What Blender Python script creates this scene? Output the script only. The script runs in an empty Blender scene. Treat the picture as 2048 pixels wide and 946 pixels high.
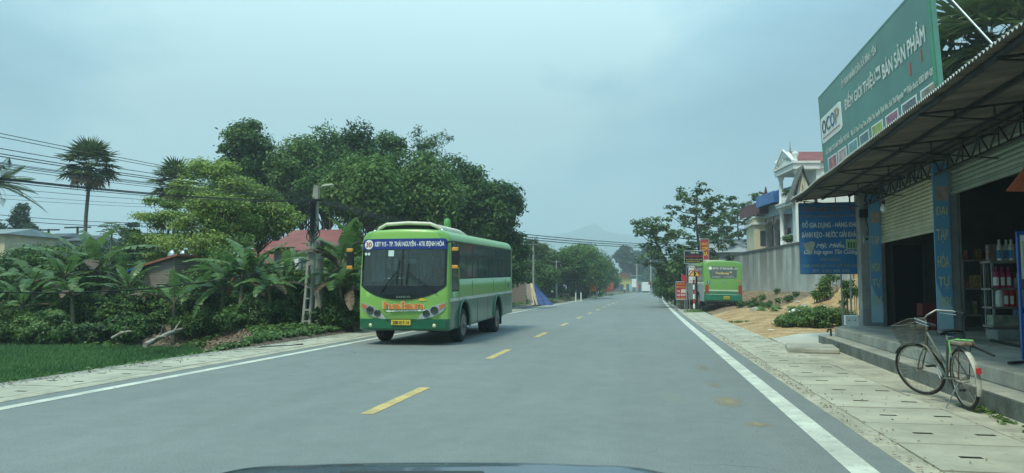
import bpy, bmesh, math, random
import numpy as np
from mathutils import Vector, Matrix
R = math.radians
scene = bpy.context.scene
COL = scene.collection
random.seed(7); rng = np.random.default_rng(7)

# ------------------------------------------------------------ camera, sky, sun, exposure
EYE, YAW, PITCH, FPX = 1.35, R(10.1), R(3.98), 1480.0
cam_d = bpy.data.cameras.new('camera'); cam = bpy.data.objects.new('camera', cam_d); COL.objects.link(cam)
cam.location = (0, 0, EYE); cam.rotation_euler = (R(90)+PITCH, 0, YAW)
cam_d.sensor_width = 36; cam_d.lens = 36*FPX/2048; cam_d.clip_start = .05; cam_d.clip_end = 9000
scene.camera = cam

SUN_EL, SUN_AZ = R(60), R(204)      # azimuth clockwise from +Y
w = bpy.data.worlds.new('World'); scene.world = w; w.use_nodes = True
nt = w.node_tree; nt.nodes.clear()
def N(nt, t, **kw):
    n = nt.nodes.new(t)
    for k, v in kw.items(): setattr(n, k, v)
    return n
out = N(nt, 'ShaderNodeOutputWorld'); bg = N(nt, 'ShaderNodeBackground'); bg.inputs[1].default_value = .1
sky = N(nt, 'ShaderNodeTexSky', sky_type='NISHITA'); sky.sun_disc = False
sky.sun_elevation = SUN_EL; sky.sun_rotation = SUN_AZ; sky.air_density = 1.5; sky.dust_density = 3
tc = N(nt, 'ShaderNodeTexCoord')
mp = N(nt, 'ShaderNodeMapping'); mp.inputs['Scale'].default_value = (1.0, 1.0, 2.6); mp.inputs['Location'].default_value = (.35, .1, .2)
n1 = N(nt, 'ShaderNodeTexNoise'); n1.inputs['Scale'].default_value = 2.3; n1.inputs['Detail'].default_value = 6; n1.inputs['Roughness'].default_value = .52
n1.inputs['Distortion'].default_value = .3
nt.links.new(tc.outputs['Generated'], mp.inputs[0]); nt.links.new(mp.outputs[0], n1.inputs[0])
# overcast luminance grows towards the zenith, and towards the bright patch of cloud ahead to the left
sp = N(nt, 'ShaderNodeSeparateXYZ'); nt.links.new(tc.outputs['Generated'], sp.inputs[0])
el = N(nt, 'ShaderNodeMapRange'); el.inputs['From Min'].default_value = 0; el.inputs['From Max'].default_value = .9
el.inputs['To Min'].default_value = 0; el.inputs['To Max'].default_value = 1; nt.links.new(sp.outputs[2], el.inputs[0])
cr = N(nt, 'ShaderNodeValToRGB'); e = cr.color_ramp.elements
e[0].position = .33; e[0].color = (.13, .27, .36, 1); e[1].position = .69; e[1].color = (.47, .68, .70, 1)
m = cr.color_ramp.elements.new(.5); m.color = (.235, .43, .52, 1)
dp = N(nt, 'ShaderNodeVectorMath', operation='DOT_PRODUCT')
dp.inputs[1].default_value = Vector((-.33, .86, .40)).normalized(); nt.links.new(tc.outputs['Generated'], dp.inputs[0])
br = N(nt, 'ShaderNodeMapRange'); br.inputs['From Min'].default_value = .80; br.inputs['From Max'].default_value = 1.0
br.inputs['To Min'].default_value = -.24; br.inputs['To Max'].default_value = .26; nt.links.new(dp.outputs['Value'], br.inputs[0])
ad = N(nt, 'ShaderNodeMath', operation='ADD'); nt.links.new(n1.outputs[0], ad.inputs[0]); nt.links.new(br.outputs[0], ad.inputs[1])
nt.links.new(ad.outputs[0], cr.inputs[0])
gl = N(nt, 'ShaderNodeMapRange'); gl.inputs['From Min'].default_value = .25; gl.inputs['From Max'].default_value = 1
gl.inputs['To Min'].default_value = 10.0; gl.inputs['To Max'].default_value = 36.0; nt.links.new(el.outputs[0], gl.inputs[0])
ml = N(nt, 'ShaderNodeVectorMath', operation='SCALE'); nt.links.new(cr.outputs[0], ml.inputs[0]); nt.links.new(gl.outputs[0], ml.inputs['Scale'])
mx = N(nt, 'ShaderNodeMix', data_type='RGBA'); mx.inputs[0].default_value = .88
nt.links.new(sky.outputs[0], mx.inputs[6]); nt.links.new(ml.outputs[0], mx.inputs[7])
nt.links.new(mx.outputs[2], bg.inputs[0]); nt.links.new(bg.outputs[0], out.inputs[0])

sd = bpy.data.lights.new('sun', 'SUN'); sd.energy = 3.1; sd.angle = R(12); sd.color = (.97, 1, .78)
sun = bpy.data.objects.new('sun', sd); COL.objects.link(sun)
sdir = Vector((math.sin(SUN_AZ)*math.cos(SUN_EL), math.cos(SUN_AZ)*math.cos(SUN_EL), math.sin(SUN_EL)))
sun.rotation_euler = sdir.to_track_quat('Z', 'Y').to_euler(); sun.location = sdir*50
scene.view_settings.view_transform = 'Standard'; scene.view_settings.look = 'None'
scene.view_settings.gamma = 1; scene.view_settings.use_curve_mapping = False
scene.view_settings.exposure = 0.22
scene.cycles.max_bounces = 6; scene.cycles.volume_bounces = 1; scene.cycles.transparent_max_bounces = 12
scene.cycles.use_denoising = True
scene.cycles.sample_clamp_indirect = 6

# ------------------------------------------------------------ helpers: pixel (of the 2048 px photo) and depth -> place
_cy, _sy, _cp, _sp = math.cos(YAW), math.sin(YAW), math.cos(PITCH), math.sin(PITCH)
def _ray(u, v):
    a, b = (u-1024)/FPX, (473-v)/FPX          # camera right, up, forward = 1
    fwd = _cp - b*_sp; up = b*_cp + _sp
    return a, fwd, up
def at(u, v, d):
    a, f, up = _ray(u, v); s = d/f
    xc, zc = a*s, d
    return Vector((xc*_cy - zc*_sy, xc*_sy + zc*_cy, EYE + up*s))
def gr(u, v, z=0.0):
    a, f, up = _ray(u, v); s = (z-EYE)/up
    return at(u, v, f*s)

class MB:
    def __init__(s): s.v = []; s.f = []; s.m = []; s.sm = []
    def add(s, vs, fs, mi=0, smooth=False):
        b = len(s.v); s.v += [tuple(p) for p in vs]
        for f in fs: s.f.append([b+i for i in f]); s.m.append(mi); s.sm.append(smooth)
    def box(s, x0, x1, y0, y1, z0, z1, mi=0, M=None):
        vs = [Vector((x, y, z)) for z in (z0, z1) for y in (y0, y1) for x in (x0, x1)]
        if M is not None: vs = [M @ p for p in vs]
        s.add(vs, [(0,2,3,1),(4,5,7,6),(0,1,5,4),(2,6,7,3),(0,4,6,2),(1,3,7,5)], mi)
        return s
    def cbox(s, c, d, mi=0, rot=None):
        M = Matrix.Translation(c) @ (rot.to_4x4() if rot is not None else Matrix())
        return s.box(-d[0]/2, d[0]/2, -d[1]/2, d[1]/2, -d[2]/2, d[2]/2, mi, M)
    def tube(s, pts, rad, n=8, mi=0, caps=True, smooth=True):
        pts = [Vector(p) for p in pts]; k = len(pts)
        rs = rad if isinstance(rad, (list, tuple)) else [rad]*k
        vs = []; prev = None
        for i, p in enumerate(pts):
            t = (pts[min(i+1, k-1)] - pts[max(i-1, 0)])
            t = t.normalized() if t.length > 1e-9 else Vector((0, 0, 1))
            if prev is None:
                a = Vector((1, 0, 0)) if abs(t.x) < .8 else Vector((0, 1, 0))
            else: a = prev
            a = (a - t*a.dot(t)).normalized(); prev = a; b = t.cross(a)
            for j in range(n):
                an = 2*math.pi*j/n
                vs.append(p + (a*math.cos(an) + b*math.sin(an))*rs[i])
        fs = [(i*n+j, i*n+(j+1) % n, (i+1)*n+(j+1) % n, (i+1)*n+j) for i in range(k-1) for j in range(n)]
        s.add(vs, fs, mi, smooth)
        if caps:
            s.add(vs[:n], [tuple(range(n))[::-1]], mi); s.add(vs[-n:], [tuple(range(n))], mi)
        return s
    def lathe(s, prof, c=(0, 0, 0), n=16, mi=0, axis='Z', smooth=True):
        # prof: (radius, height) list
        vs = []
        for r, h in prof:
            for j in range(n):
                an = 2*math.pi*j/n; x, y = r*math.cos(an), r*math.sin(an)
                p = {'Z': (x, y, h), 'X': (h, x, y), 'Y': (x, h, y)}[axis]
                vs.append(Vector(p) + Vector(c))
        fs = [(i*n+j, i*n+(j+1) % n, (i+1)*n+(j+1) % n, (i+1)*n+j) for i in range(len(prof)-1) for j in range(n)]
        s.add(vs, fs, mi, smooth)
        s.add(vs[:n], [tuple(range(n))[::-1]], mi); s.add(vs[-n:], [tuple(range(n))], mi)
        return s
    def torus(s, c, R0, r, axis='X', n=32, k=8, mi=0, M=None):
        vs = []
        for i in range(n):
            a = 2*math.pi*i/n
            for j in range(k):
                b = 2*math.pi*j/k; rr = R0 + r*math.cos(b); h = r*math.sin(b)
                p = {'X': (h, rr*math.cos(a), rr*math.sin(a)), 'Y': (rr*math.cos(a), h, rr*math.sin(a)), 'Z': (rr*math.cos(a), rr*math.sin(a), h)}[axis]
                p = Vector(p) + Vector(c)
                if M is not None: p = M @ p
                vs.append(p)
        s.add(vs, [(i*k+j, i*k+(j+1) % k, ((i+1) % n)*k+(j+1) % k, ((i+1) % n)*k+j) for i in range(n) for j in range(k)], mi, True)
        return s
    def prism(s, poly, f0, f1, mi=0):
        # poly: 2D outline; f0, f1 map (a, b) to the 3D near and far faces
        n = len(poly); vs = [f0(a, b) for a, b in poly] + [f1(a, b) for a, b in poly]
        s.add(vs, [tuple(range(n))[::-1], tuple(range(n, 2*n))] + [(i, (i+1) % n, n+(i+1) % n, n+i) for i in range(n)], mi)
        return s
    def quad(s, a, b, c, d, mi=0): s.add([a, b, c, d], [(0, 1, 2, 3)], mi); return s
    def grid(s, fn, nu, nv, mi=0, smooth=True):
        vs = [fn(i/nu, j/nv) for j in range(nv+1) for i in range(nu+1)]
        s.add(vs, [(j*(nu+1)+i, j*(nu+1)+i+1, (j+1)*(nu+1)+i+1, (j+1)*(nu+1)+i) for j in range(nv) for i in range(nu)], mi, smooth)
        return s

def build(name, mb, mats, parent=None, org=(0, 0, 0), bevel=0, recalc=True):
    me = bpy.data.meshes.new(name); o3 = Vector(org)
    me.from_pydata([tuple(Vector(p)-o3) for p in mb.v], [], mb.f)
    mats = mats if isinstance(mats, (list, tuple)) else [mats]
    for q in mats: me.materials.append(q)
    me.polygons.foreach_set('material_index', mb.m); me.polygons.foreach_set('use_smooth', mb.sm)
    if recalc:
        bm = bmesh.new(); bm.from_mesh(me); bmesh.ops.recalc_face_normals(bm, faces=bm.faces); bm.to_mesh(me); bm.free()
    me.update()
    o = bpy.data.objects.new(name, me); COL.objects.link(o)
    if parent is not None: o.parent = parent
    if bevel:
        b = o.modifiers.new('bevel', 'BEVEL'); b.width = bevel; b.segments = 2; b.limit_method = 'ANGLE'; b.angle_limit = R(40)
    return o
SHOP_A = R(12.5) - YAW      # the shop row stands turned clockwise from the road by this angle
def frame_m(fr):
    if fr is None: return Matrix()
    if isinstance(fr, (int, float)): return Matrix.Rotation(fr, 4, 'Z')
    return fr
def tag(o, label=None, cat=None, group=None, kind=None):
    if label: o['label'] = label
    if cat: o['category'] = cat
    if group: o['group'] = group
    if kind: o['kind'] = kind
    return o
class Thing:
    """an Empty at the thing's base; parts are modelled in the frame's coordinates and stored relative to it"""
    def __init__(s, name, label, cat, org=(0, 0, 0), fr=None, group=None):
        s.e = bpy.data.objects.new(name, None); COL.objects.link(s.e); s.e.empty_display_size = .2
        F = frame_m(fr); s.org = Vector(org)
        s.e.matrix_world = F @ Matrix.Translation(s.org); tag(s.e, label, cat, group)
    def part(s, name, mb, mats, parent=None, bevel=0, label=None, recalc=True):
        o = build(name, mb, mats, parent or s.e, s.org, bevel, recalc)
        if label: o['label'] = label
        return o
def single(name, mb, mats, label, cat, org=(0, 0, 0), fr=None, group=None, bevel=0, kind=None, recalc=True):
    o = build(name, mb, mats, None, org, bevel, recalc); o.matrix_world = frame_m(fr) @ Matrix.Translation(Vector(org))
    return tag(o, label, cat, group, kind)
def children(o): return [c for c in bpy.data.objects if c.parent == o]
def copy_tree(o, parent=None):
    kids = list(o.children); c = o.copy(); COL.objects.link(c)
    if parent is not None: c.parent = parent
    for ch in kids: copy_tree(ch, c)
    return c

# ------------------------------------------------------------ materials
MATS = {}
def mat(name, col, rough=.75, var=.18, scale=4, bump=0., metal=0., spec=.4, col2=None, fine=0., bscale=None, stretch=None, coat=0.):
    if name in MATS: return MATS[name]
    m = bpy.data.materials.new(name); m.use_nodes = True; nt = m.node_tree; b = nt.nodes['Principled BSDF']
    b.inputs['Roughness'].default_value = rough; b.inputs['Metallic'].default_value = metal
    b.inputs['Specular IOR Level'].default_value = spec; b.inputs['Coat Weight'].default_value = coat
    tc = N(nt, 'ShaderNodeTexCoord'); src = tc.outputs['Object']
    if stretch:
        mp = N(nt, 'ShaderNodeMapping'); mp.inputs['Scale'].default_value = stretch; nt.links.new(src, mp.inputs[0]); src = mp.outputs[0]
    no = N(nt, 'ShaderNodeTexNoise'); no.inputs['Scale'].default_value = scale; no.inputs['Detail'].default_value = 6; no.inputs['Roughness'].default_value = .62
    nt.links.new(src, no.inputs[0])
    cr = N(nt, 'ShaderNodeValToRGB'); e = cr.color_ramp.elements
    c2 = col2 or tuple(max(0, c*(1-var*1.6)) for c in col); c1 = tuple(min(1, c*(1+var)) for c in col)
    e[0].position = .3; e[0].color = (*c2, 1); e[1].position = .7; e[1].color = (*c1, 1)
    nt.links.new(no.outputs[0], cr.inputs[0]); last = cr.outputs[0]
    if fine:
        nf = N(nt, 'ShaderNodeTexNoise'); nf.inputs['Scale'].default_value = scale*22; nf.inputs['Detail'].default_value = 3
        nt.links.new(src, nf.inputs[0])
        mr = N(nt, 'ShaderNodeMapRange'); mr.inputs['To Min'].default_value = 1-fine; mr.inputs['To Max'].default_value = 1+fine
        nt.links.new(nf.outputs[0], mr.inputs[0])
        sc = N(nt, 'ShaderNodeVectorMath', operation='SCALE'); nt.links.new(last, sc.inputs[0]); nt.links.new(mr.outputs[0], sc.inputs['Scale']); last = sc.outputs[0]
    nt.links.new(last, b.inputs['Base Color'])
    if bump:
        nb = N(nt, 'ShaderNodeTexNoise'); nb.inputs['Scale'].default_value = bscale or scale*8; nb.inputs['Detail'].default_value = 5
        nt.links.new(src, nb.inputs[0])
        bp = N(nt, 'ShaderNodeBump'); bp.inputs['Strength'].default_value = bump; bp.inputs['Distance'].default_value = .03
        nt.links.new(nb.outputs[0], bp.inputs['Height']); nt.links.new(bp.outputs[0], b.inputs['Normal'])
    MATS[name] = m; return m
def leaf_mat(name, dark, light, trans=.3, rough=.55):
    if name in MATS: return MATS[name]
    m = bpy.data.materials.new(name); m.use_nodes = True; nt = m.node_tree; nt.nodes.clear()
    o = N(nt, 'ShaderNodeOutputMaterial'); at_ = N(nt, 'ShaderNodeAttribute', attribute_name='rnd')
    cr = N(nt, 'ShaderNodeValToRGB'); e = cr.color_ramp.elements
    e[0].position = 0; e[0].color = (*dark, 1); e[1].position = 1; e[1].color = (*light, 1)
    nt.links.new(at_.outputs['Fac'], cr.inputs[0])
    p = N(nt, 'ShaderNodeBsdfPrincipled'); p.inputs['Roughness'].default_value = rough; p.inputs['Specular IOR Level'].default_value = .35
    t = N(nt, 'ShaderNodeBsdfTranslucent'); mix = N(nt, 'ShaderNodeMixShader'); mix.inputs[0].default_value = trans
    nt.links.new(cr.outputs[0], p.inputs['Base Color']); nt.links.new(cr.outputs[0], t.inputs['Color'])
    nt.links.new(p.outputs[0], mix.inputs[1]); nt.links.new(t.outputs[0], mix.inputs[2]); nt.links.new(mix.outputs[0], o.inputs[0])
    MATS[name] = m; return m

CONC = mat('concrete', (.44, .43, .35), .85, .16, 1.3, .25, fine=.12)
CONC_D = mat('old_concrete', (.32, .31, .26), .88, .3, 2.2, .35, fine=.15)
POLE_C = mat('pole_concrete', (.34, .34, .29), .85, .2, 3, .2)
PLASTER = mat('grey_plaster', (.30, .31, .29), .88, .25, 1.1, .15)
WHITEW = mat('white_plaster', (.72, .74, .72), .7, .08, 1.5, .08)
CREAM = mat('cream_plaster', (.62, .55, .38), .8, .12, 1.2, .1)
REDROOF = mat('red_sheet_roof', (.23, .065, .055), .6, .2, 1.5, .05)
BLUEROOF = mat('blue_sheet_roof', (.05, .16, .42), .5, .2, 1.5)
DREDROOF = mat('dark_red_sheet', (.12, .03, .04), .55, .2, 1.5)
GREYROOF = mat('grey_sheet_roof', (.22, .27, .28), .6, .2, 1.2)
STEEL = mat('grey_steel', (.32, .34, .34), .45, .15, 5, metal=.6)
GALV = mat('galvanised', (.45, .48, .48), .4, .12, 4, metal=.7)
BLACK = mat('black_plastic', (.012, .014, .015), .45, .2, 6)
RUBBER = mat('rubber', (.025, .026, .027), .85, .3, 9, .1)
RUST = mat('rusty_iron', (.10, .06, .045), .8, .35, 6, .2)
WOOD = mat('grey_wood', (.25, .2, .15), .85, .3, 4, .2, stretch=(6, 6, 1))
PALEWOOD = mat('pale_board', (.5, .4, .27), .8, .15, 3)
BARK = mat('bark', (.12, .10, .08), .95, .3, 3, .5, stretch=(3, 3, 1))
PBARK = mat('palm_bark', (.20, .17, .14), .95, .3, 4, .5, stretch=(1, 1, 5))
ORANGE_P = mat('orange_plastic', (.75, .2, .03), .4, .05)
WHITE_P = mat('white_paint', (.78, .8, .76), .5, .07, 5)
YELLOW_P = mat('yellow_paint', (.72, .52, .06), .5, .1, 5)
RED_P = mat('red_paint', (.50, .03, .03), .5, .15, 4)
BLUE_P = mat('blue_paint', (.03, .10, .35), .5, .15, 4)
DARKBLUE = mat('tarp_blue', (.03, .07, .22), .6, .3, 5, .3)
CHROME = mat('chrome', (.65, .67, .68), .18, .05, metal=1)
WIRE = mat('wire', (.012, .013, .015), .6, .2)
SKIN = mat('skin', (.45, .27, .19), .6, .08)
GREEN_STRAP = mat('strap', (.25, .6, .2), .7, .1)
HAZE_D = .0010
def ramp(nt, src, stops):
    cr = N(nt, 'ShaderNodeValToRGB'); e = cr.color_ramp.elements
    e[0].position, e[0].color = stops[0][0], (*stops[0][1], 1); e[1].position, e[1].color = stops[-1][0], (*stops[-1][1], 1)
    for p, c in stops[1:-1]: q = e.new(p); q.color = (*c, 1)
    nt.links.new(src, cr.inputs[0]); return cr.outputs[0]
def noise(nt, src, sc, det=6, ro=.6, st=None):
    if st: mp = N(nt, 'ShaderNodeMapping'); mp.inputs['Scale'].default_value = st; nt.links.new(src, mp.inputs[0]); src = mp.outputs[0]
    n = N(nt, 'ShaderNodeTexNoise'); n.inputs['Scale'].default_value = sc; n.inputs['Detail'].default_value = det; n.inputs['Roughness'].default_value = ro
    nt.links.new(src, n.inputs[0]); return n.outputs[0]
def mult(nt, c, f, lo, hi, a=.3, b_=.7):
    mr = N(nt, 'ShaderNodeMapRange'); mr.inputs['From Min'].default_value = a; mr.inputs['From Max'].default_value = b_
    mr.inputs['To Min'].default_value = lo; mr.inputs['To Max'].default_value = hi; nt.links.new(f, mr.inputs[0])
    s_ = N(nt, 'ShaderNodeVectorMath', operation='SCALE'); nt.links.new(c, s_.inputs[0]); nt.links.new(mr.outputs[0], s_.inputs['Scale']); return s_.outputs[0]
# ------------------------------------------------------------ the ground, the road, its shoulders
CXR, KC = 0.0, 0.000122
def bend(Y): return KC*(Y-20)**2 if Y > 20 else 0.0
def sst(a, b, x): t = min(1, max(0, (x-a)/(b-a))); return t*t*(3-2*t)
def yb(X):     # far edge of the paddy
    return 20.5 if X < -13.5 else 20.5 - 6.5*((X+13.5)/4.6)**1.3
def vn(x, y, s=1.0):
    return (math.sin(x*1.7*s+1.3)*math.cos(y*2.1*s+.4)+.6*math.sin(x*3.9*s+y*2.7*s)+.4*math.cos(x*7.3*s-y*6.1*s))/2
def H(X, Y):
    Xr = X - bend(Y)
    if -8.6 <= Xr <= 3.3: return -.10
    if Xr < -8.6:
        e = sst(-8.6, -9.1, Xr)
        land = .12 + .06*vn(X*.5, Y*.5) + .35*sst(-12, -30, Xr)*sst(24, 40, Y)
        b = yb(X); t = sst(b-.3, b+2.2, Y)
        low = -.5 if X < -9.2 else -.5*sst(-8.8, -9.8, Xr)
        z = low*(1-t) + land*t + (t*(1-t))*.35*vn(X*1.6, Y*1.6)
        return -.10*(1-e) + z*e
    e = sst(3.3, 5.0, Xr)
    z = -.06 + .34*sst(22, 42, Y) + .85*sst(-3.4, -.5, X-(9.3-.146*(Y-45.3)))*sst(32, 41, Y)
    z += 1.15*sst(9.2, 10.7, X + .5*vn(X, Y*.8))*sst(33.5, 37, Y)*(1-sst(47, 54, Y))
    z += .05*vn(X*.9, Y*.9)*sst(22, 28, Y)
    z *= 1-.5*sst(70, 120, Y)
    return -.10*(1-e)+z*e
def axis(segs):
    out = []
    for a, b, s in segs: out += list(np.arange(a, b, s))
    return out + [segs[-1][1]]
gx = axis([(-3500, -400, 300), (-400, -80, 40), (-80, -30, 4), (-30, -14, .8), (-14, -8, .3), (-8, 3, 1.0), (3, 16, .35), (16, 40, 2), (40, 100, 10), (100, 400, 50), (400, 3500, 310)])
gy = axis([(-400, -20, 38), (-20, 8, 2), (8, 50, .35), (50, 90, 2), (90, 300, 10), (300, 600, 60), (600, 4200, 360)])
vs = [(x, y, H(x, y)) for y in gy for x in gx]; nx = len(gx)
fs = [(j*nx+i, j*nx+i+1, (j+1)*nx+i+1, (j+1)*nx+i) for j in range(len(gy)-1) for i in range(nx-1)]
g = MB(); g.add(vs, fs, 0, True)
gm = bpy.data.materials.new('ground_soil'); gm.use_nodes = True; nt = gm.node_tree; b = nt.nodes['Principled BSDF']; b.inputs['Roughness'].default_value = .95
b.inputs['Specular IOR Level'].default_value = .15
at_ = N(nt, 'ShaderNodeAttribute', attribute_name='soil'); tc = N(nt, 'ShaderNodeTexCoord')
no = N(nt, 'ShaderNodeTexNoise'); no.inputs['Scale'].default_value = .9; no.inputs['Detail'].default_value = 8; no.inputs['Roughness'].default_value = .7
nt.links.new(tc.outputs['Object'], no.inputs[0])
nf = N(nt, 'ShaderNodeTexNoise'); nf.inputs['Scale'].default_value = 9; nf.inputs['Detail'].default_value = 8; nt.links.new(tc.outputs['Object'], nf.inputs[0])
cg = ramp(nt, no.outputs[0], [(.3, (.035, .065, .02)), (.55, (.06, .10, .04)), (.7, (.10, .12, .06))])
cd = ramp(nt, nf.outputs[0], [(.3, (.08, .06, .045)), (.5, (.16, .12, .09)), (.72, (.26, .21, .16))])
co = mult(nt, mult(nt, ramp(nt, no.outputs[0], [(.32, (.27, .15, .075)), (.5, (.43, .28, .14)), (.68, (.55, .41, .24))]), nf.outputs[0], .62, 1.25), noise(nt, tc.outputs['Object'], 1.2, 6, .7, (.35, 2.2, 1)), .75, 1.15)
sep = N(nt, 'ShaderNodeSeparateColor'); nt.links.new(at_.outputs['Color'], sep.inputs[0])
def shp(src):   # break the edge of a patch of soil up with noise
    a = N(nt, 'ShaderNodeMath', operation='ADD'); nt.links.new(src, a.inputs[0]); nt.links.new(nf.outputs[0], a.inputs[1])
    r = N(nt, 'ShaderNodeMapRange'); r.inputs['From Min'].default_value = .9; r.inputs['From Max'].default_value = 1.12; nt.links.new(a.outputs[0], r.inputs[0]); return r.outputs[0]
m1 = N(nt, 'ShaderNodeMix', data_type='RGBA'); nt.links.new(shp(sep.outputs[0]), m1.inputs[0]); nt.links.new(cg, m1.inputs[6]); nt.links.new(cd, m1.inputs[7])
m2 = N(nt, 'ShaderNodeMix', data_type='RGBA'); nt.links.new(shp(sep.outputs[1]), m2.inputs[0]); nt.links.new(m1.outputs[2], m2.inputs[6]); nt.links.new(co, m2.inputs[7])
nt.links.new(m2.outputs[2], b.inputs['Base Color'])
bp = N(nt, 'ShaderNodeBump'); bp.inputs['Strength'].default_value = .6; bp.inputs['Distance'].default_value = .08; nt.links.new(nf.outputs[0], bp.inputs['Height']); nt.links.new(bp.outputs[0], b.inputs['Normal'])
ground = build('ground', g, gm); ground['kind'] = 'structure'
def soil(X, Y):
    Xr = X-bend(Y); d = o = 0
    if Xr < -8.6:
        b_ = yb(X); d = .95*sst(b_-.5, b_+.2, Y)*(1-.45*sst(b_+6, b_+16, Y)) if Y > 10 else .2
        d = max(d, .25)
    elif Xr > 3.3:
        o = sst(20.5, 23, Y)*(1-sst(62, 75, Y))*(1-sst(22, 26, X))
        if X > 8 and 33 < Y < 52: o = .8
        if Y > 41 and X < 9: o *= .45
        d = .7
    return (d, o, 0, 1)
ca = ground.data.color_attributes.new('soil', 'FLOAT_COLOR', 'POINT')
ca.data.foreach_set('color', np.array([soil(x, y) for x, y, z in vs], dtype=np.float32).ravel())

def ribbon(x0, x1, z, Y0, Y1, step=4, thick=0, name=None):
    g = MB(); ys = list(np.arange(Y0, Y1, step))+[Y1]; n = len(ys)
    g.add([(x+bend(y), y, z) for y in ys for x in (x0, x1)], [(2*i, 2*i+1, 2*i+3, 2*i+2) for i in range(n-1)])
    if thick:
        g.add([(x0+bend(y), y, zz) for y in ys for zz in (z, z-thick)], [(2*i, 2*i+1, 2*i+3, 2*i+2) for i in range(n-1)])
        g.add([(x1+bend(y), y, zz) for y in ys for zz in (z, z-thick)], [(2*i, 2*i+1, 2*i+3, 2*i+2) for i in range(n-1)])
    return g
# asphalt: pale worn grey with darker mottling, faint lengthwise wheel bands and dust by the edges
am = bpy.data.materials.new('asphalt'); am.use_nodes = True; nt = am.node_tree; b = nt.nodes['Principled BSDF']
b.inputs['Roughness'].default_value = .82; b.inputs['Specular IOR Level'].default_value = .3
tc = N(nt, 'ShaderNodeTexCoord')
o_ = tc.outputs['Object']
c0 = ramp(nt, noise(nt, o_, .5, 8, .75, (1, .6, 1)), [(.3, (.170, .190, .186)), (.7, (.202, .222, .212))])
c0 = mult(nt, c0, noise(nt, o_, 1.6, 4, .5, (1, .035, 1)), .95, 1.04)
c0 = mult(nt, c0, noise(nt, o_, 60, 4, .85), .66, 1.34)
c0 = mult(nt, c0, noise(nt, o_, 1.1, 6, .7), .97, 1.03, .4, .6)
c0 = mult(nt, c0, noise(nt, o_, 4, 6, .75), .93, 1.07)
# pale flecks and small tar spots
vo = N(nt, 'ShaderNodeTexVoronoi'); vo.inputs['Scale'].default_value = 3.2; nt.links.new(o_, vo.inputs[0])
lt = N(nt, 'ShaderNodeMath', operation='LESS_THAN'); lt.inputs[1].default_value = .045; nt.links.new(vo.outputs['Distance'], lt.inputs[0])
sp3 = N(nt, 'ShaderNodeSeparateColor'); nt.links.new(vo.outputs['Color'], sp3.inputs[0])
flc = ramp(nt, sp3.outputs[0], [(.0, (.05, .055, .05)), (.35, (.12, .13, .13)), (.8, (.14, .15, .15)), (1, (.42, .42, .38))])
mm = N(nt, 'ShaderNodeMix', data_type='RGBA'); nt.links.new(lt.outputs[0], mm.inputs[0]); nt.links.new(c0, mm.inputs[6]); nt.links.new(flc, mm.inputs[7])
dust = ramp(nt, noise(nt, o_, .5, 7, .7, (1, .3, 1)), [(.56, (0, 0, 0)), (.72, (.5, .5, .5))])
sx = N(nt, 'ShaderNodeSeparateXYZ'); nt.links.new(o_, sx.inputs[0])
ed = N(nt, 'ShaderNodeMapRange'); ed.inputs['From Min'].default_value = -1.2; ed.inputs['From Max'].default_value = 1.2; nt.links.new(sx.outputs[0], ed.inputs[0])
em = N(nt, 'ShaderNodeMath', operation='MULTIPLY'); nt.links.new(dust, em.inputs[0]); nt.links.new(ed.outputs[0], em.inputs[1])
vc = N(nt, 'ShaderNodeTexVoronoi', feature='DISTANCE_TO_EDGE'); vc.inputs['Scale'].default_value = .45; mpv = N(nt, 'ShaderNodeVectorMath', operation='ADD'); nzv = N(nt, 'ShaderNodeTexNoise'); nzv.inputs['Scale'].default_value = 1.3; nt.links.new(o_, nzv.inputs[0])
scv = N(nt, 'ShaderNodeVectorMath', operation='SCALE'); scv.inputs['Scale'].default_value = .9; nt.links.new(nzv.outputs['Color'], scv.inputs[0]); nt.links.new(o_, mpv.inputs[0]); nt.links.new(scv.outputs[0], mpv.inputs[1]); nt.links.new(mpv.outputs[0], vc.inputs[0])
ck = N(nt, 'ShaderNodeMath', operation='LESS_THAN'); ck.inputs[1].default_value = .004; nt.links.new(vc.outputs['Distance'], ck.inputs[0])
ckm = N(nt, 'ShaderNodeMath', operation='MULTIPLY'); nt.links.new(ck.outputs[0], ckm.inputs[0]); nt.links.new(ramp(nt, noise(nt, o_, .25, 3, .5), [(.56, (0, 0, 0)), (.62, (.6, .6, .6))]), ckm.inputs[1])
mc = N(nt, 'ShaderNodeMix', data_type='RGBA'); nt.links.new(ckm.outputs[0], mc.inputs[0]); nt.links.new(mm.outputs[2], mc.inputs[6]); mc.inputs[7].default_value = (.07, .08, .08, 1); mm = mc
m3 = N(nt, 'ShaderNodeMix', data_type='RGBA'); nt.links.new(em.outputs[0], m3.inputs[0]); nt.links.new(mm.outputs[2], m3.inputs[6]); m3.inputs[7].default_value = (.30, .27, .19, 1)
nt.links.new(m3.outputs[2], b.inputs['Base Color'])
bp = N(nt, 'ShaderNodeBump'); bp.inputs['Strength'].default_value = .35; bp.inputs['Distance'].default_value = .01
nt.links.new(noise(nt, o_, 45, 4, .7), bp.inputs['Height']); nt.links.new(bp.outputs[0], b.inputs['Normal'])
a = MB(); ys = [-40]+list(np.arange(-20, 200, 4))+[206]
a.add([(x+bend(y), y, 0) for y in ys for x in (-7.5, 1.93)], [(2*i, 2*i+1, 2*i+3, 2*i+2) for i in range(len(ys)-1)])
a.add([(-60, 206, 0), (40, 206, 0), (40, 232, 0), (-60, 232, 0)], [(0, 1, 2, 3)])       # the junction it ends at
o = build('road', a, am); o['kind'] = 'structure'

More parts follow.
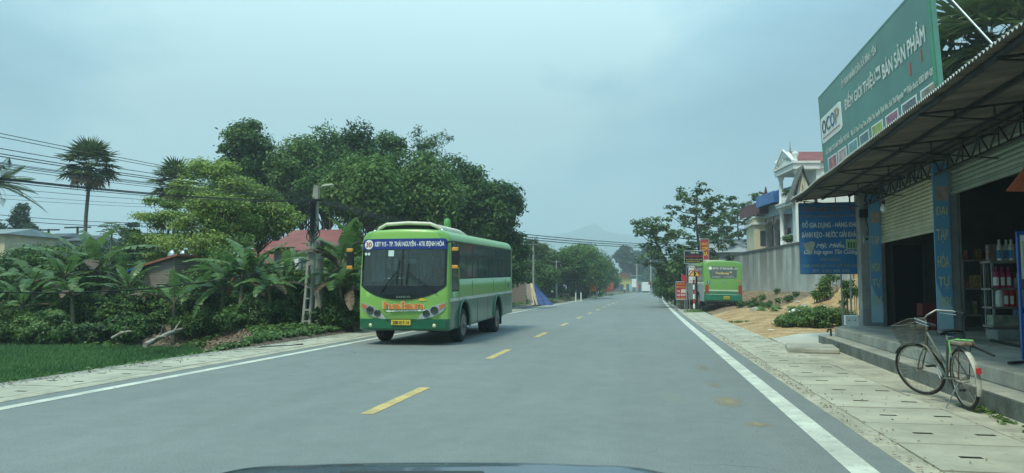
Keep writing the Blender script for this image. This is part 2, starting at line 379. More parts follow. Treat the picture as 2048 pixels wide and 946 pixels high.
# painted lines
pm = mat('road_paint_white', (.62, .63, .53), .7, .12, 2.2, col2=(.38, .39, .34), fine=.1)
ym = mat('road_paint_yellow', (.62, .44, .14), .7, .14, 3, col2=(.34, .27, .14), fine=.1)
def wear(m, sc, thr, under):
    nt = m.node_tree; b = nt.nodes['Principled BSDF']; src = b.inputs['Base Color'].links[0].from_socket; tc = N(nt, 'ShaderNodeTexCoord')
    a_ = ramp(nt, noise(nt, tc.outputs['Object'], sc, 8, .8), [(thr, (0, 0, 0)), (thr+.07, (.85, .85, .85))]); q = N(nt, 'ShaderNodeMix', data_type='RGBA')
    nt.links.new(a_, q.inputs[0]); nt.links.new(src, q.inputs[6]); q.inputs[7].default_value = (*under, 1); nt.links.new(q.outputs[2], b.inputs['Base Color'])
wear(pm, 6, .555, (.25, .26, .23)); wear(ym, 8, .535, (.22, .22, .18))
g = ribbon(1.47, 1.68, .004, -5, 186); o = build('edge_line', g, pm); o['kind'] = 'structure'
g = ribbon(-7.2, -7.02, .004, -5, 186); o = build('edge_line', g, pm); o['kind'] = 'structure'
for i in range(22):
    y0 = 7.65 + i*6.3
    g = ribbon(-3.02, -2.87, .004, y0, y0+2.15, step=1); o = build('lane_dash', g, ym); o['kind'] = 'structure'

# orange sand washed onto the asphalt: thin sheets with ragged outlines
sm = bpy.data.materials.new('sand_film'); sm.use_nodes = True; nt = sm.node_tree; b = nt.nodes['Principled BSDF']; b.inputs['Roughness'].default_value = .95; b.inputs['Base Color'].default_value = (.36, .29, .17, 1)
tc = N(nt, 'ShaderNodeTexCoord'); at_ = N(nt, 'ShaderNodeAttribute', attribute_name='cover'); q = N(nt, 'ShaderNodeMath', operation='ADD'); nt.links.new(at_.outputs['Fac'], q.inputs[0]); nt.links.new(noise(nt, tc.outputs['Object'], 9, 8, .8), q.inputs[1])
r_ = N(nt, 'ShaderNodeMapRange'); r_.inputs['From Min'].default_value = .78; r_.inputs['From Max'].default_value = 1.35; r_.inputs['To Max'].default_value = .8; nt.links.new(q.outputs[0], r_.inputs[0]); nt.links.new(r_.outputs[0], b.inputs['Alpha'])
for (u, v, rx, ry) in ((1456, 803, .30, .75), (1518, 849, .24, .25), (1430, 770, .22, .8), (1405, 735, .25, 1.2), (1760, 700, .01, .01)):
    if rx < .02: continue
    c = gr(u, v); g = MB(); n = 26; rings = (0, .4, .7, 1)
    vs_ = [(c.x+rx*k*math.cos(2*math.pi*j/n), c.y+ry*k*math.sin(2*math.pi*j/n), .0035) for k in rings for j in range(n)]
    g.add(vs_, [(k*n+j, k*n+(j+1) % n, (k+1)*n+(j+1) % n, (k+1)*n+j) for k in range(3) for j in range(n)])
    o = build('sand_patch', g, sm, recalc=False); o['kind'] = 'structure'; a_ = o.data.attributes.new('cover', 'FLOAT', 'POINT')
    pk = .85 if v > 780 else .55
    a_.data.foreach_set('value', np.array([pk*(1-k) for k in rings for j in range(n)], dtype=np.float32))

# shoulders: gutter strip, then the drain with its cover slabs
gut = mat('gutter_concrete', (.44, .41, .31), .88, .2, 1.8, .2, col2=(.26, .25, .20), fine=.12)
g = ribbon(1.93, 2.13, .006, -6, 110, thick=.1); o = build('gutter', g, gut); o['kind'] = 'structure'
g = ribbon(-7.78, -7.5, .006, -6, 110, thick=.1); o = build('gutter', g, gut); o['kind'] = 'structure'
g = ribbon(-9.0, -8.72, .006, -6, 60, thick=.12); o = build('verge', g, CONC_D); o['kind'] = 'structure'
g = ribbon(2.13, 3.24, -.035, -6, 60); o = build('drain', g, mat('drain_dirt', (.07, .07, .06), .95, .3, 3)); o['kind'] = 'structure'
g = ribbon(-8.72, -7.78, -.035, -6, 60); o = build('drain', g, mat('drain_dirt', (.07, .07, .06), .95, .3, 3)); o['kind'] = 'structure'

def cover(wid, slots, L=.968):
    # a slab with real slots: the top is a grid of cells with the slot cells dropped
    xs = [0]+sorted(sum(([a, a+.17] for a in slots), []))+[wid]; ys = [0, L*.46, L*.46+.07, L]
    g = MB()
    for i in range(len(xs)-1):
        for j in range(3):
            hole = (j == 1 and any(abs(xs[i]-s) < 1e-6 for s in slots))
            x0, x1, y0, y1 = xs[i], xs[i+1], ys[j], ys[j+1]
            if hole:
                d = -.045
                g.add([(x0, y0, 0), (x1, y0, 0), (x1, y1, 0), (x0, y1, 0), (x0, y0, d), (x1, y0, d), (x1, y1, d), (x0, y1, d)],
                      [(0, 1, 5, 4), (1, 2, 6, 5), (2, 3, 7, 6), (3, 0, 4, 7), (4, 5, 6, 7)], 1)
            else: g.quad((x0, y0, 0), (x1, y0, 0), (x1, y1, 0), (x0, y1, 0))
    c = [(0, 0), (wid, 0), (wid, L), (0, L)]
    for k in range(4):
        (a, b_), (c2, d2) = c[k], c[(k+1) % 4]
        g.quad((a, b_, 0), (c2, d2, 0), (c2, d2, -.05), (a, b_, -.05))
    return g
slab = mat('slab_concrete', (.46, .44, .34), .85, .12, 1.1, .2, fine=.12, col2=(.31, .30, .24))
nt = slab.node_tree; oi = N(nt, 'ShaderNodeObjectInfo'); va = N(nt, 'ShaderNodeVectorMath', operation='ADD'); tc = [n for n in nt.nodes if n.bl_idname == 'ShaderNodeTexCoord'][0]
lk = [l for l in nt.links if l.from_socket == tc.outputs['Object']]; to = [l.to_socket for l in lk]
for l in lk: nt.links.remove(l)
nt.links.new(tc.outputs['Object'], va.inputs[0]); nt.links.new(oi.outputs['Location'], va.inputs[1])
for t_ in to: nt.links.new(va.outputs[0], t_)
b = nt.nodes['Principled BSDF']; src = b.inputs['Base Color'].links[0].from_socket; nt.links.new(mult(nt, src, oi.outputs['Random'], .86, 1.06, 0, 1), b.inputs['Base Color']); wear(slab, 1.3, .54, (.36, .35, .28)); wear(slab, 5, .58, (.24, .24, .20))
wear(gut, 2.2, .53, (.27, .25, .19)); slotm = mat('slot_dirt', (.045, .045, .04), .95, .3, 8)
slabs_r = ['pale concrete drain cover with two dark slots, in the row beside the right gutter', 'drain cover slabs along the right shoulder']
slabs_l = ['weathered concrete drain cover with two dark slots, in the row beside the left gutter', 'drain cover slabs along the left shoulder']
p_r = single('drain_cover', cover(1.09, (.30, .88-.05)), [slab, slotm], slabs_r[0], 'drain cover', group=slabs_r[1], recalc=False)
p_l = single('drain_cover', cover(.92, (.16, .60)), [slab, slotm], slabs_l[0], 'drain cover', group=slabs_l[1], recalc=False)
for base, x0, y0, n in ((p_r, 2.14, 2.02, 46), (p_l, -8.71, 4.02, 44)):
    for i in range(n):
        o = base if i == 0 else base.copy()
        if i: COL.objects.link(o)
        y = y0+i; o.location = (x0+bend(y)+random.uniform(-.008, .008), y, .010+random.uniform(-.003, .005)); o.rotation_euler.z = random.uniform(-.006, .006)
# concrete apron between the covers and the steps, and the pad past the end of the steps
g = MB()
for i in range(40):
    y0, y1 = -5+i*.62, -5+(i+1)*.62
    g.quad((3.25, y0, .004), (4.6, y0, .004), (4.6, y1, .004), (3.25, y1, .004))
o = build('apron', g, gut); o['kind'] = 'structure'
g = MB()
pl = [(4.2, 17.6, -.02), (12.5, 20.4, .13), (12.2, 22.0, .17), (8.0, 22.4, .13), (5.4, 22.6, .09), (4.3, 22.2, .06), (3.3, 20.6, .012), (3.3, 17.6, .008)]
cen = (5.6, 20.0, .07); g.add([cen]+pl, [(0, 1+k, 1+(k+1) % len(pl)) for k in range(len(pl))])
g.add(pl+[(x, y, z-.12) for x, y, z in pl], [(k, (k+1) % 8, 8+(k+1) % 8, 8+k) for k in range(8)])
o = build('concrete_pad', g, mat('pad_concrete', (.47, .46, .39), .85, .12, .8, .2, fine=.08)); o['kind'] = 'structure'

# far hills, faded by the air
g = MB()
def hill(u0, u1, d, prof, dd=500):
    n = 40; rows = 6; pts = []
    for j in range(rows+1):
        for i in range(n+1):
            t = i/n; u = u0+(u1-u0)*t; p = at(u, 576, d+dd*(j/rows-.5)*2)
            h = prof(t)*math.sin(math.pi*j/rows)**.8*(1+.15*vn(i*.6, j*1.1))
            pts.append((p.x, p.y, max(-2, h-2)))
    g.add(pts, [(j*(n+1)+i, j*(n+1)+i+1, (j+1)*(n+1)+i+1, (j+1)*(n+1)+i) for j in range(rows) for i in range(n)], 0, True)
hill(850, 1900, 2250, lambda t: (165*math.exp(-((t-.27)/.17)**2)+95*math.exp(-((t-.55)/.2)**2)+60*math.exp(-((t-.85)/.2)**2)+20)*math.sin(math.pi*t)**.4)
hill(-500, 900, 2700, lambda t: (90+40*math.sin(t*7))*math.sin(math.pi*t)**.5)
o = build('hills', g, mat('hill_forest', (.05, .08, .05), .95, .3, .02)); o['kind'] = 'structure'
# ------------------------------------------------------------ lettering
def text_geo(s, bold=.0, shear=0.):
    cu = bpy.data.curves.new('t', 'FONT'); cu.body = s; cu.offset = bold; cu.shear = shear; cu.resolution_u = 3
    o = bpy.data.objects.new('t', cu); COL.objects.link(o)
    dg = bpy.context.evaluated_depsgraph_get(); me = bpy.data.meshes.new_from_object(o.evaluated_get(dg))
    vs = [v.co.copy() for v in me.vertices]; fs = [tuple(p.vertices) for p in me.polygons]
    bpy.data.objects.remove(o); bpy.data.curves.remove(cu); bpy.data.meshes.remove(me)
    return vs, fs
def letters(mb, s, a0, a1, b0, b1, fn, bold=.02, shear=0., mi=0):
    """fit the words into the box a0..a1 (reading direction) by b0..b1 (up) and place them with fn(a, b)"""
    for a, b in (('Ơ', 'O\u031b'), ('Ớ', 'Ó\u031b'), ('Ờ', 'Ò\u031b'), ('Ở', 'Ỏ\u031b'), ('Ợ', 'Ọ\u031b'), ('ơ', 'o\u031b'), ('ớ', 'ó\u031b'), ('ờ', 'ò\u031b'), ('ở', 'ỏ\u031b'), ('ợ', 'ọ\u031b')): s = s.replace(a, b)
    vs, fs = text_geo(s, 0, shear)
    if not vs: return mb
    x0 = min(v.x for v in vs); x1 = max(v.x for v in vs); y0 = min(v.y for v in vs); y1 = max(v.y for v in vs)
    ka, kb = (a1-a0)/(x1-x0), (b1-b0)/(y1-y0); am, bm_ = (a0+a1)/2, (b0+b1)/2; e = .01*(b1-b0)
    nn_ = (Vector(fn(am+e, bm_))-Vector(fn(am, bm_))).cross(Vector(fn(am, bm_+e))-Vector(fn(am, bm_))).normalized()
    sh = bold*.8      # a heavier stroke: the outline struck again a little to each side, each copy a hair in front of the last
    for k, (dx, dy) in enumerate(((0, 0), (sh, 0), (-sh, 0), (0, sh*.7), (0, -sh*.7))[:5 if bold else 1]):
        mb.add([Vector(fn(a0+(v.x-x0+dx)*ka, b0+(v.y-y0+dy)*kb))+nn_*(.0012*k) for v in vs], fs, mi)
    return mb
def disc(mb, a, b, r, fn, n=24, mi=0, r2=None):
    r2 = r2 or r
    mb.add([fn(a+r*math.cos(2*math.pi*k/n), b+r2*math.sin(2*math.pi*k/n)) for k in range(n)], [tuple(range(n))], mi); return mb
def rect(mb, a0, a1, b0, b1, fn, mi=0): mb.add([fn(a0, b0), fn(a1, b0), fn(a1, b1), fn(a0, b1)], [(0, 1, 2, 3)], mi); return mb

def to_mesh_apply(o):
    dg = bpy.context.evaluated_depsgraph_get(); me = bpy.data.meshes.new_from_object(o.evaluated_get(dg))
    old = o.data; o.modifiers.clear(); o.data = me; bpy.data.meshes.remove(old)

# ------------------------------------------------------------ people
def person(name, label, J, rad, mats, org, rz=0., group=None):
    """J: joints {name: (pos, radius)}, E edges; grown into one skinned figure"""
    pos = J; keys = list(pos); idx = {k: i for i, k in enumerate(keys)}
    me = bpy.data.meshes.new(name); me.from_pydata([pos[k][0] for k in keys], [(idx[a], idx[b]) for a, b in rad], [])
    o = bpy.data.objects.new(name, me); COL.objects.link(o)
    sk = o.modifiers.new('skin', 'SKIN'); sk.use_smooth_shade = True
    for k in keys:
        r = pos[k][1]; rr = r if isinstance(r, tuple) else (r, r)
        me.skin_vertices[0].data[idx[k]].radius = rr
    me.skin_vertices[0].data[idx['pelvis']].use_root = True
    ss = o.modifiers.new('sub', 'SUBSURF'); ss.levels = 2; ss.render_levels = 2
    to_mesh_apply(o)
    for m in mats: o.data.materials.append(m)
    return o
PE = [('pelvis', 'waist'), ('waist', 'chest'), ('chest', 'neck'), ('neck', 'jaw'), ('jaw', 'brow'), ('brow', 'crown')]
for s in 'lr':
    PE += [('chest', 'sh'+s), ('sh'+s, 'el'+s), ('el'+s, 'wr'+s), ('wr'+s, 'ha'+s), ('pelvis', 'hi'+s), ('hi'+s, 'kn'+s), ('kn'+s, 'an'+s), ('an'+s, 'to'+s)]
def seated(arms_fwd=.42, lean=.1, hand_z=.95, seat=.78, foot_z=.2, knee=(.16, .42, .74), foot_y=.22):
    # figure facing +y, seat height seat
    J = {'pelvis': ((0, 0, seat+.1), (.14, .11)), 'waist': ((0, lean*.3, seat+.28), (.12, .09)), 'chest': ((0, lean*.9, seat+.48), (.155, .105)),
         'neck': ((0, lean*1.2, seat+.64), .05), 'jaw': ((0, lean*1.4+.02, seat+.71), .07), 'brow': ((0, lean*1.5+.01, seat+.80), .092), 'crown': ((0, lean*1.5, seat+.87), .06)}
    for s, k in (('l', -1), ('r', 1)):
        J['sh'+s] = ((k*.19, lean, seat+.54), .062); J['el'+s] = ((k*.28, lean+arms_fwd*.45, seat+.36), .044)
        J['wr'+s] = ((k*.25, lean+arms_fwd*.9, hand_z), .03); J['ha'+s] = ((k*.24, lean+arms_fwd*1.08, hand_z), (.038, .022))
        J['hi'+s] = ((k*.10, .04, seat+.07), .095); J['kn'+s] = ((k*knee[0], knee[1], knee[2]), .062)
        J['an'+s] = ((k*.14, foot_y, foot_z+.08), .042); J['to'+s] = ((k*.15, foot_y+.17, foot_z+.03), (.04, .03))
    return J
def cloth_mats(o, fn):
    # paint the single skin with materials by height: fn(center) -> slot
    for p in o.data.polygons: p.material_index = fn(p.center); p.use_smooth = True

# ------------------------------------------------------------ the two buses
GREEN = (.21, .47, .07)
def livery(name, skirt_side, z_dark, z_stripe, hood=True, back=False):
    GREEN = (.17, .36, .085) if back else (.23, .46, .09)
    m = bpy.data.materials.new(name); m.use_nodes = True; nt = m.node_tree; b = nt.nodes['Principled BSDF']
    b.inputs['Roughness'].default_value = .32; b.inputs['Coat Weight'].default_value = .3; b.inputs['Coat Roughness'].default_value = .1
    tc = N(nt, 'ShaderNodeTexCoord'); s = N(nt, 'ShaderNodeSeparateXYZ'); nt.links.new(tc.outputs['Object'], s.inputs[0])
    def step(src, thr):
        q = N(nt, 'ShaderNodeMath', operation='GREATER_THAN'); q.inputs[1].default_value = thr; nt.links.new(src, q.inputs[0]); return q.outputs[0]
    def mixc(f, a, c):
        q = N(nt, 'ShaderNodeMix', data_type='RGBA'); nt.links.new(f, q.inputs[0])
        for i, x in ((6, a), (7, c)):
            if isinstance(x, tuple): q.inputs[i].default_value = (*x, 1)
            else: nt.links.new(x, q.inputs[i])
        return q.outputs[2]
    z, y = s.outputs[2], s.outputs[1]
    front = mixc(step(z, z_dark), (.012, .13, .062), GREEN)
    if back: front = mixc(step(z, 1.0), mixc(step(z, .95), mixc(step(z, .68), (.012, .15, .08), (.02, .20, .10)), (.55, .68, .45)), GREEN)
    side = mixc(step(z, z_stripe), skirt_side, mixc(step(z, z_stripe+.075), (.62, .66, .6), (.17, .38, .085)))
    c = mixc(step(y, .24 if not back else .12), front, side)
    no = N(nt, 'ShaderNodeTexNoise'); no.inputs['Scale'].default_value = 2.2; no.inputs['Detail'].default_value = 6; nt.links.new(tc.outputs['Object'], no.inputs[0])
    dirt = N(nt, 'ShaderNodeMapRange'); dirt.inputs['From Min'].default_value = 1.5; dirt.inputs['From Max'].default_value = .2
    dirt.inputs['To Max'].default_value = .42; nt.links.new(z, dirt.inputs[0])
    dm = N(nt, 'ShaderNodeMath', operation='MULTIPLY'); nt.links.new(dirt.outputs[0], dm.inputs[0]); nt.links.new(no.outputs[0], dm.inputs[1])
    c = mixc(dm.outputs[0], c, (.22, .22, .18)); nt.links.new(c, b.inputs['Base Color'])
    bp = N(nt, 'ShaderNodeBump'); bp.inputs['Strength'].default_value = .25; bp.inputs['Distance'].default_value = .05
    nb = N(nt, 'ShaderNodeTexNoise'); nb.inputs['Scale'].default_value = 1.6; nt.links.new(tc.outputs['Object'], nb.inputs[0]); nt.links.new(nb.outputs[0], bp.inputs['Height']); nt.links.new(bp.outputs[0], b.inputs['Normal'])
    return m
def glass_mat(name, a=.5, tint=(.55, .66, .66)):
    m = bpy.data.materials.new(name); m.use_nodes = True; nt = m.node_tree; nt.nodes.clear(); o = N(nt, 'ShaderNodeOutputMaterial')
    t = N(nt, 'ShaderNodeBsdfTransparent'); t.inputs[0].default_value = (*tint, 1)
    p = N(nt, 'ShaderNodeBsdfPrincipled'); p.inputs['Base Color'].default_value = (.13, .17, .17, 1); p.inputs['Roughness'].default_value = .06; p.inputs['Specular IOR Level'].default_value = .8
    x = N(nt, 'ShaderNodeMixShader'); x.inputs[0].default_value = a; nt.links.new(t.outputs[0], x.inputs[1]); nt.links.new(p.outputs[0], x.inputs[2]); nt.links.new(x.outputs[0], o.inputs[0])
    return m
GLASS_D = glass_mat('tinted_glass', .5, (.55, .65, .65))
HOUSEGLASS = mat('window_glass', (.02, .03, .035), .08, .2, 2, spec=.8)
BW, BH = 1.12, 2.72
def Ffront(x, z):
    y = .15*(abs(x)/BW)**2.3
    if z > 1.15: y += .17*((z-1.15)/1.5)**1.25
    else: y += .03*((1.15-z)/.8)**2
    return y
def Fback(x, z): return .08*(abs(x)/BW)**3 + (.05*(z-1.2) if z > 1.2 else 0)
def ring(n_c=6):
    pts = []; r = .26
    def arc(cx, cz, r_, a0, a1, n):
        for k in range(n+1):
            t = R(a0+(a1-a0)*k/n); pts.append((cx+r_*math.cos(t), cz+r_*math.sin(t)))
    rb = .07; z0 = .33
    arc(BW-rb, z0+rb, rb, -90, 0, 3)
    for z in (.7, 1.0, 1.3, 1.7, 2.1): pts.append((BW-.012*max(0, (z-1.2)), z))
    arc(BW-r-.02, BH-r, r, 5, 90, n_c)
    for x in (.55, .28, 0): pts.append((x, BH+.035*(1-(x/.84)**2)))
    half = pts[:-1]; c = pts[-1]
    return half + [c] + [(-x, z) for x, z in reversed(half)]
def hull(F, L, mats):
    rg = ring(); n = len(rg); cx, cz = 0, 1.5; g = MB(); vs = []; rows = []
    def addring(sc, e, back=False):
        rows.append(len(vs))
        for x, z in rg:
            xx, zz = cx+(x-cx)*sc, cz+(z-cz)*sc
            vs.append((xx, (F(xx, zz)+e) if not back else L-e-.06*(abs(xx)/BW)**3, zz))
    for sc in (.12, .3, .5, .68, .82, .92): addring(sc, 0)
    for ins, e in ((.045, .004), (.022, .016), (.008, .04), (0, .09)): addring(1-ins, e)
    rows.append(len(vs)); vs.extend([(x, .55, z) for x, z in rg])
    for q in np.arange(1.2, L-.4, .6): rows.append(len(vs)); vs.extend([(x, q, z) for x, z in rg])
    for ins, e in ((0, .1), (.01, .03), (.03, 0)): addring(1-ins, e, True)
    for sc in (.8, .5, .12): addring(sc, 0, True)
    fs = []
    for a, b in zip(rows[:-1], rows[1:]): fs += [(a+k, a+(k+1) % n, b+(k+1) % n, b+k) for k in range(n)]
    fs += [tuple(range(rows[0], rows[0]+n))[::-1], tuple(range(rows[-1], rows[-1]+n))]
    g.add(vs, fs, 0, True); return g
SOLV = 'EXACT'
def cut(o, g, mi_mat=None):
    c = build('cutter', g, [mi_mat] if mi_mat else [], o.parent); md = o.modifiers.new('b', 'BOOLEAN'); md.operation = 'DIFFERENCE'; md.object = c; md.solver = SOLV
    md.material_mode = 'TRANSFER' if mi_mat else 'INDEX'
    to_mesh_apply(o); me = c.data; bpy.data.objects.remove(c); bpy.data.meshes.remove(me)
def patch(poly, F, off=.006, step=.12, thick=.015):
    """an outline in (x, z) laid on the curved face y = F(x, z), its rim turned back by thick"""
    bm = bmesh.new(); vs = [bm.verts.new((x, 0, z)) for x, z in poly]; bm.faces.new(vs)
    xs = [p[0] for p in poly]; zs = [p[1] for p in poly]
    for lo, hi, ax in ((min(xs), max(xs), 0), (min(zs), max(zs), 2)):
        q = math.floor(lo/step)*step+step
        while q < hi-1e-4:
            no = (1, 0, 0) if ax == 0 else (0, 0, 1); co = (q, 0, 0) if ax == 0 else (0, 0, q)
            bmesh.ops.bisect_plane(bm, geom=bm.verts[:]+bm.edges[:]+bm.faces[:], plane_co=co, plane_no=no); q += step
    rim = [e for e in bm.edges if e.is_boundary]
    ret = bmesh.ops.extrude_edge_only(bm, edges=rim); nv = set(v for v in ret['geom'] if isinstance(v, bmesh.types.BMVert))
    for v in bm.verts: v.co.y = F(v.co.x, v.co.z) - off + (thick if v in nv else 0)
    g = MB(); bm.verts.index_update(); g.add([v.co.copy() for v in bm.verts], [tuple(v.index for v in f.verts) for f in bm.faces]); bm.free(); return g
def arcpts(cx, cz, r, a0, a1, n, rz=None):
    return [(cx+r*math.cos(R(a0+(a1-a0)*k/n)), cz+(rz or r)*math.sin(R(a0+(a1-a0)*k/n))) for k in range(n+1)]
def wheel(T, x, y, zc, r=.42, out=1, wd=.27):
    g = MB(); k = out
    prof = [(r*.62, -wd/2), (r*.9, -wd/2), (r*.985, -wd*.4), (r, -wd*.2), (r, wd*.2), (r*.985, wd*.4), (r*.9, wd/2), (r*.62, wd/2)]
    g.lathe(prof, (x, y, zc), 30, axis='X'); t = T.part('wheel', g, RUBBER)
    g = MB(); f = x+k*wd/2
    rim = [(r*.64, 0), (r*.62, -.03), (r*.5, -.09), (r*.34, -.08), (r*.3, -.01), (r*.2, .0), (r*.17, .05), (r*.08, .06)]
    g.lathe([(a, h*k+.004*k) for a, h in rim], (f, y, zc), 24, axis='X')
    for q in range(8):
        an = 2*math.pi*q/8; g.cbox((f-k*.02, y+math.cos(an)*r*.25, zc+math.sin(an)*r*.25), (.04, .035, .035))
    T.part('rim', g, mat('wheel_rim', (.20, .20, .18), .6, .25, 6, metal=.3), parent=t)

BUS_RX = R(1.25)
def make_bus():
    T = Thing('bus', 'bright green minibus with blue route board driving towards the camera in the left lane', 'bus', (0, 0, 0), Matrix.Translation((-5.62, 16.75, 0)) @ Matrix.Rotation(R(-.6), 4, 'Z') @ Matrix.Rotation(BUS_RX, 4, 'X'))
    L = 8.25; F = Ffront
    body = build('body', hull(F, L, None), [livery('bus_livery', (.075, .17, .125), .62, 1.02)], T.e)
    inm = mat('bus_interior', (.34, .38, .38), .8, .2, 2)
    g = MB(); g.box(-1.06, 1.06, .42, L-.3, .95, 2.5); cut(body, g, inm)
    g = MB(); g.box(-1.0, 1.0, -.5, .7, 1.34, 2.3); cut(body, g, BLACK)
    g = MB()
    for y0, y1 in ((1.12, 7.95),): g.box(-2, 2, y0, y1, 1.55, 2.45)
    g.box(-2, 2, .42, 1.02, 1.25, 2.45); cut(body, g, BLACK)
    g = MB()
    for ya in (1.55, 5.7): g.lathe([(.52, -.65), (.52, .65)], (1.3, ya, .46), 28, axis='X', smooth=False)
    for ya in (1.55, 5.7): g.lathe([(.52, -.65), (.52, .65)], (-1.3, ya, .46), 28, axis='X', smooth=False)
    cut(body, g, BLACK)
    # black windscreen surround with the curved lower edge, then the glass
    lower = [(x, 1.08+.30*(abs(x)/1.04)**2.6) for x in np.linspace(-1.04, 1.04, 17)]
    outer = lower + [(1.05, 2.40)]+arcpts(.97, 2.42, .08, 0, 90, 4)+arcpts(-.97, 2.42, .08, 90, 180, 4)
    # frame pieces: lower apron, side posts, top band
    apr = lower+[(1.0, 1.40), (-1.0, 1.40)]
    g = patch(apr, F, .010); T.part('lower_mask', g, mat('gloss_black', (.008, .01, .012), .12, .1, 3, coat=.4))
    for s in (-1, 1):
        pl = [(s*1.0, 1.40), (s*1.055, 1.40), (s*1.055, 2.30), (s*1.0, 2.30)]
        g = patch(pl if s > 0 else pl[::-1], F, .010); T.part('windscreen_post', g, MATS['gloss_black'])
    g = patch([(-1.0, 1.40), (1.0, 1.40), (1.0, 2.27), (-1.0, 2.27)], F, .006, thick=.004); ws = T.part('windscreen', g, glass_mat('windscreen_glass', .34, (.62, .74, .74)))
    g = patch([(-.022, 1.40), (.022, 1.40), (.022, 2.27), (-.022, 2.27)], F, .016); T.part('divider', g, BLACK, parent=ws)
    bd = patch([(-1.055, 2.27), (1.055, 2.27), (1.055, 2.44)]+arcpts(.97, 2.44, .08, 0, 90, 4)+arcpts(-.97, 2.44, .08, 90, 180, 4)+[(-1.055, 2.44)], F, .014)
    rb = T.part('route_board', bd, mat('board_blue', (.018, .035, .22), .35, .12, 3))
    P = lambda off: (lambda a, b: (a, F(a, b)-off, b))
    g = MB(); letters(g, 'KĐT 915 - TP. THÁI NGUYÊN - ATK ĐỊNH HÓA', -.72, .98, 2.305, 2.475, P(.022), .035); T.part('lettering', g, WHITE_P, parent=rb)
    g = MB(); disc(g, -.89, 2.385, .115, P(.022), 28); T.part('number_disc', g, WHITE_P, parent=rb)
    g = MB(); letters(g, '30', -.965, -.815, 2.325, 2.445, P(.027), .03); T.part('lettering', g, mat('brown_red', (.45, .08, .02), .5, .05), parent=rb)
    # front badges and name
    g = MB(); letters(g, 'SAMCO', -.12, .22, 1.115, 1.165, P(.018), .03); T.part('badge', g, CHROME)
    g = MB(); letters(g, 'halan', -.44, .52, .855, 1.035, P(.010), .075); T.part('lettering_outline', g, mat('cream_paint', (.75, .62, .4), .5, .05))
    g = MB(); letters(g, 'halan', -.435, .515, .86, 1.03, P(.019), .035); T.part('lettering', g, mat('orange_letter', (.72, .20, .03), .5, .05))
    g = MB(); g.add([P(.013)(a, b) for a, b in ((.42, 1.07), (.45, 1.11), (.52, 1.115), (.56, 1.09), (.62, 1.075), (.55, 1.05), (.47, 1.045))], [tuple(range(7))]); T.part('leaf_emblem', g, mat('leaf_yellow', (.8, .5, .05), .5, .05))
    g = MB(); g.add([P(.012)(a, b) for a, b in ((-.40, .815), (.60, .845), (.55, .815), (-.36, .795))], [(0, 1, 2, 3)]); T.part('underline', g, WHITE_P)
    # headlights: chrome bowl shape with lamps and an orange tip
    chl = mat('headlight_shell', (.55, .58, .58), .2, .1, 5, metal=.5, coat=.6)
    for s in (-1, 1):
        out_ = [(.38, .64), (.44, .72), (.58, .85), (.78, .955), (1.035, 1.03), (1.045, .93), (.98, .82), (.82, .72), (.60, .655)]
        pl = [(s*x, z-.02) for x, z in out_]; pl = pl if s < 0 else pl[::-1]
        hl = T.part('headlight', patch(pl, F, .018), chl)
        g = MB()
        for cx, rr in ((.60, .085), (.79, .095)):
            cz = .755 if cx < .7 else .825; y = F(s*cx, cz)-.02
            g.lathe([(rr, .0), (rr*.97, -.022), (rr*.8, -.012), (rr*.45, -.008)], (s*cx, y, cz), 20, axis='Y')
        T.part('lamp', g, mat('lamp_dark', (.10, .11, .11), .12, .1, 6, metal=.8), parent=hl)
        pl = [(s*x, z) for x, z in ((.90, .84), (1.02, .905), (1.035, .985), (.90, .945))]; pl = pl if s < 0 else pl[::-1]
        T.part('turn_signal', patch(pl, F, .028), mat('signal_orange', (.55, .16, .06), .25, .05, coat=.5), parent=hl)
        g = MB(); y = F(s*.78, .47); g.lathe([(.058, .01), (.06, -.02), (.045, -.022)], (s*.78, y, .47), 18, axis='Y'); fl = T.part('fog_lamp', g, BLACK)
        g = MB(); g.lathe([(.05, -.022), (.042, -.04), (.01, -.046)], (s*.78, y, .47), 18, axis='Y'); T.part('lens', g, mat('lens_yellow', (.75, .65, .35), .15, .05), parent=fl)
    # lower bumper lip, number plate in its recess panel
    g = patch([(-1.04, .40), (1.04, .40), (1.06, .60), (.45, .625), (.34, .55), (-.34, .55), (-.45, .625), (-1.06, .60)], F, .035, thick=.05)
    T.part('bumper', g, mat('dark_green_paint', (.012, .13, .062), .4, .15, 3, coat=.3))
    g = MB(); yy = F(0, .5)-.05; g.box(-.235, .235, yy-.012, yy+.03, .485, .605); pt = T.part('number_plate', g, YELLOW_P)
    g = MB(); letters(g, '20B 017.14', -.2, .2, .505, .585, lambda a, b: (a, yy-.016, b), .02); T.part('lettering', g, BLACK, parent=pt)
    # wipers
    for x0, x1, zt in ((-.52, -.10, 2.0), (.86, .14, 1.95)):
        zb_ = 1.30; g = MB(); p0 = Vector((x0, F(x0, zb_)-.04, zb_-.06)); p1 = Vector((x1, F(x1, 1.75)-.07, 1.75))
        g.tube([p0, p0.lerp(p1, .5)+Vector((0, -.03, 0)), p1], .014, 6)
        g.tube([(x1-.02, F(x1, 1.45)-.035, 1.42), (x1, F(x1, 1.75)-.05, 1.75), (x1+.03, F(x1, zt)-.035, zt)], .011, 6); T.part('wiper', g, BLACK)
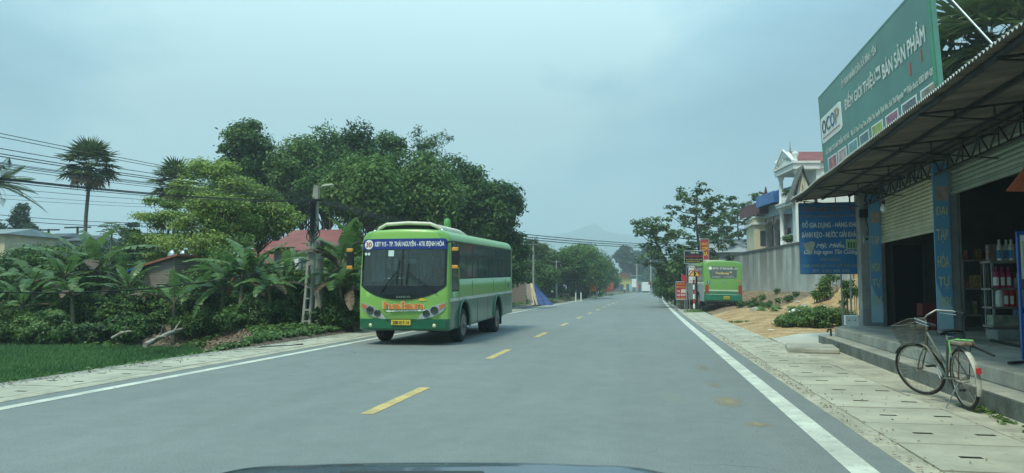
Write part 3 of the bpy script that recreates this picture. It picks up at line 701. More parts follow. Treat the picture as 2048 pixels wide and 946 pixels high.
    # mirrors
    for s in (-1, 1):
        g = MB(); g.tube([(s*1.02, .25, 2.42), (s*1.18, .12, 2.44), (s*1.30, .05, 2.36), (s*1.30, .05, 2.2)], .02, 8); mr_ = T.part('mirror_arm', g, BLACK)
        g = MB(); g.cbox((s*1.30, .05, 2.03), (.17, .12, .42)); T.part('mirror', g, BLACK, parent=mr_, bevel=.03)
        for zz in (2.25, 1.84):
            g = MB(); g.cbox((s*1.30, .03, zz), (.15, .10, .09)); T.part('mirror_light', g, mat('mirror_orange', (.7, .3, .04), .3, .05), parent=mr_, bevel=.02)
    # side glazing
    for s in (-1, 1):
        x = s*(BW-.012); spans = [(.47, .99)]+[(1.14+1.36*k, 1.14+1.36*(k+1)-.07) for k in range(5)]
        for q, (y0, y1) in enumerate(spans):
            z0 = 1.27 if q == 0 else 1.57
            g = MB(); g.box(x-.006, x+.006, y0, y1, z0, 2.43); wn = T.part('window', g, GLASS_D)
            g = MB(); g.box(x-.02, x+.012, y0, y1, 2.12, 2.145)
            if q: g.box(x-.02, x+.012, (y0+y1)/2-.012, (y0+y1)/2+.012, z0, 2.12)
            T.part('window_bar', g, BLACK, parent=wn)
            if q:
                g = MB(); g.box(x-.04, x+.008, y1, y1+.07, z0-.02, 2.45); T.part('window_post', g, BLACK)
                if q in (2, 4) :
                    g = MB(); cy = y0+.25; g.grid(lambda a, b: (x-s*(.07+.02*math.sin(a*22)), cy+.45*a, 1.62+.46*b), 24, 2); T.part('curtain', g, mat('curtain', (.35, .40, .42), .9, .1, 5))
        g = MB(); g.box(x-.02, x+.006, .44, L-.28, 2.43, 2.47); T.part('rain_strip', g, BLACK)
        g = MB()
        for ya in (1.55, 5.7):
            pts = [(BW*s+s*.012, ya+.56*math.cos(R(t)), .46+.56*math.sin(R(t))) for t in range(-14, 196, 10)]
            g.tube(pts, .03, 6)
        T.part('arch_trim', g, mat('arch_green', (.09, .22, .14), .5, .2, 4))
    # air conditioner pod with its open front hoop, roof vent
    cream = mat('pod_cream', (.70, .66, .52), .5, .1, 3)
    g = MB(); W_ = .80; n = 22; n2 = 20
    def pod(u, v):
        y = .55+3.3*v; w_ = W_*(1-.12*v); h = .21*(min(1, (1-v)*3.2)**.6)
        a = math.pi*u; c, s_ = math.cos(a), math.sin(a)
        return (-w_*math.copysign(abs(c)**.45, c), y, BH-.02+h*abs(s_)**.5)
    g.grid(pod, n, n2); T.part('air_conditioner', g, cream)
    g = MB(); g.box(-.55, .55, .535, .9, BH+.03, BH+.14); ac = T.part('air_conditioner_grille', g, BLACK)
    g = MB(); pts = [(-.86, .66, BH-.05), (-.74, .56, BH+.08), (-.55, .5, BH+.165), (0, .47, BH+.19), (.55, .5, BH+.165), (.74, .56, BH+.08), (.86, .66, BH-.05)]; g.tube(pts, .045, 8); T.part('hoop', g, cream)
    g = MB()
    for k in range(7): g.cbox((0, 1.3+k*.3, BH+.19), (.9, .06, .02))
    T.part('air_conditioner_louvre', g, mat('pod_dull', (.5, .47, .37), .6, .1))
    g = MB(); g.lathe([(.10, 0), (.10, .2), (.085, .34), (.03, .37)], (.30, 2.9, BH+.10), 14); T.part('roof_vent', g, mat('vent_green', (.08, .25, .07), .5, .1))
    g = MB()
    for s in (-1, 1): g.lathe([(.045, 0), (.045, .05), (.02, .07)], (s*.85, .5, BH-.03), 10)
    T.part('marker_lamp', g, CHROME)
    # wheels, rear panel, tail
    for ya in (1.55, 5.7):
        for s in (-1, 1):
            zc = .42 - ya*math.tan(BUS_RX)
            wheel(T, s*.965, ya, zc, .42, s)
            if ya > 5:
                g = MB(); g.lathe([(.26, -.1), (.41, -.1), (.42, 0), (.41, .1), (.26, .1)], (s*.68, ya, zc), 24, axis='X'); T.part('inner_wheel', g, RUBBER)
    g = MB()
    for ya in (1.55, 5.7): g.tube([(-.9, ya, .38), (.9, ya, .38)], .07, 8)
    g.box(-.35, .35, 1.0, 7.5, .28, .42); T.part('chassis', g, BLACK)
    g = MB()
    for s in (-1, 1): g.box(s*.95-.16, s*.95+.16, 6.32, 6.335, .08, .5)
    T.part('mud_flap', g, RUBBER)
    g = MB(); g.box(-.85, .85, L-.012, L+.01, 1.5, 2.35); T.part('rear_window', g, GLASS_D)
    for s in (-1, 1):
        g = MB(); g.box(s*.98-.07, s*.98+.07, L-.03, L+.02, .75, 1.3); T.part('tail_lamp', g, RED_P)
    for s in (-1, 1):
        for y0, za, zb2_ in ((1.06, .36, 1.5), (2.45, 1.1, 1.5), (3.0, .36, 1.0), (4.3, .36, 1.0), (5.1, 1.1, 1.5), (6.9, .36, 1.5)):
            g = MB(); x = s*(BW-.012*max(0, zb2_-1.2)*.5); g.box(x-.004, x+.004, y0, y0+.012, za, zb2_); T.part('panel_seam', g, BLACK)
    # side details: route sticker near the tail
    g = MB(); g.box(BW+.0, BW+.006, 7.35, 7.5, 1.2, 1.36); T.part('side_sticker', g, BLUE_P)
    # cabin: dashboard, steering wheel, seats with pale covers
    g = MB(); g.box(-.98, .98, .34, .68, 1.05, 1.36); T.part('dashboard', g, mat('dash', (.05, .06, .06), .7, .1), bevel=.03)
    g = MB(); M_ = Matrix.Translation((.55, .72, 1.42)) @ Matrix.Rotation(R(62), 4, 'X'); g.torus((0, 0, 0), .22, .018, 'Z', 28, 8, M=M_)
    g.add([], []); g.tube([M_ @ Vector((0, 0, 0)), (.55, .6, 1.25)], .02, 6); g.tube([M_ @ Vector((-.22, 0, 0)), M_ @ Vector((.22, 0, 0))], .015, 6); T.part('steering_wheel', g, BLACK)
    sc = mat('seat_cover', (.32, .36, .36), .85, .15, 4)
    for r_ in range(5):
        for x in (-.82, -.40, .40, .82):
            g = MB(); y = 1.65+r_*1.25
            if r_ == 0 and x < 0: continue
            g.cbox((x, y, 1.32), (.38, .4, .1)); g.cbox((x, y+.22, 1.66), (.38, .09, .62)); T.part('seat', g, sc, bevel=.03)
    g = MB(); g.grid(lambda a, b: (-.98+.32*a, .62+.03*math.sin(a*26), 1.5+.75*b), 24, 2); T.part('curtain', g, MATS['curtain'])
    g = MB(); g.grid(lambda a, b: (.15+.3*a, .95+.03*math.sin(a*26), 1.55+.7*b), 24, 2); T.part('curtain', g, MATS['curtain'])
    g = MB(); rect(g, -.36, -.22, 2.10, 2.24, P(.014)); T.part('permit_sticker', g, mat('sticker', (.6, .75, .72), .5, .05))
    g = MB()
    for cx in (-.96, -.88): disc(g, cx, 2.16, .035, P(.014), 14)
    T.part('round_sticker', g, MATS['sticker'])
    return T
bus = make_bus()
# the driver
J = seated(arms_fwd=.5, lean=.05, hand_z=1.52, seat=1.22, foot_z=.98, knee=(.16, .42, 1.3), foot_y=.5)
dr = person('person', '', J, PE, [SKIN, mat('shirt_red', (.32, .06, .05), .8, .1), mat('trousers', (.04, .045, .06), .85, .1)], (0, 0, 0))
cloth_mats(dr, lambda c: 0 if (c.z > 1.86 or c.y > .44 and c.z > 1.4) else (1 if c.z > 1.3 else 2))
dr.matrix_world = bus.e.matrix_basis @ Matrix.Translation((.55, 1.22, 0)) @ Matrix.Rotation(math.pi, 4, 'Z')
tag(dr, 'person in a dull red shirt at the wheel behind the windscreen of the oncoming bus', 'person')

def make_bus2():
    c = at(1447, 612, 43.6); z0 = H(c.x, c.y)+.02
    T = Thing('bus', 'green and grey minibus with lettered rear window parked nose away on the right verge', 'bus', (0, 0, 0), Matrix.Translation((c.x, c.y, z0)) @ Matrix.Rotation(R(6), 4, 'Z') @ Matrix.Rotation(R(1.2), 4, 'Y'))
    L = 7.6; F = Fback
    body = build('body', hull(F, L, None), [livery('bus_livery_grey', (.40, .45, .45), .6, 1.4, back=True)], T.e)
    g = MB()
    for ya in (1.9, 6.1):
        for s in (-1, 1): g.lathe([(.5, -.5), (.5, .5)], (s*1.3, ya, .42), 24, axis='X', smooth=False)
    cut(body, g, BLACK)
    P = lambda off: (lambda a, b: (a, F(a, b)-off, b))
    rw = T.part('rear_window', patch([(-.74, 1.70), (.76, 1.73), (.79, 2.40), (-.86, 2.42), (-.82, 2.1)], F, .01), mat('rear_glass', (.12, .15, .15), .15, .15, 3))
    g = MB(); letters(g, 'KĐT 915 - TP. THÁI NGUYÊN - ATK', -.62, .80, 2.24, 2.38, P(.02), .04); T.part('lettering', g, WHITE_P, parent=rw); g = MB(); disc(g, -.76, 2.30, .1, P(.02)); T.part('number_disc', g, WHITE_P, parent=rw)
    g = MB(); letters(g, 'Tranthuong', -.45, .32, 1.92, 2.08, P(.02), .045, .3); T.part('lettering', g, mat('gold', (.8, .6, .25), .5, .05), parent=rw); g = MB(); disc(g, .42, 2.08, .06, P(.02), 8, r2=.04); T.part('leaf_emblem', g, MATS['gold'], parent=rw)
    g = MB(); letters(g, 'Hotline 0208 3855 855', -.68, -.2, 1.76, 1.81, P(.02), .03); T.part('lettering', g, WHITE_P, parent=rw); g = MB(); letters(g, 'www xe bus TN com', .02, .62, 1.78, 1.83, P(.02), .03); T.part('lettering', g, WHITE_P, parent=rw)
    g = MB(); disc(g, 0, 1.52, .11, P(.012), r2=.035); T.part('badge', g, CHROME)
    g = MB(); rect(g, -.95, .98, 1.375, 1.385, P(.004)); T.part('hatch_seam', g, BLACK)
    g = MB(); disc(g, -.86, 1.46, .09, P(.012)); st = T.part('sticker', g, BLUE_P)
    g = MB(); rect(g, -.87, -.83, 1.41, 1.50, P(.016)); T.part('mark', g, WHITE_P, parent=st)
    for s in (-1, 1):
        pl = [(s*.86, .80), (s*1.06, .80), (s*1.05, 1.32), (s*.86, 1.32)]; T.part('tail_lamp', patch(pl if s > 0 else pl[::-1], F, .03), mat('tail_red', (.35, .05, .04), .3, .2, 6))
    for z0_, z1_, cc in ((.985, 1.035, (.62, .72, .55)), (.745, .785, (.30, .50, .38))): T.part('stripe', patch([(-1.02, z0_), (1.02, z0_), (1.02, z1_), (-1.02, z1_)], F, .008), mat('stripe_%d' % int(z0_*100), cc, .5, .1))
    T.part('side_marker', patch([(.8, 1.50), (1.0, 1.50), (1.0, 1.58), (.8, 1.58)], F, .012), mat('red_white', (.6, .2, .15), .5, .2, 9))
    g = patch([(-1.07, .42), (1.07, .42), (1.09, .74), (-1.09, .70)], F, .05, thick=.08); T.part('bumper', g, mat('bumper_green', (.02, .17, .10), .45, .15, 4))
    g = MB(); y = F(0, .6)-.07; g.box(.0, .33, y-.01, y+.03, .50, .66); pt = T.part('number_plate', g, YELLOW_P)
    g = MB(); letters(g, '20B 018.36', .03, .30, .54, .62, lambda a, b: (a, y-.014, b), .02); T.part('lettering', g, BLACK, parent=pt)
    for s in (-1, 1):
        x = s*(BW-.005)
        for k in range(5):
            g = MB(); y0 = .7+k*1.25; g.box(x-.01, x+.01, y0, y0+1.16, 1.5, 2.4); T.part('window', g, mat('dull_glass', (.05, .07, .075), .15, .2, 3))
        g = MB(); g.box(x-.015, x+.008, .55, L-.4, 2.4, 2.45); T.part('rain_strip', g, BLACK)
        for ya in (1.9, 6.1): wheel(T, s*.95, ya, .40, .41, s)
    g = MB(); g.box(-.9, .9, .25, 7, .2, .4); g.tube([(-.8, 1.9, .36), (.8, 1.9, .36)], .08, 8); T.part('chassis', g, BLACK)
    g = MB(); g.tube([(-.3, .25, .28), (.1, .2, .3), (.4, .3, .27)], .05, 8); T.part('exhaust', g, RUST)
    g = MB(); g.box(-.6, .6, 2.4, 4.6, BH, BH+.16); T.part('air_conditioner', g, MATS['pod_dull'], bevel=.05)
    return T
bus2 = make_bus2()
# ------------------------------------------------------------ the shop row on the right (modelled in its own frame: x = away from the road, y = along it)
SF = -SHOP_A
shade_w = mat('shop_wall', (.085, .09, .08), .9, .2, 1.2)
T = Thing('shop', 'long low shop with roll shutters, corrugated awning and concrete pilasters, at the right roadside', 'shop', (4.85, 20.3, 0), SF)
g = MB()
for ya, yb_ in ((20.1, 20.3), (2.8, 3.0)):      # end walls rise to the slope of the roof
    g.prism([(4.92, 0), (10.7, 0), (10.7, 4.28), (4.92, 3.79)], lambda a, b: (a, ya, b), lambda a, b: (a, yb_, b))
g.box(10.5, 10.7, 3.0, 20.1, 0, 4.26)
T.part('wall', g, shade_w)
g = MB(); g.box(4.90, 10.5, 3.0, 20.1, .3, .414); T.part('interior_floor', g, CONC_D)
pil = mat('pilaster', (.27, .28, .26), .88, .25, 2, .15)
for y, w_ in ((19.88, .42), (14.9, .12), (10.1, .12), (5.3, .12)):
    g = MB()
    if y > 19: g.box(4.50, 4.92, y, y+w_, .05, 3.75)
    else: g.box(4.88, 5.05, y-.10, y+.10, .41, 3.75)
    T.part('pilaster', g, pil, bevel=.01)
sh1 = mat('shutter_beige', (.50, .49, .34), .55, .14, 1.5, metal=.1); sh2 = mat('shutter_green', (.30, .35, .28), .55, .14, 1.5, metal=.1)
def shutter(y0, y1, z0, z1, m):
    g = MB(); n = int((z1-z0)/.075); vs = []
    prof = []
    for k in range(n):
        zb = z0+k*(z1-z0)/n; h = (z1-z0)/n
        prof += [(4.93, zb), (4.905, zb+h*.3), (4.905, zb+h*.65), (4.93, zb+h*.98)]
    for x, z in prof: vs += [(x, y0, z), (x, y1, z)]
    g.add(vs, [(2*i, 2*i+1, 2*i+3, 2*i+2) for i in range(len(prof)-1)]); g.box(4.89, 4.94, y0, y1, z0-.06, z0)
    return T.part('roll_shutter', g, m)
shutter(15.05, 19.6, 2.50, 3.62, sh1); shutter(10.25, 14.75, 3.10, 3.66, sh2); shutter(5.45, 9.95, 3.10, 3.66, sh2)
for y in (19.62, 15.02, 14.78, 10.22, 9.98, 5.42):
    g = MB(); g.box(4.84, 4.97, y-.03, y+.03, .43, 3.66); g.box(4.825, 4.985, y-.012, y+.012, .43, 3.66); T.part('shutter_rail', g, GALV)
bb = mat('board_sky_blue', (.07, .25, .46), .5, .2, 2.0, col2=(.14, .30, .42)); by = mat('board_yellow', (.55, .58, .36), .6, .12, 5); bl = mat('board_pale_blue', (.35, .55, .62), .6, .12, 2)
def vboard(y, words, L0=4.57, L1=4.83, peel=True):
    g = MB(); g.box(L0, L1, y-.03, y, .50, 3.62); b_ = T.part('pilaster_board', g, bb)
    f = lambda a, b: (L0+a*(L1-L0), y-.034, b)
    g = MB(); g.add([f(.02, .52), f(.98, .52), f(.98, 1.0), (f(.6, 1.12)), f(.35, 1.2), f(.02, 1.45)], [(0, 1, 2, 3, 4, 5)]); T.part('panel', g, bl, parent=b_)
    for s, z0, z1, q in words: g = MB(); letters(g, s, .14, .86, z0, z1, f, .03); T.part('lettering', g, by, parent=b_)
    g = MB()
    if peel:
        rect(g, .15, .95, 2.93, 3.2, f); T.part('peeled_patch', g, mat('peeled', (.35, .27, .24), .8, .25, 6), parent=b_)
vboard(14.72, [('ĐẠI', 2.62, 2.82, 0), ('TẠP', 2.16, 2.42, 0), ('HÓA', 1.72, 1.98, 0), ('TỰ', 1.34, 1.58, 0), ('CHỌN', 1.0, 1.2, 0)])
vboard(19.45, [('TẠP', 2.35, 2.62, 0), ('HÓA', 1.75, 2.0, 0), ('TỰ', 1.35, 1.6, 0), ('CH', .95, 1.15, 0)], 4.60, 4.86)
# corrugated roof running out over the steps
rm = mat('old_fibre_roof', (.19, .17, .14), .85, .3, 1.4, .1, col2=(.08, .075, .065), stretch=(.5, 2.5, 1)); g = MB(); nyy = int(18.9/.02)
def roof(u, v):
    x = 2.99+u*8.0+.02*math.sin(v*31)*(u == 0); y = 2.2+18.4*v
    return (x, y, 3.66+.085*(x-2.99)+.02*math.sin(y*2*math.pi/.085)+(.012*math.sin(y*1.9) if u == 0 else 0))
n = 1100; xs = [0, .12, .3, 1]
g.add([roof(u, k/n) for u in xs for k in range(n+1)], [(j*(n+1)+i, j*(n+1)+i+1, (j+1)*(n+1)+i+1, (j+1)*(n+1)+i) for j in range(3) for i in range(n)], 0, True)
g.add([tuple(Vector(roof(u, k/n))+Vector((0, 0, .008))) for u in xs for k in range(n+1)], [(j*(n+1)+i, j*(n+1)+i+1, (j+1)*(n+1)+i+1, (j+1)*(n+1)+i) for j in range(3) for i in range(n)], 1, True)
g.add([roof(0, k/n) for k in range(n+1)]+[tuple(Vector(roof(0, k/n))+Vector((0, 0, .008))) for k in range(n+1)], [(i, i+1, n+2+i, n+1+i) for i in range(n)], 1)
T.part('roof', g, [rm, mat('roof_top', (.42, .44, .42), .85, .2, 2)], recalc=False)
zr = lambda x: 3.63+.085*(x-2.99)
dst = mat('dark_steel', (.05, .055, .055), .7, .3, 4, metal=.2)
for x in (3.12, 3.75, 4.4, 5.6, 7.2, 9):
    g = MB(); g.box(x-.025, x+.025, 2.5, 20.5, zr(x)-.05, zr(x)-.002); T.part('purlin', g, dst)
for k in range(8):
    y = 19.9-k*2.4; g = MB(); g.tube([(3.06, y, zr(3.06)-.06), (4.9, y, zr(4.9)-.06)], .016, 6); g.tube([(4.9, y, 3.35), (3.06, y, zr(3.06)-.07)], .012, 6)
    for q in range(3):
        a = 3.5+q*.45; zz = 3.35+(4.9-a)/1.84*.22; g.tube([(a, y, zz), (a, y, zr(a)-.06)], .012, 5)
    T.part('awning_bracket', g, dst)
g = MB(); x = 4.62
g.tube([(x, 3, 3.72), (x, 19.9, 3.72)], .025, 6); g.tube([(x, 3, 3.40), (x, 19.9, 3.40)], .025, 6)
y = 3.2
while y < 19.5:
    g.tube([(x, y, 3.40), (x, y+.35, 3.72)], .014, 5); g.tube([(x, y+.35, 3.72), (x, y+.7, 3.40)], .014, 5); g.tube([(x, y+.35, 3.72), (x, y+.35, 3.40)], .012, 5); y += .7
T.part('lattice_beam', g, dst)
g = MB(); g.box(4.90, 5.0, 3, 20.1, 3.64, 3.78); T.part('lintel', g, pil)
# doorway in the far end wall
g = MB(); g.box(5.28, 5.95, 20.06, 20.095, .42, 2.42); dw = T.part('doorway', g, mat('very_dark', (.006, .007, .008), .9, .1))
g = MB(); g.box(5.2, 5.28, 20.03, 20.09, .42, 2.5); g.box(5.95, 6.03, 20.03, 20.09, .42, 2.5); g.box(5.2, 6.03, 20.03, 20.09, 2.42, 2.5); T.part('door_frame', g, mat('frame_brown', (.07, .06, .05), .7, .2), parent=dw)
g = MB()
def stuffed(x0, x1): pass
SHOP = T

# steps: two treads and the platform, one cast thing
stc = mat('step_concrete', (.38, .37, .31), .9, .2, 1.6, .3, col2=(.21, .21, .18), fine=.14)
g = MB()
def plan(poly, z0, z1, mi=0): g.prism(poly, lambda a, b: (a, b, z0), lambda a, b: (a, b, z1), mi)
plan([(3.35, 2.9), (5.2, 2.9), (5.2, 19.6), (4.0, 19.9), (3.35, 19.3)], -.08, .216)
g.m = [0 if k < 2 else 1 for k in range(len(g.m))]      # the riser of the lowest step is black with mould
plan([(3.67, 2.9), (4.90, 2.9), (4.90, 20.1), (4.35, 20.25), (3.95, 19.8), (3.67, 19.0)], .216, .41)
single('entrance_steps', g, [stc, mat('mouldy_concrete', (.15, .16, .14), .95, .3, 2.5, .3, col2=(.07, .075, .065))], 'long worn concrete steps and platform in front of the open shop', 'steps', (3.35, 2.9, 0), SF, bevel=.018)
# rough concrete slab used as a ramp block
c = gr(1634, 706); g = MB(); Mx = Matrix.Translation((c.x, c.y, 0)) @ Matrix.Rotation(R(-8), 4, 'Z')
g.box(-.58, .42, -.22, 1.1, .0, .115, 0, Mx); single('concrete_block', g, stc, 'small rough concrete slab lying at the near foot of the steps end', 'concrete slab', (c.x, c.y, 0), bevel=.03)

# hanging blue shop board
bbl = mat('sign_blue', (.025, .15, .36), .5, .22, 1.6)
T = Thing('hanging_sign', 'large faded blue hanging board with white lettering at the far end of the shop awning', 'sign', (3.9, 20.45, 1.73), SF)
g = MB(); g.box(3.17, 4.62, 20.42, 20.46, 1.73, 3.54); bp_ = T.part('board', g, bbl)
g = MB()
for a, b in (((3.16, 20.44, 1.72), (4.63, 20.44, 1.72)), ((3.16, 20.44, 3.55), (4.63, 20.44, 3.55)), ((3.16, 20.44, 1.72), (3.16, 20.44, 3.55)), ((4.63, 20.44, 1.72), (4.63, 20.44, 3.55))): g.tube([a, b], .018, 6)
T.part('frame', g, mat('sign_frame', (.06, .11, .18), .6, .2))
g = MB(); g.tube([(3.3, 20.44, 3.55), (3.3, 20.44, 3.62)], .02, 6); g.tube([(4.4, 20.44, 3.55), (4.4, 20.44, 3.72)], .02, 6); g.tube([(4.63, 20.44, 3.3), (4.75, 20.2, 3.3)], .02, 6); T.part('hanger', g, dst)
f = lambda a, b: (3.17+a*1.45, 20.415, 3.54-b*1.81)
V = lambda v: (v-408)/140.
rows = [('white', [('ĐỒ GIA DỤNG - HÀNG KHÔ', .035, .975, 441, 459, .04, 0), ('BÁNH KẸO - NƯỚC GIẢI KHÁT', .035, .975, 462, 479, .04, 0), ('Mỳ, Miến,', .27, .74, 486, 499, .035, .35), ('Chè búp ngon Tân Cương', .06, .96, 501, 512, .035, .35)]),
        ('rust', [('Khánh nước Gia Cường', .03, .97, 412, 427, .03, .35)]),
        ('ochre', [('Chuyên các mặt hàng tiêu dùng chất lượng', .04, .95, 429, 436, .02, 0)]),
        ('olive', [('HẠT GIỐNG:', .33, .66, 515, 525, .03, 0), ('LÚA, NGÔ, LẠC, CÁC QUẢ RAU LOẠI', .06, .95, 528, 537, .03, 0)]),
        ('grey', [('ĐT: 0383 809 435', .2, .8, 540, 546, .02, 0)])]
cols = dict(white=(.62, .66, .62), rust=(.22, .12, .12), ochre=(.30, .27, .12), olive=(.22, .30, .16), grey=(.25, .35, .42))
for cn, rr in rows:
    for s, a0, a1, v1, v0, bo, she in rr: g = MB(); letters(g, s, a0, a1, V(v0), V(v1), f, bo, she); T.part('lettering', g, mat('sign_'+cn, cols[cn], .6, .15, 8), parent=bp_)
g = MB(); g.add([f(a, b) for a, b in ((.05, .57), (.2, .54), (.25, .56), (.22, .66), (.14, .74), (.10, .7))], [tuple(range(6))]); T.part('sack_picture', g, mat('sack', (.38, .40, .34), .8, .2, 8), parent=bp_)
g = MB(); rect(g, .76, .965, .52, .66, f); T.part('picture', g, mat('green_picture', (.10, .28, .12), .8, .5, 20, col2=(.5, .5, .3)), parent=bp_)
g = MB()
for k in range(4): rect(g, .79+k*.045, .82+k*.045, .56, .645, lambda a, b: (3.17+a*1.45, 20.41, 3.54-b*1.81))
T.part('picture_bottles', g, mat('bottle_green', (.03, .14, .05), .6, .2), parent=bp_)

# the big green board above the awning
fa, fb = at(1657, 576, 15.4), at(1897, 576, 9.2)
d_ = Vector((fb.x-fa.x, fb.y-fa.y, 0)); SL = d_.length; d_.normalize(); nrm = Vector((d_.y, -d_.x, 0))
if nrm.x > 0: nrm = -nrm
B0 = Vector((fa.x, fa.y, 0))
def S(off):
    def q(a, z): return B0 + d_*a + nrm*(off+.05*(z-3.6)) + Vector((0, 0, z))
    return q
T = Thing('billboard', 'large green shop board with an OCOP logo and white lettering above the awning', 'sign', tuple(B0+Vector((0, 0, 3.7))))
g = MB(); ol = [(0, 3.72), (SL, 3.72), (SL, 5.35), (0, 5.35)]; g.prism(ol, S(0), S(-.05))
gp = T.part('board', g, mat('billboard_green', (.05, .20, .16), .45, .12, 1.0, coat=.2))
g = MB()
for a0, a1 in ((-.02, .01), (SL-.01, SL+.008)): g.prism([(a0, 3.71), (a1, 3.71), (a1, 5.37), (a0, 5.37)], S(.004), S(-.055))
g.prism([(0, 5.34), (SL, 5.34), (SL, 5.37), (0, 5.37)], S(.004), S(-.055)); T.part('frame', g, mat('frame_green', (.10, .25, .2), .5, .1))
zc_ = lambda u: 5461/(u-1300); s_ = lambda u: min(SL-.03, max(.03, (15.5-zc_(u))/.983*SL/6.36))
g = MB(); g.prism([(s_(1880), 3.72), (SL-.03, 3.72), (SL-.03, 5.33), (s_(1886), 5.33)], S(.004), S(0)); T.part('lighter_band', g, mat('billboard_light', (.04, .30, .15), .45, .1), parent=gp)
for a_ in (
    ('ỦY BAN NHÂN DÂN XÃ BÌNH YÊN', s_(1700), s_(1774), 5.06, 5.23, S(.004), .03),
    ('ĐIỂM GIỚI THIỆU', s_(1703), s_(1768), 4.57, 4.90, S(.004), .05),
    ('BÁN SẢN PHẨM', s_(1783), s_(1873), 4.57, 4.92, S(.004), .05),
    ('HỘ KINH DOANH TRẦN THỊ HÀ', s_(1659), s_(1707), 4.06, 4.24, S(.004), .04),
    ('Địa chỉ: Xóm Trung Tâm, xã Bình Yên, huyện Định Hóa, tỉnh Thái Nguyên *** Điện thoại: 0383 809 435', s_(1711), s_(1883), 4.06, 4.19, S(.004), .03),
    ): g = MB(); letters(g, *a_); T.part('lettering', g, WHITE_P, parent=gp)
g = MB(); rect(g, s_(1770), s_(1779), 4.63, 4.83, S(.008)); T.part('word_box', g, WHITE_P, parent=gp)
g = MB(); letters(g, 'VÀ', s_(1771), s_(1778), 4.67, 4.79, S(.014), .03); T.part('lettering', g, mat('billboard_green'.replace('green', 'ink'), (.03, .15, .12), .5, .1), parent=gp)
g = MB(); a0, a1, z0, z1 = s_(1654), s_(1695), 4.35, 4.88; r_ = .07
pts = [(a0+(.12 if c in (0, 3) else -.12)*0, 0) for c in range(4)]
rr = arcpts(a1-.12, z0+.05, .12, -90, 0, 4, .05)+arcpts(a1-.12, z1-.05, .12, 0, 90, 4, .05)+arcpts(a0+.12, z1-.05, .12, 90, 180, 4, .05)+arcpts(a0+.12, z0+.05, .12, 180, 270, 4, .05)
g.prism(rr, S(.012), S(0)); lg = T.part('logo_panel', g, WHITE_P, parent=gp)
for ch, k, c in (('O', 0, (.06, .05, .06)), ('C', 1, (.05, .14, .12)), ('O', 2, (.03, .10, .35)), ('P', 3, (.45, .30, .14))):
    g = MB(); w4 = (a1-a0-.2)/4; letters(g, ch, a0+.12+k*w4, a0+.12+(k+.86)*w4, 4.53, 4.80, S(.018), .015); T.part('lettering', g, mat('logo_ink%s' % 'abcd'[k], c, .5, .05), parent=gp)
g = MB(); letters(g, 'MỖI XÃ PHƯỜNG MỘT SẢN PHẨM VIỆT NAM', a0+.12, a1-.12, 4.42, 4.47, S(.018), .02); T.part('lettering', g, mat('logo_red', (.55, .12, .10), .5, .05), parent=gp)
pics = [(1661, 1679, (.45, .15, .10)), (1681, 1699, (.5, .35, .3)), (1703, 1722, (.12, .30, .38)), (1726, 1746, (.10, .17, .20)), (1751, 1775, (.25, .42, .06)), (1780, 1807, (.40, .12, .16)), (1813, 1846, (.12, .12, .16)), (1853, 1887, (.25, .22, .14))]
for k, (u0, u1, c) in enumerate(pics):
    g = MB(); rect(g, s_(u0), s_(u1), 3.72, 4.0, S(.004)); fr_ = T.part('picture', g, WHITE_P, parent=gp)
    m_ = mat('picture_print_'+'abcdefgh'[k], tuple(min(1, q*1.25) for q in c), .6, .3, 9, col2=tuple((.03, .05, .05)[j]+.35*c[(j+1) % 3] for j in range(3))); e_ = (s_(u1)-s_(u0))*.08
    g = MB(); rect(g, s_(u0)+e_, s_(u1)-e_, 3.73, 3.975, S(.007)); T.part('print', g, m_, parent=gp)
for q4 in ((1835, 1839, 4.30, 4.48), (1860, 1863, 4.36, 4.52)): g = MB(); rect(g, s_(q4[0]), s_(q4[1]), q4[2], q4[3], S(.004)); T.part('red_mark', g, mat('mark_red', (.45, .10, .06), .5, .1), parent=gp)
g = MB()
for k in range(4):
    a_ = .3+k*(SL-.6)/3
    for zz in (3.62, 5.2): pass
    p0 = S(-.06)(a_, 3.72); p1 = S(-.06)(a_, 5.34); g.tube([p0, p1], .025, 6)
T.part('rear_frame', g, GALV)
g = MB(); g.tube([S(-.07)(SL-.1, 5.35), at(1997, 101, 8.6)], .013, 8); T.part('stay', g, GALV)

# lamp bulb, switch box and bits on the shop
g = MB(); p = Vector((4.3, 16.9, 0)); T = Thing('light_bulb', 'white bulb hanging on a short cord in front of the beige roll shutter', 'lamp', (4.3, 16.9, 2.98), SF)
g.tube([(4.3, 16.9, 3.7), (4.3, 16.9, 3.18)], .008, 5); g.lathe([(.03, 3.1), (.035, 3.12), (.03, 3.2)], (4.3, 16.9, 0), 10); T.part('cord', g, BLACK)
g = MB(); g.lathe([(.012, 2.955), (.05, 2.975), (.065, 3.01), (.055, 3.06), (.03, 3.11)], (4.3, 16.9, 0), 14); T.part('bulb', g, mat('bulb_glass', (.75, .77, .72), .25, .03))
T = Thing('electric_meter', 'small grey electric switch box on the end pilaster beside the blue hanging sign', 'switch box', (4.62, 19.8, 2.55), SF)
g = MB(); g.box(4.55, 4.71, 19.79, 19.87, 2.46, 2.66); T.part('box', g, GALV, bevel=.01); g = MB(); g.lathe([(.03, 19.77), (.03, 19.795)], (4.63, 0, 2.56), 12, axis='Y'); T.part('dial', g, BLACK)
g = MB(); pts = []
for k in range(13): pts.append((4.64+.02*math.sin(k), 19.76-.05*math.sin(k*.9), 2.66+k*.08))
g.tube(pts, .012, 6); g.cbox((4.58, 19.8, 3.2), (.2, .12, .2)); T.part('cable', g, WIRE)
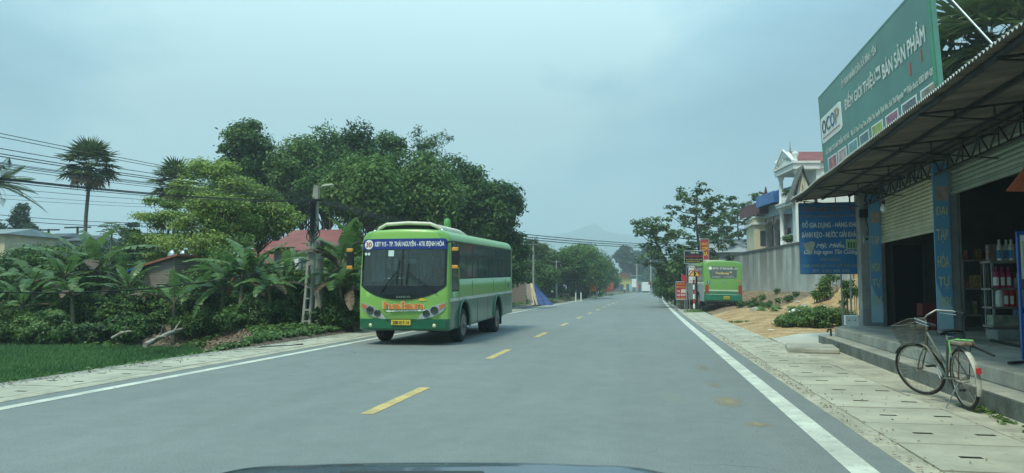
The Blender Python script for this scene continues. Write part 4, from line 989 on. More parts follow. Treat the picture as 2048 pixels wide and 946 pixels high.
# white box on a post by the pad
T = Thing('cabinet', 'white metal box on legs beside a thin post at the end of the shop platform', 'cabinet', (4.55, 21.2, .0), SF)
g = MB(); g.box(4.35, 4.68, 21.1, 21.35, .36, .62); T.part('box', g, WHITE_P, bevel=.012)
g = MB(); g.box(4.36, 4.40, 21.12, 21.16, -.05, .36); g.box(4.63, 4.67, 21.12, 21.16, -.05, .36); T.part('leg', g, STEEL)
g = MB()
for x in (4.44, 4.58): g.lathe([(.014, 21.085), (.014, 21.102)], (x, 0, .5), 10, axis='Y')
T.part('knob', g, BLACK)
g = MB(); g.tube([(4.27, 21.0, -.05), (4.25, 21.0, 1.9)], .022, 8); single('metal_post', g, STEEL, 'thin grey metal post standing at the left of the white box', 'post', (4.27, 21, 0), SF)
g = MB(); g.tube([(4.66, 21.9, .1), (4.68, 21.9, 1.9)], .025, 8); single('metal_post', g, STEEL, 'thin post behind the white box under the blue sign', 'post', (4.66, 21.9, 0), SF)

# inside: shelving racks with goods
shelfm = mat('shelf_board', (.28, .26, .22), .8, .15, 4)
def rack(name, label, x0, x1, y, zs, dp=.38, org=None):
    T = Thing(name, label, 'shelf', (x0, y, .41), SF)
    for x in (x0, x1):
        for yy in (y, y+dp):
            g = MB(); g.box(x-.02, x+.02, yy-.02, yy+.02, .41, zs[-1]+.03 if yy > y or x > x0 else zs[-1]+.02); T.part('upright', g, GALV)
    for z in zs:
        g = MB(); g.box(x0-.06, x1+.06, y-.05, y+dp+.05, z-.04, z); T.part('shelf_board', g, shelfm)
    return T
def lv(u, D):   # across position seen at pixel u on the plane y = D of the shop frame
    k = (u-1352)/FPX; return k*(D*math.cos(R(12.5)))/(1.0246+k*math.sin(R(12.5)))
DR = 16.2; x0, x1 = lv(1984, DR), lv(2090, DR)
zc_r = DR*math.cos(R(12.5))-x0*math.sin(R(12.5)); zv = lambda v: EYE+(576-v)*zc_r/1480
rack('display_rack', 'grey metal shop rack stocked with bottles of detergent, seen through the wide open doorway', x0, x1, DR, [.62, zv(613), zv(576), zv(522)])
bw = .0
def bottle(x, y, z, h, r, cb, cc, label, group, cl=None):
    T = Thing('bottle', label, 'bottle', (x, y, z), SF, group=group)
    g = MB(); g.lathe([(r*.9, z), (r, z+.01), (r, z+h*.62), (r*.75, z+h*.75), (r*.4, z+h*.84)], (x, y, 0), 12); T.part('body', g, cb)
    g = MB(); g.lathe([(r*.42, z+h*.84), (r*.42, z+h*.97), (r*.3, z+h)], (x, y, 0), 10); T.part('cap', g, cc)
    g = MB(); q = []
    for k in range(5): an = R(-200+k*28); q.append((an))
    vs = []
    for an in q: vs += [(x+(r+.003)*math.cos(an), y+(r+.003)*math.sin(an), z+h*.12), (x+(r+.003)*math.cos(an), y+(r+.003)*math.sin(an), z+h*.5)]
    g.add(vs, [(2*k, 2*k+2, 2*k+3, 2*k+1) for k in range(4)]); T.part('label', g, cl or WHITE_P)
    return T
mag = mat('magenta_plastic', (.38, .03, .12), .35, .1); redp = mat('red_plastic', (.5, .03, .04), .35, .1); bluel = mat('bottle_blue', (.05, .28, .5), .4, .1)
for k, u in enumerate((2000, 2014, 2024)): bottle(lv(u, DR+.1*(k % 2)), DR+.1*(k % 2), zv(522), .42, .055, WHITE_P, WHITE_P, 'white bottle with a blue label on the top shelf of the rack, %s of three' % ('left', 'middle', 'right')[k], 'white bottles on the top shelf', bluel)
for k, u in enumerate((1992, 2004, 2016)): bottle(lv(u, DR), DR, zv(576), .42, .075, mag, mag, 'magenta detergent bottle on the second shelf of the rack, %s of three' % ('left', 'middle', 'right')[k], 'magenta bottles on the second shelf')
for k, u in enumerate((1996, 2009, 2020)): bottle(lv(u, DR), DR, zv(613), .42, .08, redp if k else WHITE_P, redp, 'red detergent bottle with a pale label on the third shelf, %s one' % ('', 'left', 'right')[k] if k else 'pale bottle with red cap on the third shelf', 'bottles on the third shelf' if k else None)
for k, u in enumerate((1984, 1993)):
    g = MB(); x = lv(u, DR); g.cbox((x, DR+.05, zv(522)+.17), (.15, .12, .34)); single('snack_bag', g, mat('bag_brown', (.10, .05, .05), .35, .5, 14, col2=(.35, .3, .28)), ('brown packet at the left end of the top shelf' if k == 0 else 'brown packet beside the white bottles on the top shelf'), 'packet', (x, DR, zv(522)), SF, bevel=.03)
g = MB(); x = lv(2005, DR); g.cbox((x, DR+.1, .72), (.46, .3, .2)); single('carton', g, mat('carton_pale', (.40, .40, .30), .8, .2, 8, col2=(.15, .2, .15)), 'pale printed carton on the bottom shelf of the rack', 'carton', (x, DR, .62), SF, bevel=.01)
g = MB(); g.cbox((lv(2032, DR-1), DR-1, .5), (.9, .5, .18)); single('low_bench', g, mat('bench_grey', (.28, .32, .3), .8, .2), 'low grey bench on the floor in front of the shop rack', 'bench', (lv(2032, DR-1), DR-1, .41), SF, bevel=.02)
D2 = 18.9; xa, xb = lv(1925, D2), lv(1975, D2)
rack('store_shelf', 'dim shelving with piled goods at the back of the shop, left of the rack', xa, xb, D2, [.75, 1.35, 2.0])
for k in range(16):
    z = (.75, 1.35, 2.0)[k % 3]; g = MB(); x = xa+.05+(xb-xa-.1)*((k*.37) % 1); h = random.uniform(.12, .3)
    g.cbox((x, D2+.1+.1*(k % 2), z+h/2+.003), (random.uniform(.08, .16), .15, h), rot=Matrix.Rotation(random.uniform(-.4, .4), 3, 'Z'))
    cc = random.choice(['pale', 'dull red', 'dull green', 'yellowish']); mm_ = {'pale': (.3, .3, .28), 'dull red': (.22, .06, .05), 'dull green': (.06, .14, .07), 'yellowish': (.3, .24, .08)}[cc]
    single('packet', g, mat('packet_'+cc.replace(' ', '_'), mm_, .7, .4, 12), '%s packet among the goods on the dim back shelving' % cc, 'packet', (x, D2, z), SF, group='packets on the dim back shelving, '+cc, bevel=.01)
for k, (u, z) in enumerate(((1852, .41), (1852, .72), (1878, .41))):
    D = 18.4; x = lv(u, D) if k < 2 else lv(1868, D)+.0; T = Thing('crate', ['dark red plastic drinks crate on the floor inside the left bay', 'dark red plastic drinks crate, upper of the stack inside the left bay', 'dark red drinks crate nearest the middle pilaster'][k], 'crate', (x, D, z), SF)
    if k == 2: x += .36
    g = MB(); dr_ = mat('crate_red', (.16, .02, .02), .6, .2)
    for a in (-.16, .16): g.box(x+a-.012, x+a+.012, D-.2, D+.2, z+.005, z+.28)
    for a in (-.2, .2): g.box(x-.16, x+.16, D+a-.012, D+a+.012, z+.005, z+.28)
    g.box(x-.16, x+.16, D-.2, D+.2, z+.005, z+.02); T.part('shell', g, dr_)
    g = MB()
    for i in range(3):
        for j in range(4): g.lathe([(.03, z+.03), (.03, z+.2), (.012, z+.25), (.012, z+.29)], (x-.1+i*.1, D-.14+j*.09, 0), 8)
    T.part('bottles', g, mat('bottle_dark', (.03, .02, .02), .2, .2))
for k in range(14):
    sh_ = (zv(522), zv(576), zv(613), .62)[k % 4]; u = 2032+(k//4)*11; x = lv(u, DR); h = random.uniform(.16, .34); cc = ('mixed red', 'mixed blue', 'mixed yellow', 'mixed white')[(k*3+k//4) % 4]; mm_ = dict(zip(('mixed red', 'mixed blue', 'mixed yellow', 'mixed white'), ((.35, .05, .05), (.05, .15, .4), (.45, .35, .06), (.5, .5, .48))))[cc]
    g = MB(); g.cbox((x, DR+.05, sh_+h/2+.004), (.11, .16, h)); single('packet', g, mat('pack_'+cc.split()[1], mm_, .5, .5, 16, col2=(.4, .38, .3)), '%s box on the %s shelf of the rack, place %d from its left' % (cc.split()[1], ('top', 'second', 'third', 'bottom')[k % 4], k//4+1), 'box', (x, DR, sh_), SF, group='boxes at the right end of the rack', bevel=.006)
# notice board at the near side of the opening, red umbrella edge, black bar on the platform
T = Thing('notice_board', 'white and yellow notice panel in a blue frame at the right edge of the view', 'notice board', (lv(2060, 12.2), 12.2, .41), SF)
y = 11.0; x0 = lv(2036, y); zc_n = y*math.cos(R(12.5))-x0*math.sin(R(12.5)); zn = lambda v: EYE+(576-v)*zc_n/1480
g = MB(); g.box(x0+.03, x0+.8, y, y+.03, zn(558), zn(470)); nb = T.part('panel', g, WHITE_P)
g = MB(); g.box(x0, x0+.03, y-.01, y+.04, .41, zn(463)); g.box(x0, x0+.83, y-.01, y+.04, zn(470), zn(463)); g.box(x0+.8, x0+.83, y-.01, y+.04, .41, zn(470)); T.part('frame', g, BLUE_P)
g = MB(); g.box(x0+.06, x0+.76, y-.006, y-.001, zn(535), zn(482)); T.part('poster', g, mat('poster_yellow', (.55, .58, .12), .6, .1), parent=nb)
g = MB(); letters(g, 'BÁN THẺ', x0+.08, x0+.72, zn(512), zn(500), lambda a, b: (a, y-.010, b), .03); T.part('lettering', g, BLACK, parent=nb)
T = Thing('lamp_shade', 'orange red hanging shade at the right edge under the shutter', 'lamp', (lv(2062, 11), 11, 3.0), SF)
x = lv(2062, 11.0); zz = EYE+(576-350)*9.2/1480; g = MB(); g.lathe([(.24, zz-.1), (.05, zz+.16), (.03, zz+.2)], (x, 11.0, 0), 16); T.part('shade', g, mat('shade_orange', (.45, .10, .04), .6, .1))
g = MB(); g.tube([(x, 11.0, zz+.2), (x, 11.0, 3.8)], .008, 5); T.part('cord', g, BLACK)
g = MB(); a, b = gr(1982, 684, .41), gr(2060, 700, .41); g.tube([a+Vector((0, 0, .03)), b+Vector((0, 0, .03))], .025, 6); single('iron_bar', g, BLACK, 'black iron bar lying along the platform edge of the shop opening', 'bar', tuple(a))
g = MB(); a, b = gr(2018, 731, .41), gr(2075, 727, .41); g.tube([a+Vector((0, 0, .03)), b+Vector((0, 0, .03))], .022, 6); single('iron_pipe', g, dst, 'short dark pipe on the platform close to the right edge', 'pipe', tuple(a))
# small black object at the far corner of the platform (a tap)
c = gr(1662, 672, .42); T = Thing('water_tap', 'small black water tap at the far corner of the concrete platform', 'tap', tuple(c))
g = MB(); g.tube([c, c+Vector((0, 0, .12)), c+Vector((-.06, -.05, .13)), c+Vector((-.08, -.06, .08))], .018, 8); T.part('spout', g, BLACK)
g = MB(); g.tube([c+Vector((-.05, .04, .16)), c+Vector((.05, -.04, .16))], .014, 6); g.tube([c+Vector((0, 0, .12)), c+Vector((0, 0, .16))], .01, 6); T.part('handle', g, BLACK)

# ------------------------------------------------------------ bicycle
def make_bicycle():
    c = Vector((3.50, 9.02, .015)); lean = Matrix.Rotation(R(-5), 4, 'Y')
    T = Thing('bicycle', 'old grey bicycle with wire basket and green rack strap, standing by the steps', 'bicycle', (0, 0, 0), Matrix.Translation(c) @ Matrix.Rotation(R(1.5), 4, 'Z') @ lean)
    fm = mat('bike_frame', (.17, .20, .18), .55, .3, 8, metal=.3, col2=(.09, .07, .05)); rimm = mat('bike_rim', (.38, .38, .33), .45, .2, 9, metal=.5, col2=(.2, .15, .1))
    r = .335; st = R(34)
    def wh(M, nm='wheel'):
        g = MB(); g.torus((0, 0, 0), r-.017, .018, 'X', 44, 8, M=M); w_ = T.part('wheel', g, RUBBER)
        g = MB(); g.torus((0, 0, 0), r-.042, .011, 'X', 44, 6, M=M); T.part('rim', g, rimm, parent=w_)
        g = MB()
        for k in range(28):
            a = 2*math.pi*k/28; b = a+.35*(1 if k % 2 else -1); h = .03*(1 if k % 4 < 2 else -1)
            g.tube([M @ Vector((h, .02*math.cos(b), .02*math.sin(b))), M @ Vector((0, (r-.045)*math.cos(a), (r-.045)*math.sin(a)))], .0016, 4)
        T.part('spokes', g, rimm, parent=w_)
        g = MB(); g.tube([M @ Vector((-.05, 0, 0)), M @ Vector((.05, 0, 0))], .018, 8); T.part('hub', g, rimm, parent=w_)
    M_r = Matrix.Translation((0, 0, r)); hx, hz = 1.12, r
    top = Vector((0, .86, .86)); ax = Vector((0, .90, .60))
    # steering rotation about the head tube
    axis_ = (Vector((0, .87, .86))-Vector((0, .96, .58))).normalized()
    MS = Matrix.Translation((0, .90, .72)) @ Matrix.Rotation(st, 4, axis_) @ Matrix.Translation((0, -.90, -.72))
    M_f = MS @ Matrix.Translation((0, hx, hz))
    wh(M_r); wh(M_f)
    g = MB()
    bbk = Vector((0, .46, .29)); seat = Vector((0, .30, .74)); hd0, hd1 = Vector((0, .94, .62)), Vector((0, .87, .84))
    g.tube([hd0, bbk], .017, 8); g.tube([hd1+Vector((0, .01, -.04)), Vector((0, .40, .42))], .015, 8); g.tube([hd0, hd1], .02, 8); g.tube([bbk, seat], .016, 8)
    for s in (-1, 1):
        g.tube([bbk+Vector((s*.03, 0, 0)), (s*.05, 0, r)], .01, 6); g.tube([seat+Vector((0, 0, -.06)), (s*.05, 0, r)], .008, 6)
    T.part('frame', g, fm)
    g = MB()
    for s in (-1, 1): g.tube([MS @ Vector((s*.045, hx, hz)), MS @ Vector((s*.05, 1.03, .50)), MS @ Vector((s*.035, .96, .60))], .010, 6)
    g.tube([MS @ Vector((-.04, .955, .605)), MS @ Vector((.04, .955, .605))], .014, 6); T.part('fork', g, fm)
    g = MB(); g.tube([hd1, MS @ Vector((0, .84, .95))], .012, 6)
    hb = [(-.27, .52, .93), (-.26, .66, .98), (-.20, .82, 1.02), (-.10, .88, .985), (0, .86, .96), (.10, .88, .985), (.20, .82, 1.02), (.26, .66, .98), (.27, .52, .93)]
    g.tube([MS @ Vector(p) for p in hb], .012, 8); T.part('handlebar', g, mat('worn_chrome', (.38, .39, .38), .4, .2, 9, metal=.8))
    for s in (0, -1):
        g = MB(); p0, p1 = (hb[0], hb[1]) if s == 0 else (hb[-1], hb[-2]); p0, p1 = Vector(p0), Vector(p1); g.tube([MS @ p0, MS @ p0.lerp(p1, .7)], .018, 8); T.part('grip', g, BLACK)
        g = MB(); sg = -1 if s == 0 else 1; g.tube([MS @ Vector((sg*.22, .80, .98)), MS @ Vector((sg*.26, .62, .93))], .006, 5); T.part('brake_lever', g, CHROME)
    # wire basket in front of the bars
    g = MB(); bz0, bz1 = .68, .94
    def bk(u, v):   # tapered ring
        t = [(-1, -1), (1, -1), (1, 1), (-1, 1), (-1, -1)]; k = min(3, int(u*4)); f_ = u*4-k; a, b = t[k], t[k+1]
        x = a[0]+(b[0]-a[0])*f_; y = a[1]+(b[1]-a[1])*f_; sc = .78+.22*v
        return MS @ Vector((x*.17*sc, 1.09+y*.12*sc, bz0+(bz1-bz0)*v))
    for v in (0, .17, .34, .5, .66, .83, 1): g.tube([bk(k/40, v) for k in range(41)], .0032 if v < 1 else .006, 4)
    for k in range(52): g.tube([bk(k/52, 0), bk(k/52, 1)], .0022, 4)
    for k in range(9): x = -.13+k*.0325; g.tube([MS @ Vector((x, 1.0, bz0)), MS @ Vector((x, 1.18, bz0))], .0022, 4)
    T.part('basket', g, mat('basket_wire', (.14, .14, .12), .6, .3, 8, metal=.3))
    g = MB(); g.tube([MS @ Vector((0, .96, .64)), MS @ Vector((0, 1.08, .67))], .008, 5); g.cbox(MS @ Vector((0, .98, .88)), (.16, .02, .04)); T.part('basket_bracket', g, fm)
    # saddle
    g = MB()
    def sad(u, v):
        y = .17+.30*v; wv = .105*(1-v)**.55+.022; a = math.pi*u
        return (wv*math.cos(a), y, .83+.04*math.sin(a)**.5-.03*abs(v-.4))
    g.grid(sad, 12, 10); g.grid(lambda u, v: (lambda p: (p[0], p[1], min(p[2], .812)))(sad(u, v)), 12, 10); T.part('saddle', g, BLACK)
    g = MB(); g.tube([seat, (0, .29, .82)], .012, 6); g.torus((0, .22, .79), .035, .006, 'Z', 16, 5); T.part('seat_post', g, CHROME)
    # fenders
    def fender(M, a0, a1, m):
        g = MB(); vs = []; n = 26
        for k in range(n+1):
            a = R(a0+(a1-a0)*k/n)
            for q in (-1, -.5, 0, .5, 1): rr = r+.022-.012*q*q; vs.append(M @ Vector((q*.028, rr*math.cos(a), rr*math.sin(a))))
        g.add(vs, [(k*5+j, k*5+j+1, (k+1)*5+j+1, (k+1)*5+j) for k in range(n) for j in range(4)], 0, True); return T.part('fender', g, m, recalc=False)
    fender(M_r, 60, 205, mat('fender_white', (.52, .53, .47), .5, .2, 6, col2=(.25, .22, .17))); fender(M_f, 35, 165, fm)
    # rack
    g = MB()
    for s in (-1, 1): g.tube([(s*.055, .22, .70), (s*.06, -.22, .72)], .007, 6); g.tube([(s*.055, 0, r), (s*.06, -.12, .715)], .006, 5)
    for k in range(6): g.tube([(-.06, .15-.07*k, .715), (.06, .15-.07*k, .715)], .005, 5)
    T.part('rack', g, RUST)
    g = MB(); g.cbox((0, -.06, .735), (.15, .28, .03)); T.part('rack_board', g, WOOD, bevel=.006)
    g = MB(); g.cbox((0, .06, .756), (.17, .028, .01)); g.cbox((-.082, .06, .69), (.006, .03, .14)); g.tube([(.05, -.22, .765), (-.02, .05, .762), (.04, .1, .762)], .010, 5); T.part('strap', g, GREEN_STRAP)
    g = MB(); g.tube([(.08, -.1, .7), (.20, -.32, .60)], .012, 6); T.part('pump', g, BLACK)
    # crank, chain, pedals, stand
    g = MB(); g.torus((.05, .46, .29), .085, .006, 'X', 24, 5); g.cbox((.05, .46, .29), (.006, .15, .02)); g.cbox((.05, .46, .29), (.006, .02, .15))
    g.tube([(.055, .46, .375), (.055, 0, r+.035)], .004, 4); g.tube([(.055, .46, .205), (.055, 0, r-.035)], .004, 4); cr_ = T.part('chainring', g, RUST)
    g = MB(); g.tube([(-.07, .46, .29), (.07, .46, .29)], .014, 6); g.tube([(.07, .46, .29), (.08, .38, .15)], .009, 5); g.tube([(-.07, .46, .29), (-.08, .54, .43)], .009, 5); T.part('crank', g, CHROME)
    for q4 in ((.13, .38, .15), (-.13, .54, .43)): g = MB(); g.cbox(q4, (.09, .07, .02)); T.part('pedal', g, BLACK)
    g = MB(); g.tube([(-.05, .05, .28), (-.19, .10, .012)], .009, 6); T.part('kickstand', g, STEEL)
    g = MB(); g.tube([(0, -.05, r+.23), (0, -.36, .50)], .004, 4); g.cbox((0, -.375, .46), (.05, .02, .06)); T.part('reflector', g, RED_P)
    return T
make_bicycle()
# ------------------------------------------------------------ foliage
def leaf_obj(name, P, Nn, L, W, rnd, m, parent=None, org=(0, 0, 0), T=None, droop=0.):
    n = len(P); P = np.asarray(P)-np.array(org); Nn = Nn/np.linalg.norm(Nn, axis=1, keepdims=True)
    if T is None: T = rng.normal(size=(n, 3)); T[:, 2] -= droop
    T = T-Nn*np.sum(T*Nn, axis=1, keepdims=True); T /= np.linalg.norm(T, axis=1, keepdims=True)+1e-9; B = np.cross(Nn, T)
    L = np.broadcast_to(np.asarray(L, float), (n,))[:, None]; W = np.broadcast_to(np.asarray(W, float), (n,))[:, None]
    v = np.empty((n, 4, 3)); v[:, 0] = P-T*L*.5; v[:, 1] = P+B*W*.5+Nn*W*.15+T*L*.05; v[:, 2] = P+T*L*.5-Nn*L*.08; v[:, 3] = P-B*W*.5+Nn*W*.15+T*L*.05
    me = bpy.data.meshes.new(name); me.vertices.add(4*n); me.vertices.foreach_set('co', v.astype(np.float32).ravel())
    me.loops.add(4*n); me.loops.foreach_set('vertex_index', np.arange(4*n, dtype=np.int32)); me.polygons.add(n)
    me.polygons.foreach_set('loop_start', np.arange(0, 4*n, 4, dtype=np.int32)); me.polygons.foreach_set('loop_total', np.full(n, 4, dtype=np.int32))
    me.update(calc_edges=True); at_ = me.attributes.new('rnd', 'FLOAT', 'FACE'); at_.data.foreach_set('value', np.clip(rnd, 0, 1).astype(np.float32))
    me.materials.append(m); o = bpy.data.objects.new(name, me); COL.objects.link(o)
    if parent is not None: o.parent = parent
    return o
def clump_leaves(C, rad, per, flat=.75, up=.5, shell=.55):
    """leaf places through ellipsoid clumps centred on C"""
    C = np.asarray(C); k = len(C); n = k*per; ci = np.repeat(np.arange(k), per); rr = np.repeat(np.broadcast_to(np.asarray(rad, float), (k,)), per)
    d = rng.normal(size=(n, 3)); d /= np.linalg.norm(d, axis=1, keepdims=True); d[:, 2] = np.where((d[:, 2] < -.2) & (rng.random(n) < .55), -d[:, 2], d[:, 2])
    q = (shell+(1-shell)*rng.random(n)**.6)*(1+.22*rng.normal(size=n)); P = C[ci]+d*rr[:, None]*q[:, None]*np.array([1, 1, flat])
    Nn = d*.8+rng.normal(size=(n, 3))*.55; Nn[:, 2] += up
    rnd = .5+.22*rng.normal(size=n)+np.repeat(rng.normal(size=k)*.19, per)+float(np.clip(rng.normal()*.12, -.16, .2))
    return P, Nn, rnd
LM = dict(dark=leaf_mat('leaf_dark', (.016, .050, .013), (.10, .20, .045)), mid=leaf_mat('leaf_mid', (.032, .08, .018), (.16, .27, .06)),
          light=leaf_mat('leaf_light', (.10, .19, .03), (.36, .46, .12)), broad=leaf_mat('leaf_broad', (.045, .09, .035), (.13, .21, .075)),
          banana=leaf_mat('leaf_banana', (.035, .095, .028), (.16, .27, .08), .4, .35), palm=leaf_mat('leaf_palm', (.03, .065, .022), (.17, .23, .085), .2, .45),
          dry=leaf_mat('leaf_dry', (.12, .08, .05), (.30, .22, .15), .1), grass=leaf_mat('leaf_grass', (.04, .12, .038), (.11, .24, .07), .4),
          weed=leaf_mat('leaf_weed', (.05, .12, .025), (.24, .36, .13), .35), far=leaf_mat('leaf_far', (.022, .05, .028), (.06, .11, .055)))
def tree(name, label, loc, h, cb, rx, n=34, rc=None, per=260, ls=.2, m='dark', group=None, seed=None, trunk=.16, shape='round', flat=.75, limbs=True, lw=.5, open_=0., cat='tree', shell=.55):
    r = np.random.default_rng(seed if seed is not None else int(abs(loc[0]*13+loc[1]*7)*10) % 9999); x0, y0, z0 = loc
    T = Thing(name, label, cat, loc, None, group); rc = rc or rx*.34; C = []; tries = 0
    def env(t):
        if shape == 'round': return math.sin(math.pi*min(1, max(0, .12+.86*t)))**.6
        if shape == 'cone': return (1-t)**.7*.9+.15
        if shape == 'flat': return .55+.45*math.sin(math.pi*t)
        if shape == 'column': return .75+.25*math.sin(math.pi*t*1.2)
    while len(C) < n and tries < n*60:
        tries += 1; t = r.random(); a = r.random()*2*math.pi; rad = rx*env(t)*math.sqrt(r.random()*.75+.25)*(.85+.25*math.sin(a*3+seed_(loc)))-rc*.35
        p = np.array([x0+rad*math.cos(a), y0+rad*math.sin(a), z0+cb+rc*.5+(h-cb-rc*1.25)*t])
        if all(np.linalg.norm((p-c)*[1, 1, 1.2]) > rc*(.72+open_) for c in C): C.append(p)
    radii = rc*(.75+.5*r.random(len(C)))
    g = MB(); top = Vector((x0+.2*r.normal(), y0+.2*r.normal(), z0+cb+(h-cb)*.62)); k = 7; base = Vector((x0, y0, z0-.15)); pts = []
    bx, by_ = r.normal()*.12*h/8, r.normal()*.12*h/8
    for i in range(k): t = i/(k-1); p = base.lerp(top, t); p.x += bx*math.sin(math.pi*t); p.y += by_*math.sin(math.pi*t); pts.append(p)
    g.tube(pts, [trunk*(1.25 if i == 0 else 1)*(1-.75*i/(k-1)) for i in range(k)], 8)
    if limbs:
        for c in C[::1 if len(C) < 40 else 2]:
            c = Vector(c); t = min(.95, max(.35, .82*cb/max(.1, top.z-z0), ((c.z-z0)/(top.z-z0))*.62)); q = base.lerp(top, t); q.x += bx*math.sin(math.pi*t); q.y += by_*math.sin(math.pi*t)
            mid = q.lerp(c, .5); mid.z -= .12*(c-q).length*(-1 if r.random() < .3 else 1)*.6; g.tube([q, mid, c], [trunk*.32, trunk*.2, trunk*.07], 5)
    T.part('trunk', g, BARK)
    P, Nn, rnd = clump_leaves(C, radii, per, flat, shell=shell); ln = ls*(.7+.6*rng.random(len(P)))
    leaf_obj('crown', P, Nn, ln, ln*lw, rnd, LM[m], T.e, tuple(T.org)); return T
def seed_(loc): return loc[0]*1.7+loc[1]*.3
def dup(T, loc, rz, sc, label, group=None):
    o = copy_tree(T.e if isinstance(T, Thing) else T); o.location = loc; o.rotation_euler.z = rz; o.scale = (sc, sc, sc); o['label'] = label
    if group: o['group'] = group
    return o
def base_at(u, d, z=None):
    p = at(u, 576, d); return (p.x, p.y, H(p.x, p.y) if z is None else z)
def ztop(v, d): return at(1024, v, d).z

# tall dark grove behind the red roofed house: bare stems below, rounded crowns above
GR = 'tall dark trees of the grove'
grove = [(490, 236, 50, 2.4, 7.5, 'tallest dark tree of the grove, narrow crown at its left end'), (452, 330, 49, 2.1, 3.2, 'lower dark tree at the left foot of the grove'),
         (545, 300, 52, 2.5, 4.6, 'dark grove tree just right of the tallest one'), (596, 272, 50, 2.6, 6.0, 'dark rounded grove tree behind the street lamp pole'), (652, 256, 53, 2.6, 6.3, 'dark grove tree right above the street lamp'),
         (712, 246, 50, 2.5, 5.8, 'dark grove tree with a pointed double top, centre of the grove'), (768, 250, 54, 2.6, 5.2, 'dark grove tree above the front of the oncoming bus'), (738, 300, 42, 2.6, 4.6, 'brighter green tree standing in front of the grove centre'),
         (840, 300, 44, 2.9, 2.8, 'dense green tree above the roof pod of the oncoming bus'), (905, 308, 50, 2.9, 3.4, 'broad dark tree above the bus roof, right half of the grove'), (655, 330, 47, 2.4, 5.9, 'lower dark tree in the middle of the grove behind the lamp')]
for i, (u, v, d, rx, cb, lab) in enumerate(grove):
    b_ = base_at(u, d); h = ztop(v, d)-b_[2]; bright = i in (7, 8)
    tree('tree', lab, b_, h, cb, rx*.94, 34 if rx > 2.45 else 28, rx*(.34, .40, .37)[i % 3], 400, .27, 'mid' if bright or i in (0, 3) else 'dark', GR, 11+i, .15, 'column' if i in (0, 4) else 'round', .8, lw=.45, open_=.14)
# thin bare stems among the grove
SL_ = 'thin dark stems under the grove crowns'
for i in range(14):
    u = 575+i*17+random.uniform(-5, 5); d = 48+random.uniform(-3, 5); b_ = base_at(u, d); g = MB(); q = Vector(b_); h_ = random.uniform(5.5, 7)
    g.tube([q, q+Vector((random.uniform(-.2, .2), 0, h_*.5)), q+Vector((random.uniform(-.4, .4), 0, h_))], [.09, .07, .04], 6)
    g.tube([q+Vector((0, 0, h_*.55)), q+Vector((random.uniform(-.8, .8), 0, h_*.85))], [.04, .02], 5); single('bare_tree', g, BARK, 'thin bare dark stem standing under the crowns of the grove', 'tree', b_, group=SL_)
tree('tree', 'big dark tree at the right end of the grove, reaching over the bus tail', base_at(1000, 48), ztop(362, 48)-.1, 1.4, 2.1, 52, .72, 330, .26, 'dark', None, 77, .2, 'column')
tree('tree', 'dark green tree behind the bus roof between the grove and its right end', base_at(950, 50), ztop(336, 50), 1.2, 2.2, 52, .75, 320, .27, 'dark', None, 78, .2)
# feathery thin tree sticking out of the grove
b_ = base_at(860, 53); T = Thing('bamboo', 'feathery thin topped tree sticking up above the grove over the bus', 'tree', b_)
g = MB(); C = []
for k in range(7):
    q = Vector(b_)+Vector((random.uniform(-1, 1), random.uniform(-1, 1), 0)); tp = Vector((b_[0]+random.uniform(-1.7, 1.7), b_[1]+random.uniform(-1, 1), ztop(248+random.uniform(0, 48), 53)))
    g.tube([q, q.lerp(tp, .6)+Vector((0, 0, .6)), tp], [.06, .045, .012], 6)
    for j in range(16): t = .5+.5*j/15; sp_ = 1.15-.9*t; C.append(q.lerp(tp, t)+Vector((random.gauss(0, .5), random.gauss(0, .5), random.gauss(0, .25))))
T.part('stem', g, BARK); P, Nn, rd = clump_leaves(np.array([tuple(c) for c in C]), .5, 46, .8, shell=.05); leaf_obj('crown', P, Nn, .3, .07, rd, LM['dark'], T.e, b_, droop=.8)

# light green spreading tree in front, left
b_ = base_at(430, 30); tree('tree', 'wide light green feathery tree hanging over the brick shed', b_, ztop(300, 30)-b_[2], 1.3, 2.65, 70, .62, 420, .15, 'light', None, 91, .16, 'round', .6, lw=.42, shell=.2)
b_ = base_at(520, 31); tree('tree', 'light green feathery tree in front of the red roofed house', b_, ztop(372, 31)-b_[2], 3.3, 1.5, 26, .55, 380, .15, 'light', None, 92, .10, 'round', .6, lw=.42, shell=.2)
b_ = base_at(325, 34); tree('tree', 'lower light green tree left of the feathery one behind the papaya', b_, ztop(385, 34)-b_[2], 1.9, 1.5, 24, .5, 380, .15, 'light', None, 93, .10, 'flat', .42, lw=.42, shell=.2)
b_ = base_at(455, 27.5); tree('bush', 'dense dark green bush right of the brick shed under the feathery tree', b_, ztop(488, 27.5)-b_[2], .2, 1.35, 34, .42, 380, .12, 'mid', None, 95, .08, 'round', lw=.5, cat='bush')
b_ = base_at(120, 31); tree('bush', 'tall mixed green bush behind the bananas at the left', b_, ztop(488, 31)-b_[2], .1, 2.0, 38, .5, 330, .14, 'mid', None, 96, .08, 'flat', lw=.5, cat='bush')
b_ = base_at(30, 30); tree('bush', 'dark green bush at the left edge below the pale house', b_, ztop(488, 30)-b_[2], .1, 1.8, 30, .5, 330, .14, 'dark', None, 97, .08, 'flat', lw=.5, cat='bush')
b_ = base_at(225, 34); tree('bush', 'dark bush behind the papaya tree left of the brick shed', b_, ztop(505, 34)-b_[2], .1, 1.9, 32, .5, 300, .15, 'dark', None, 98, .08, 'flat', lw=.5, cat='bush')
b_ = base_at(270, 40); tree('tree', 'rounded dark green tree behind the brick shed left of the feathery tree', b_, ztop(452, 40)-b_[2], .4, 1.5, 30, .5, 260, .18, 'mid', None, 99, .1)
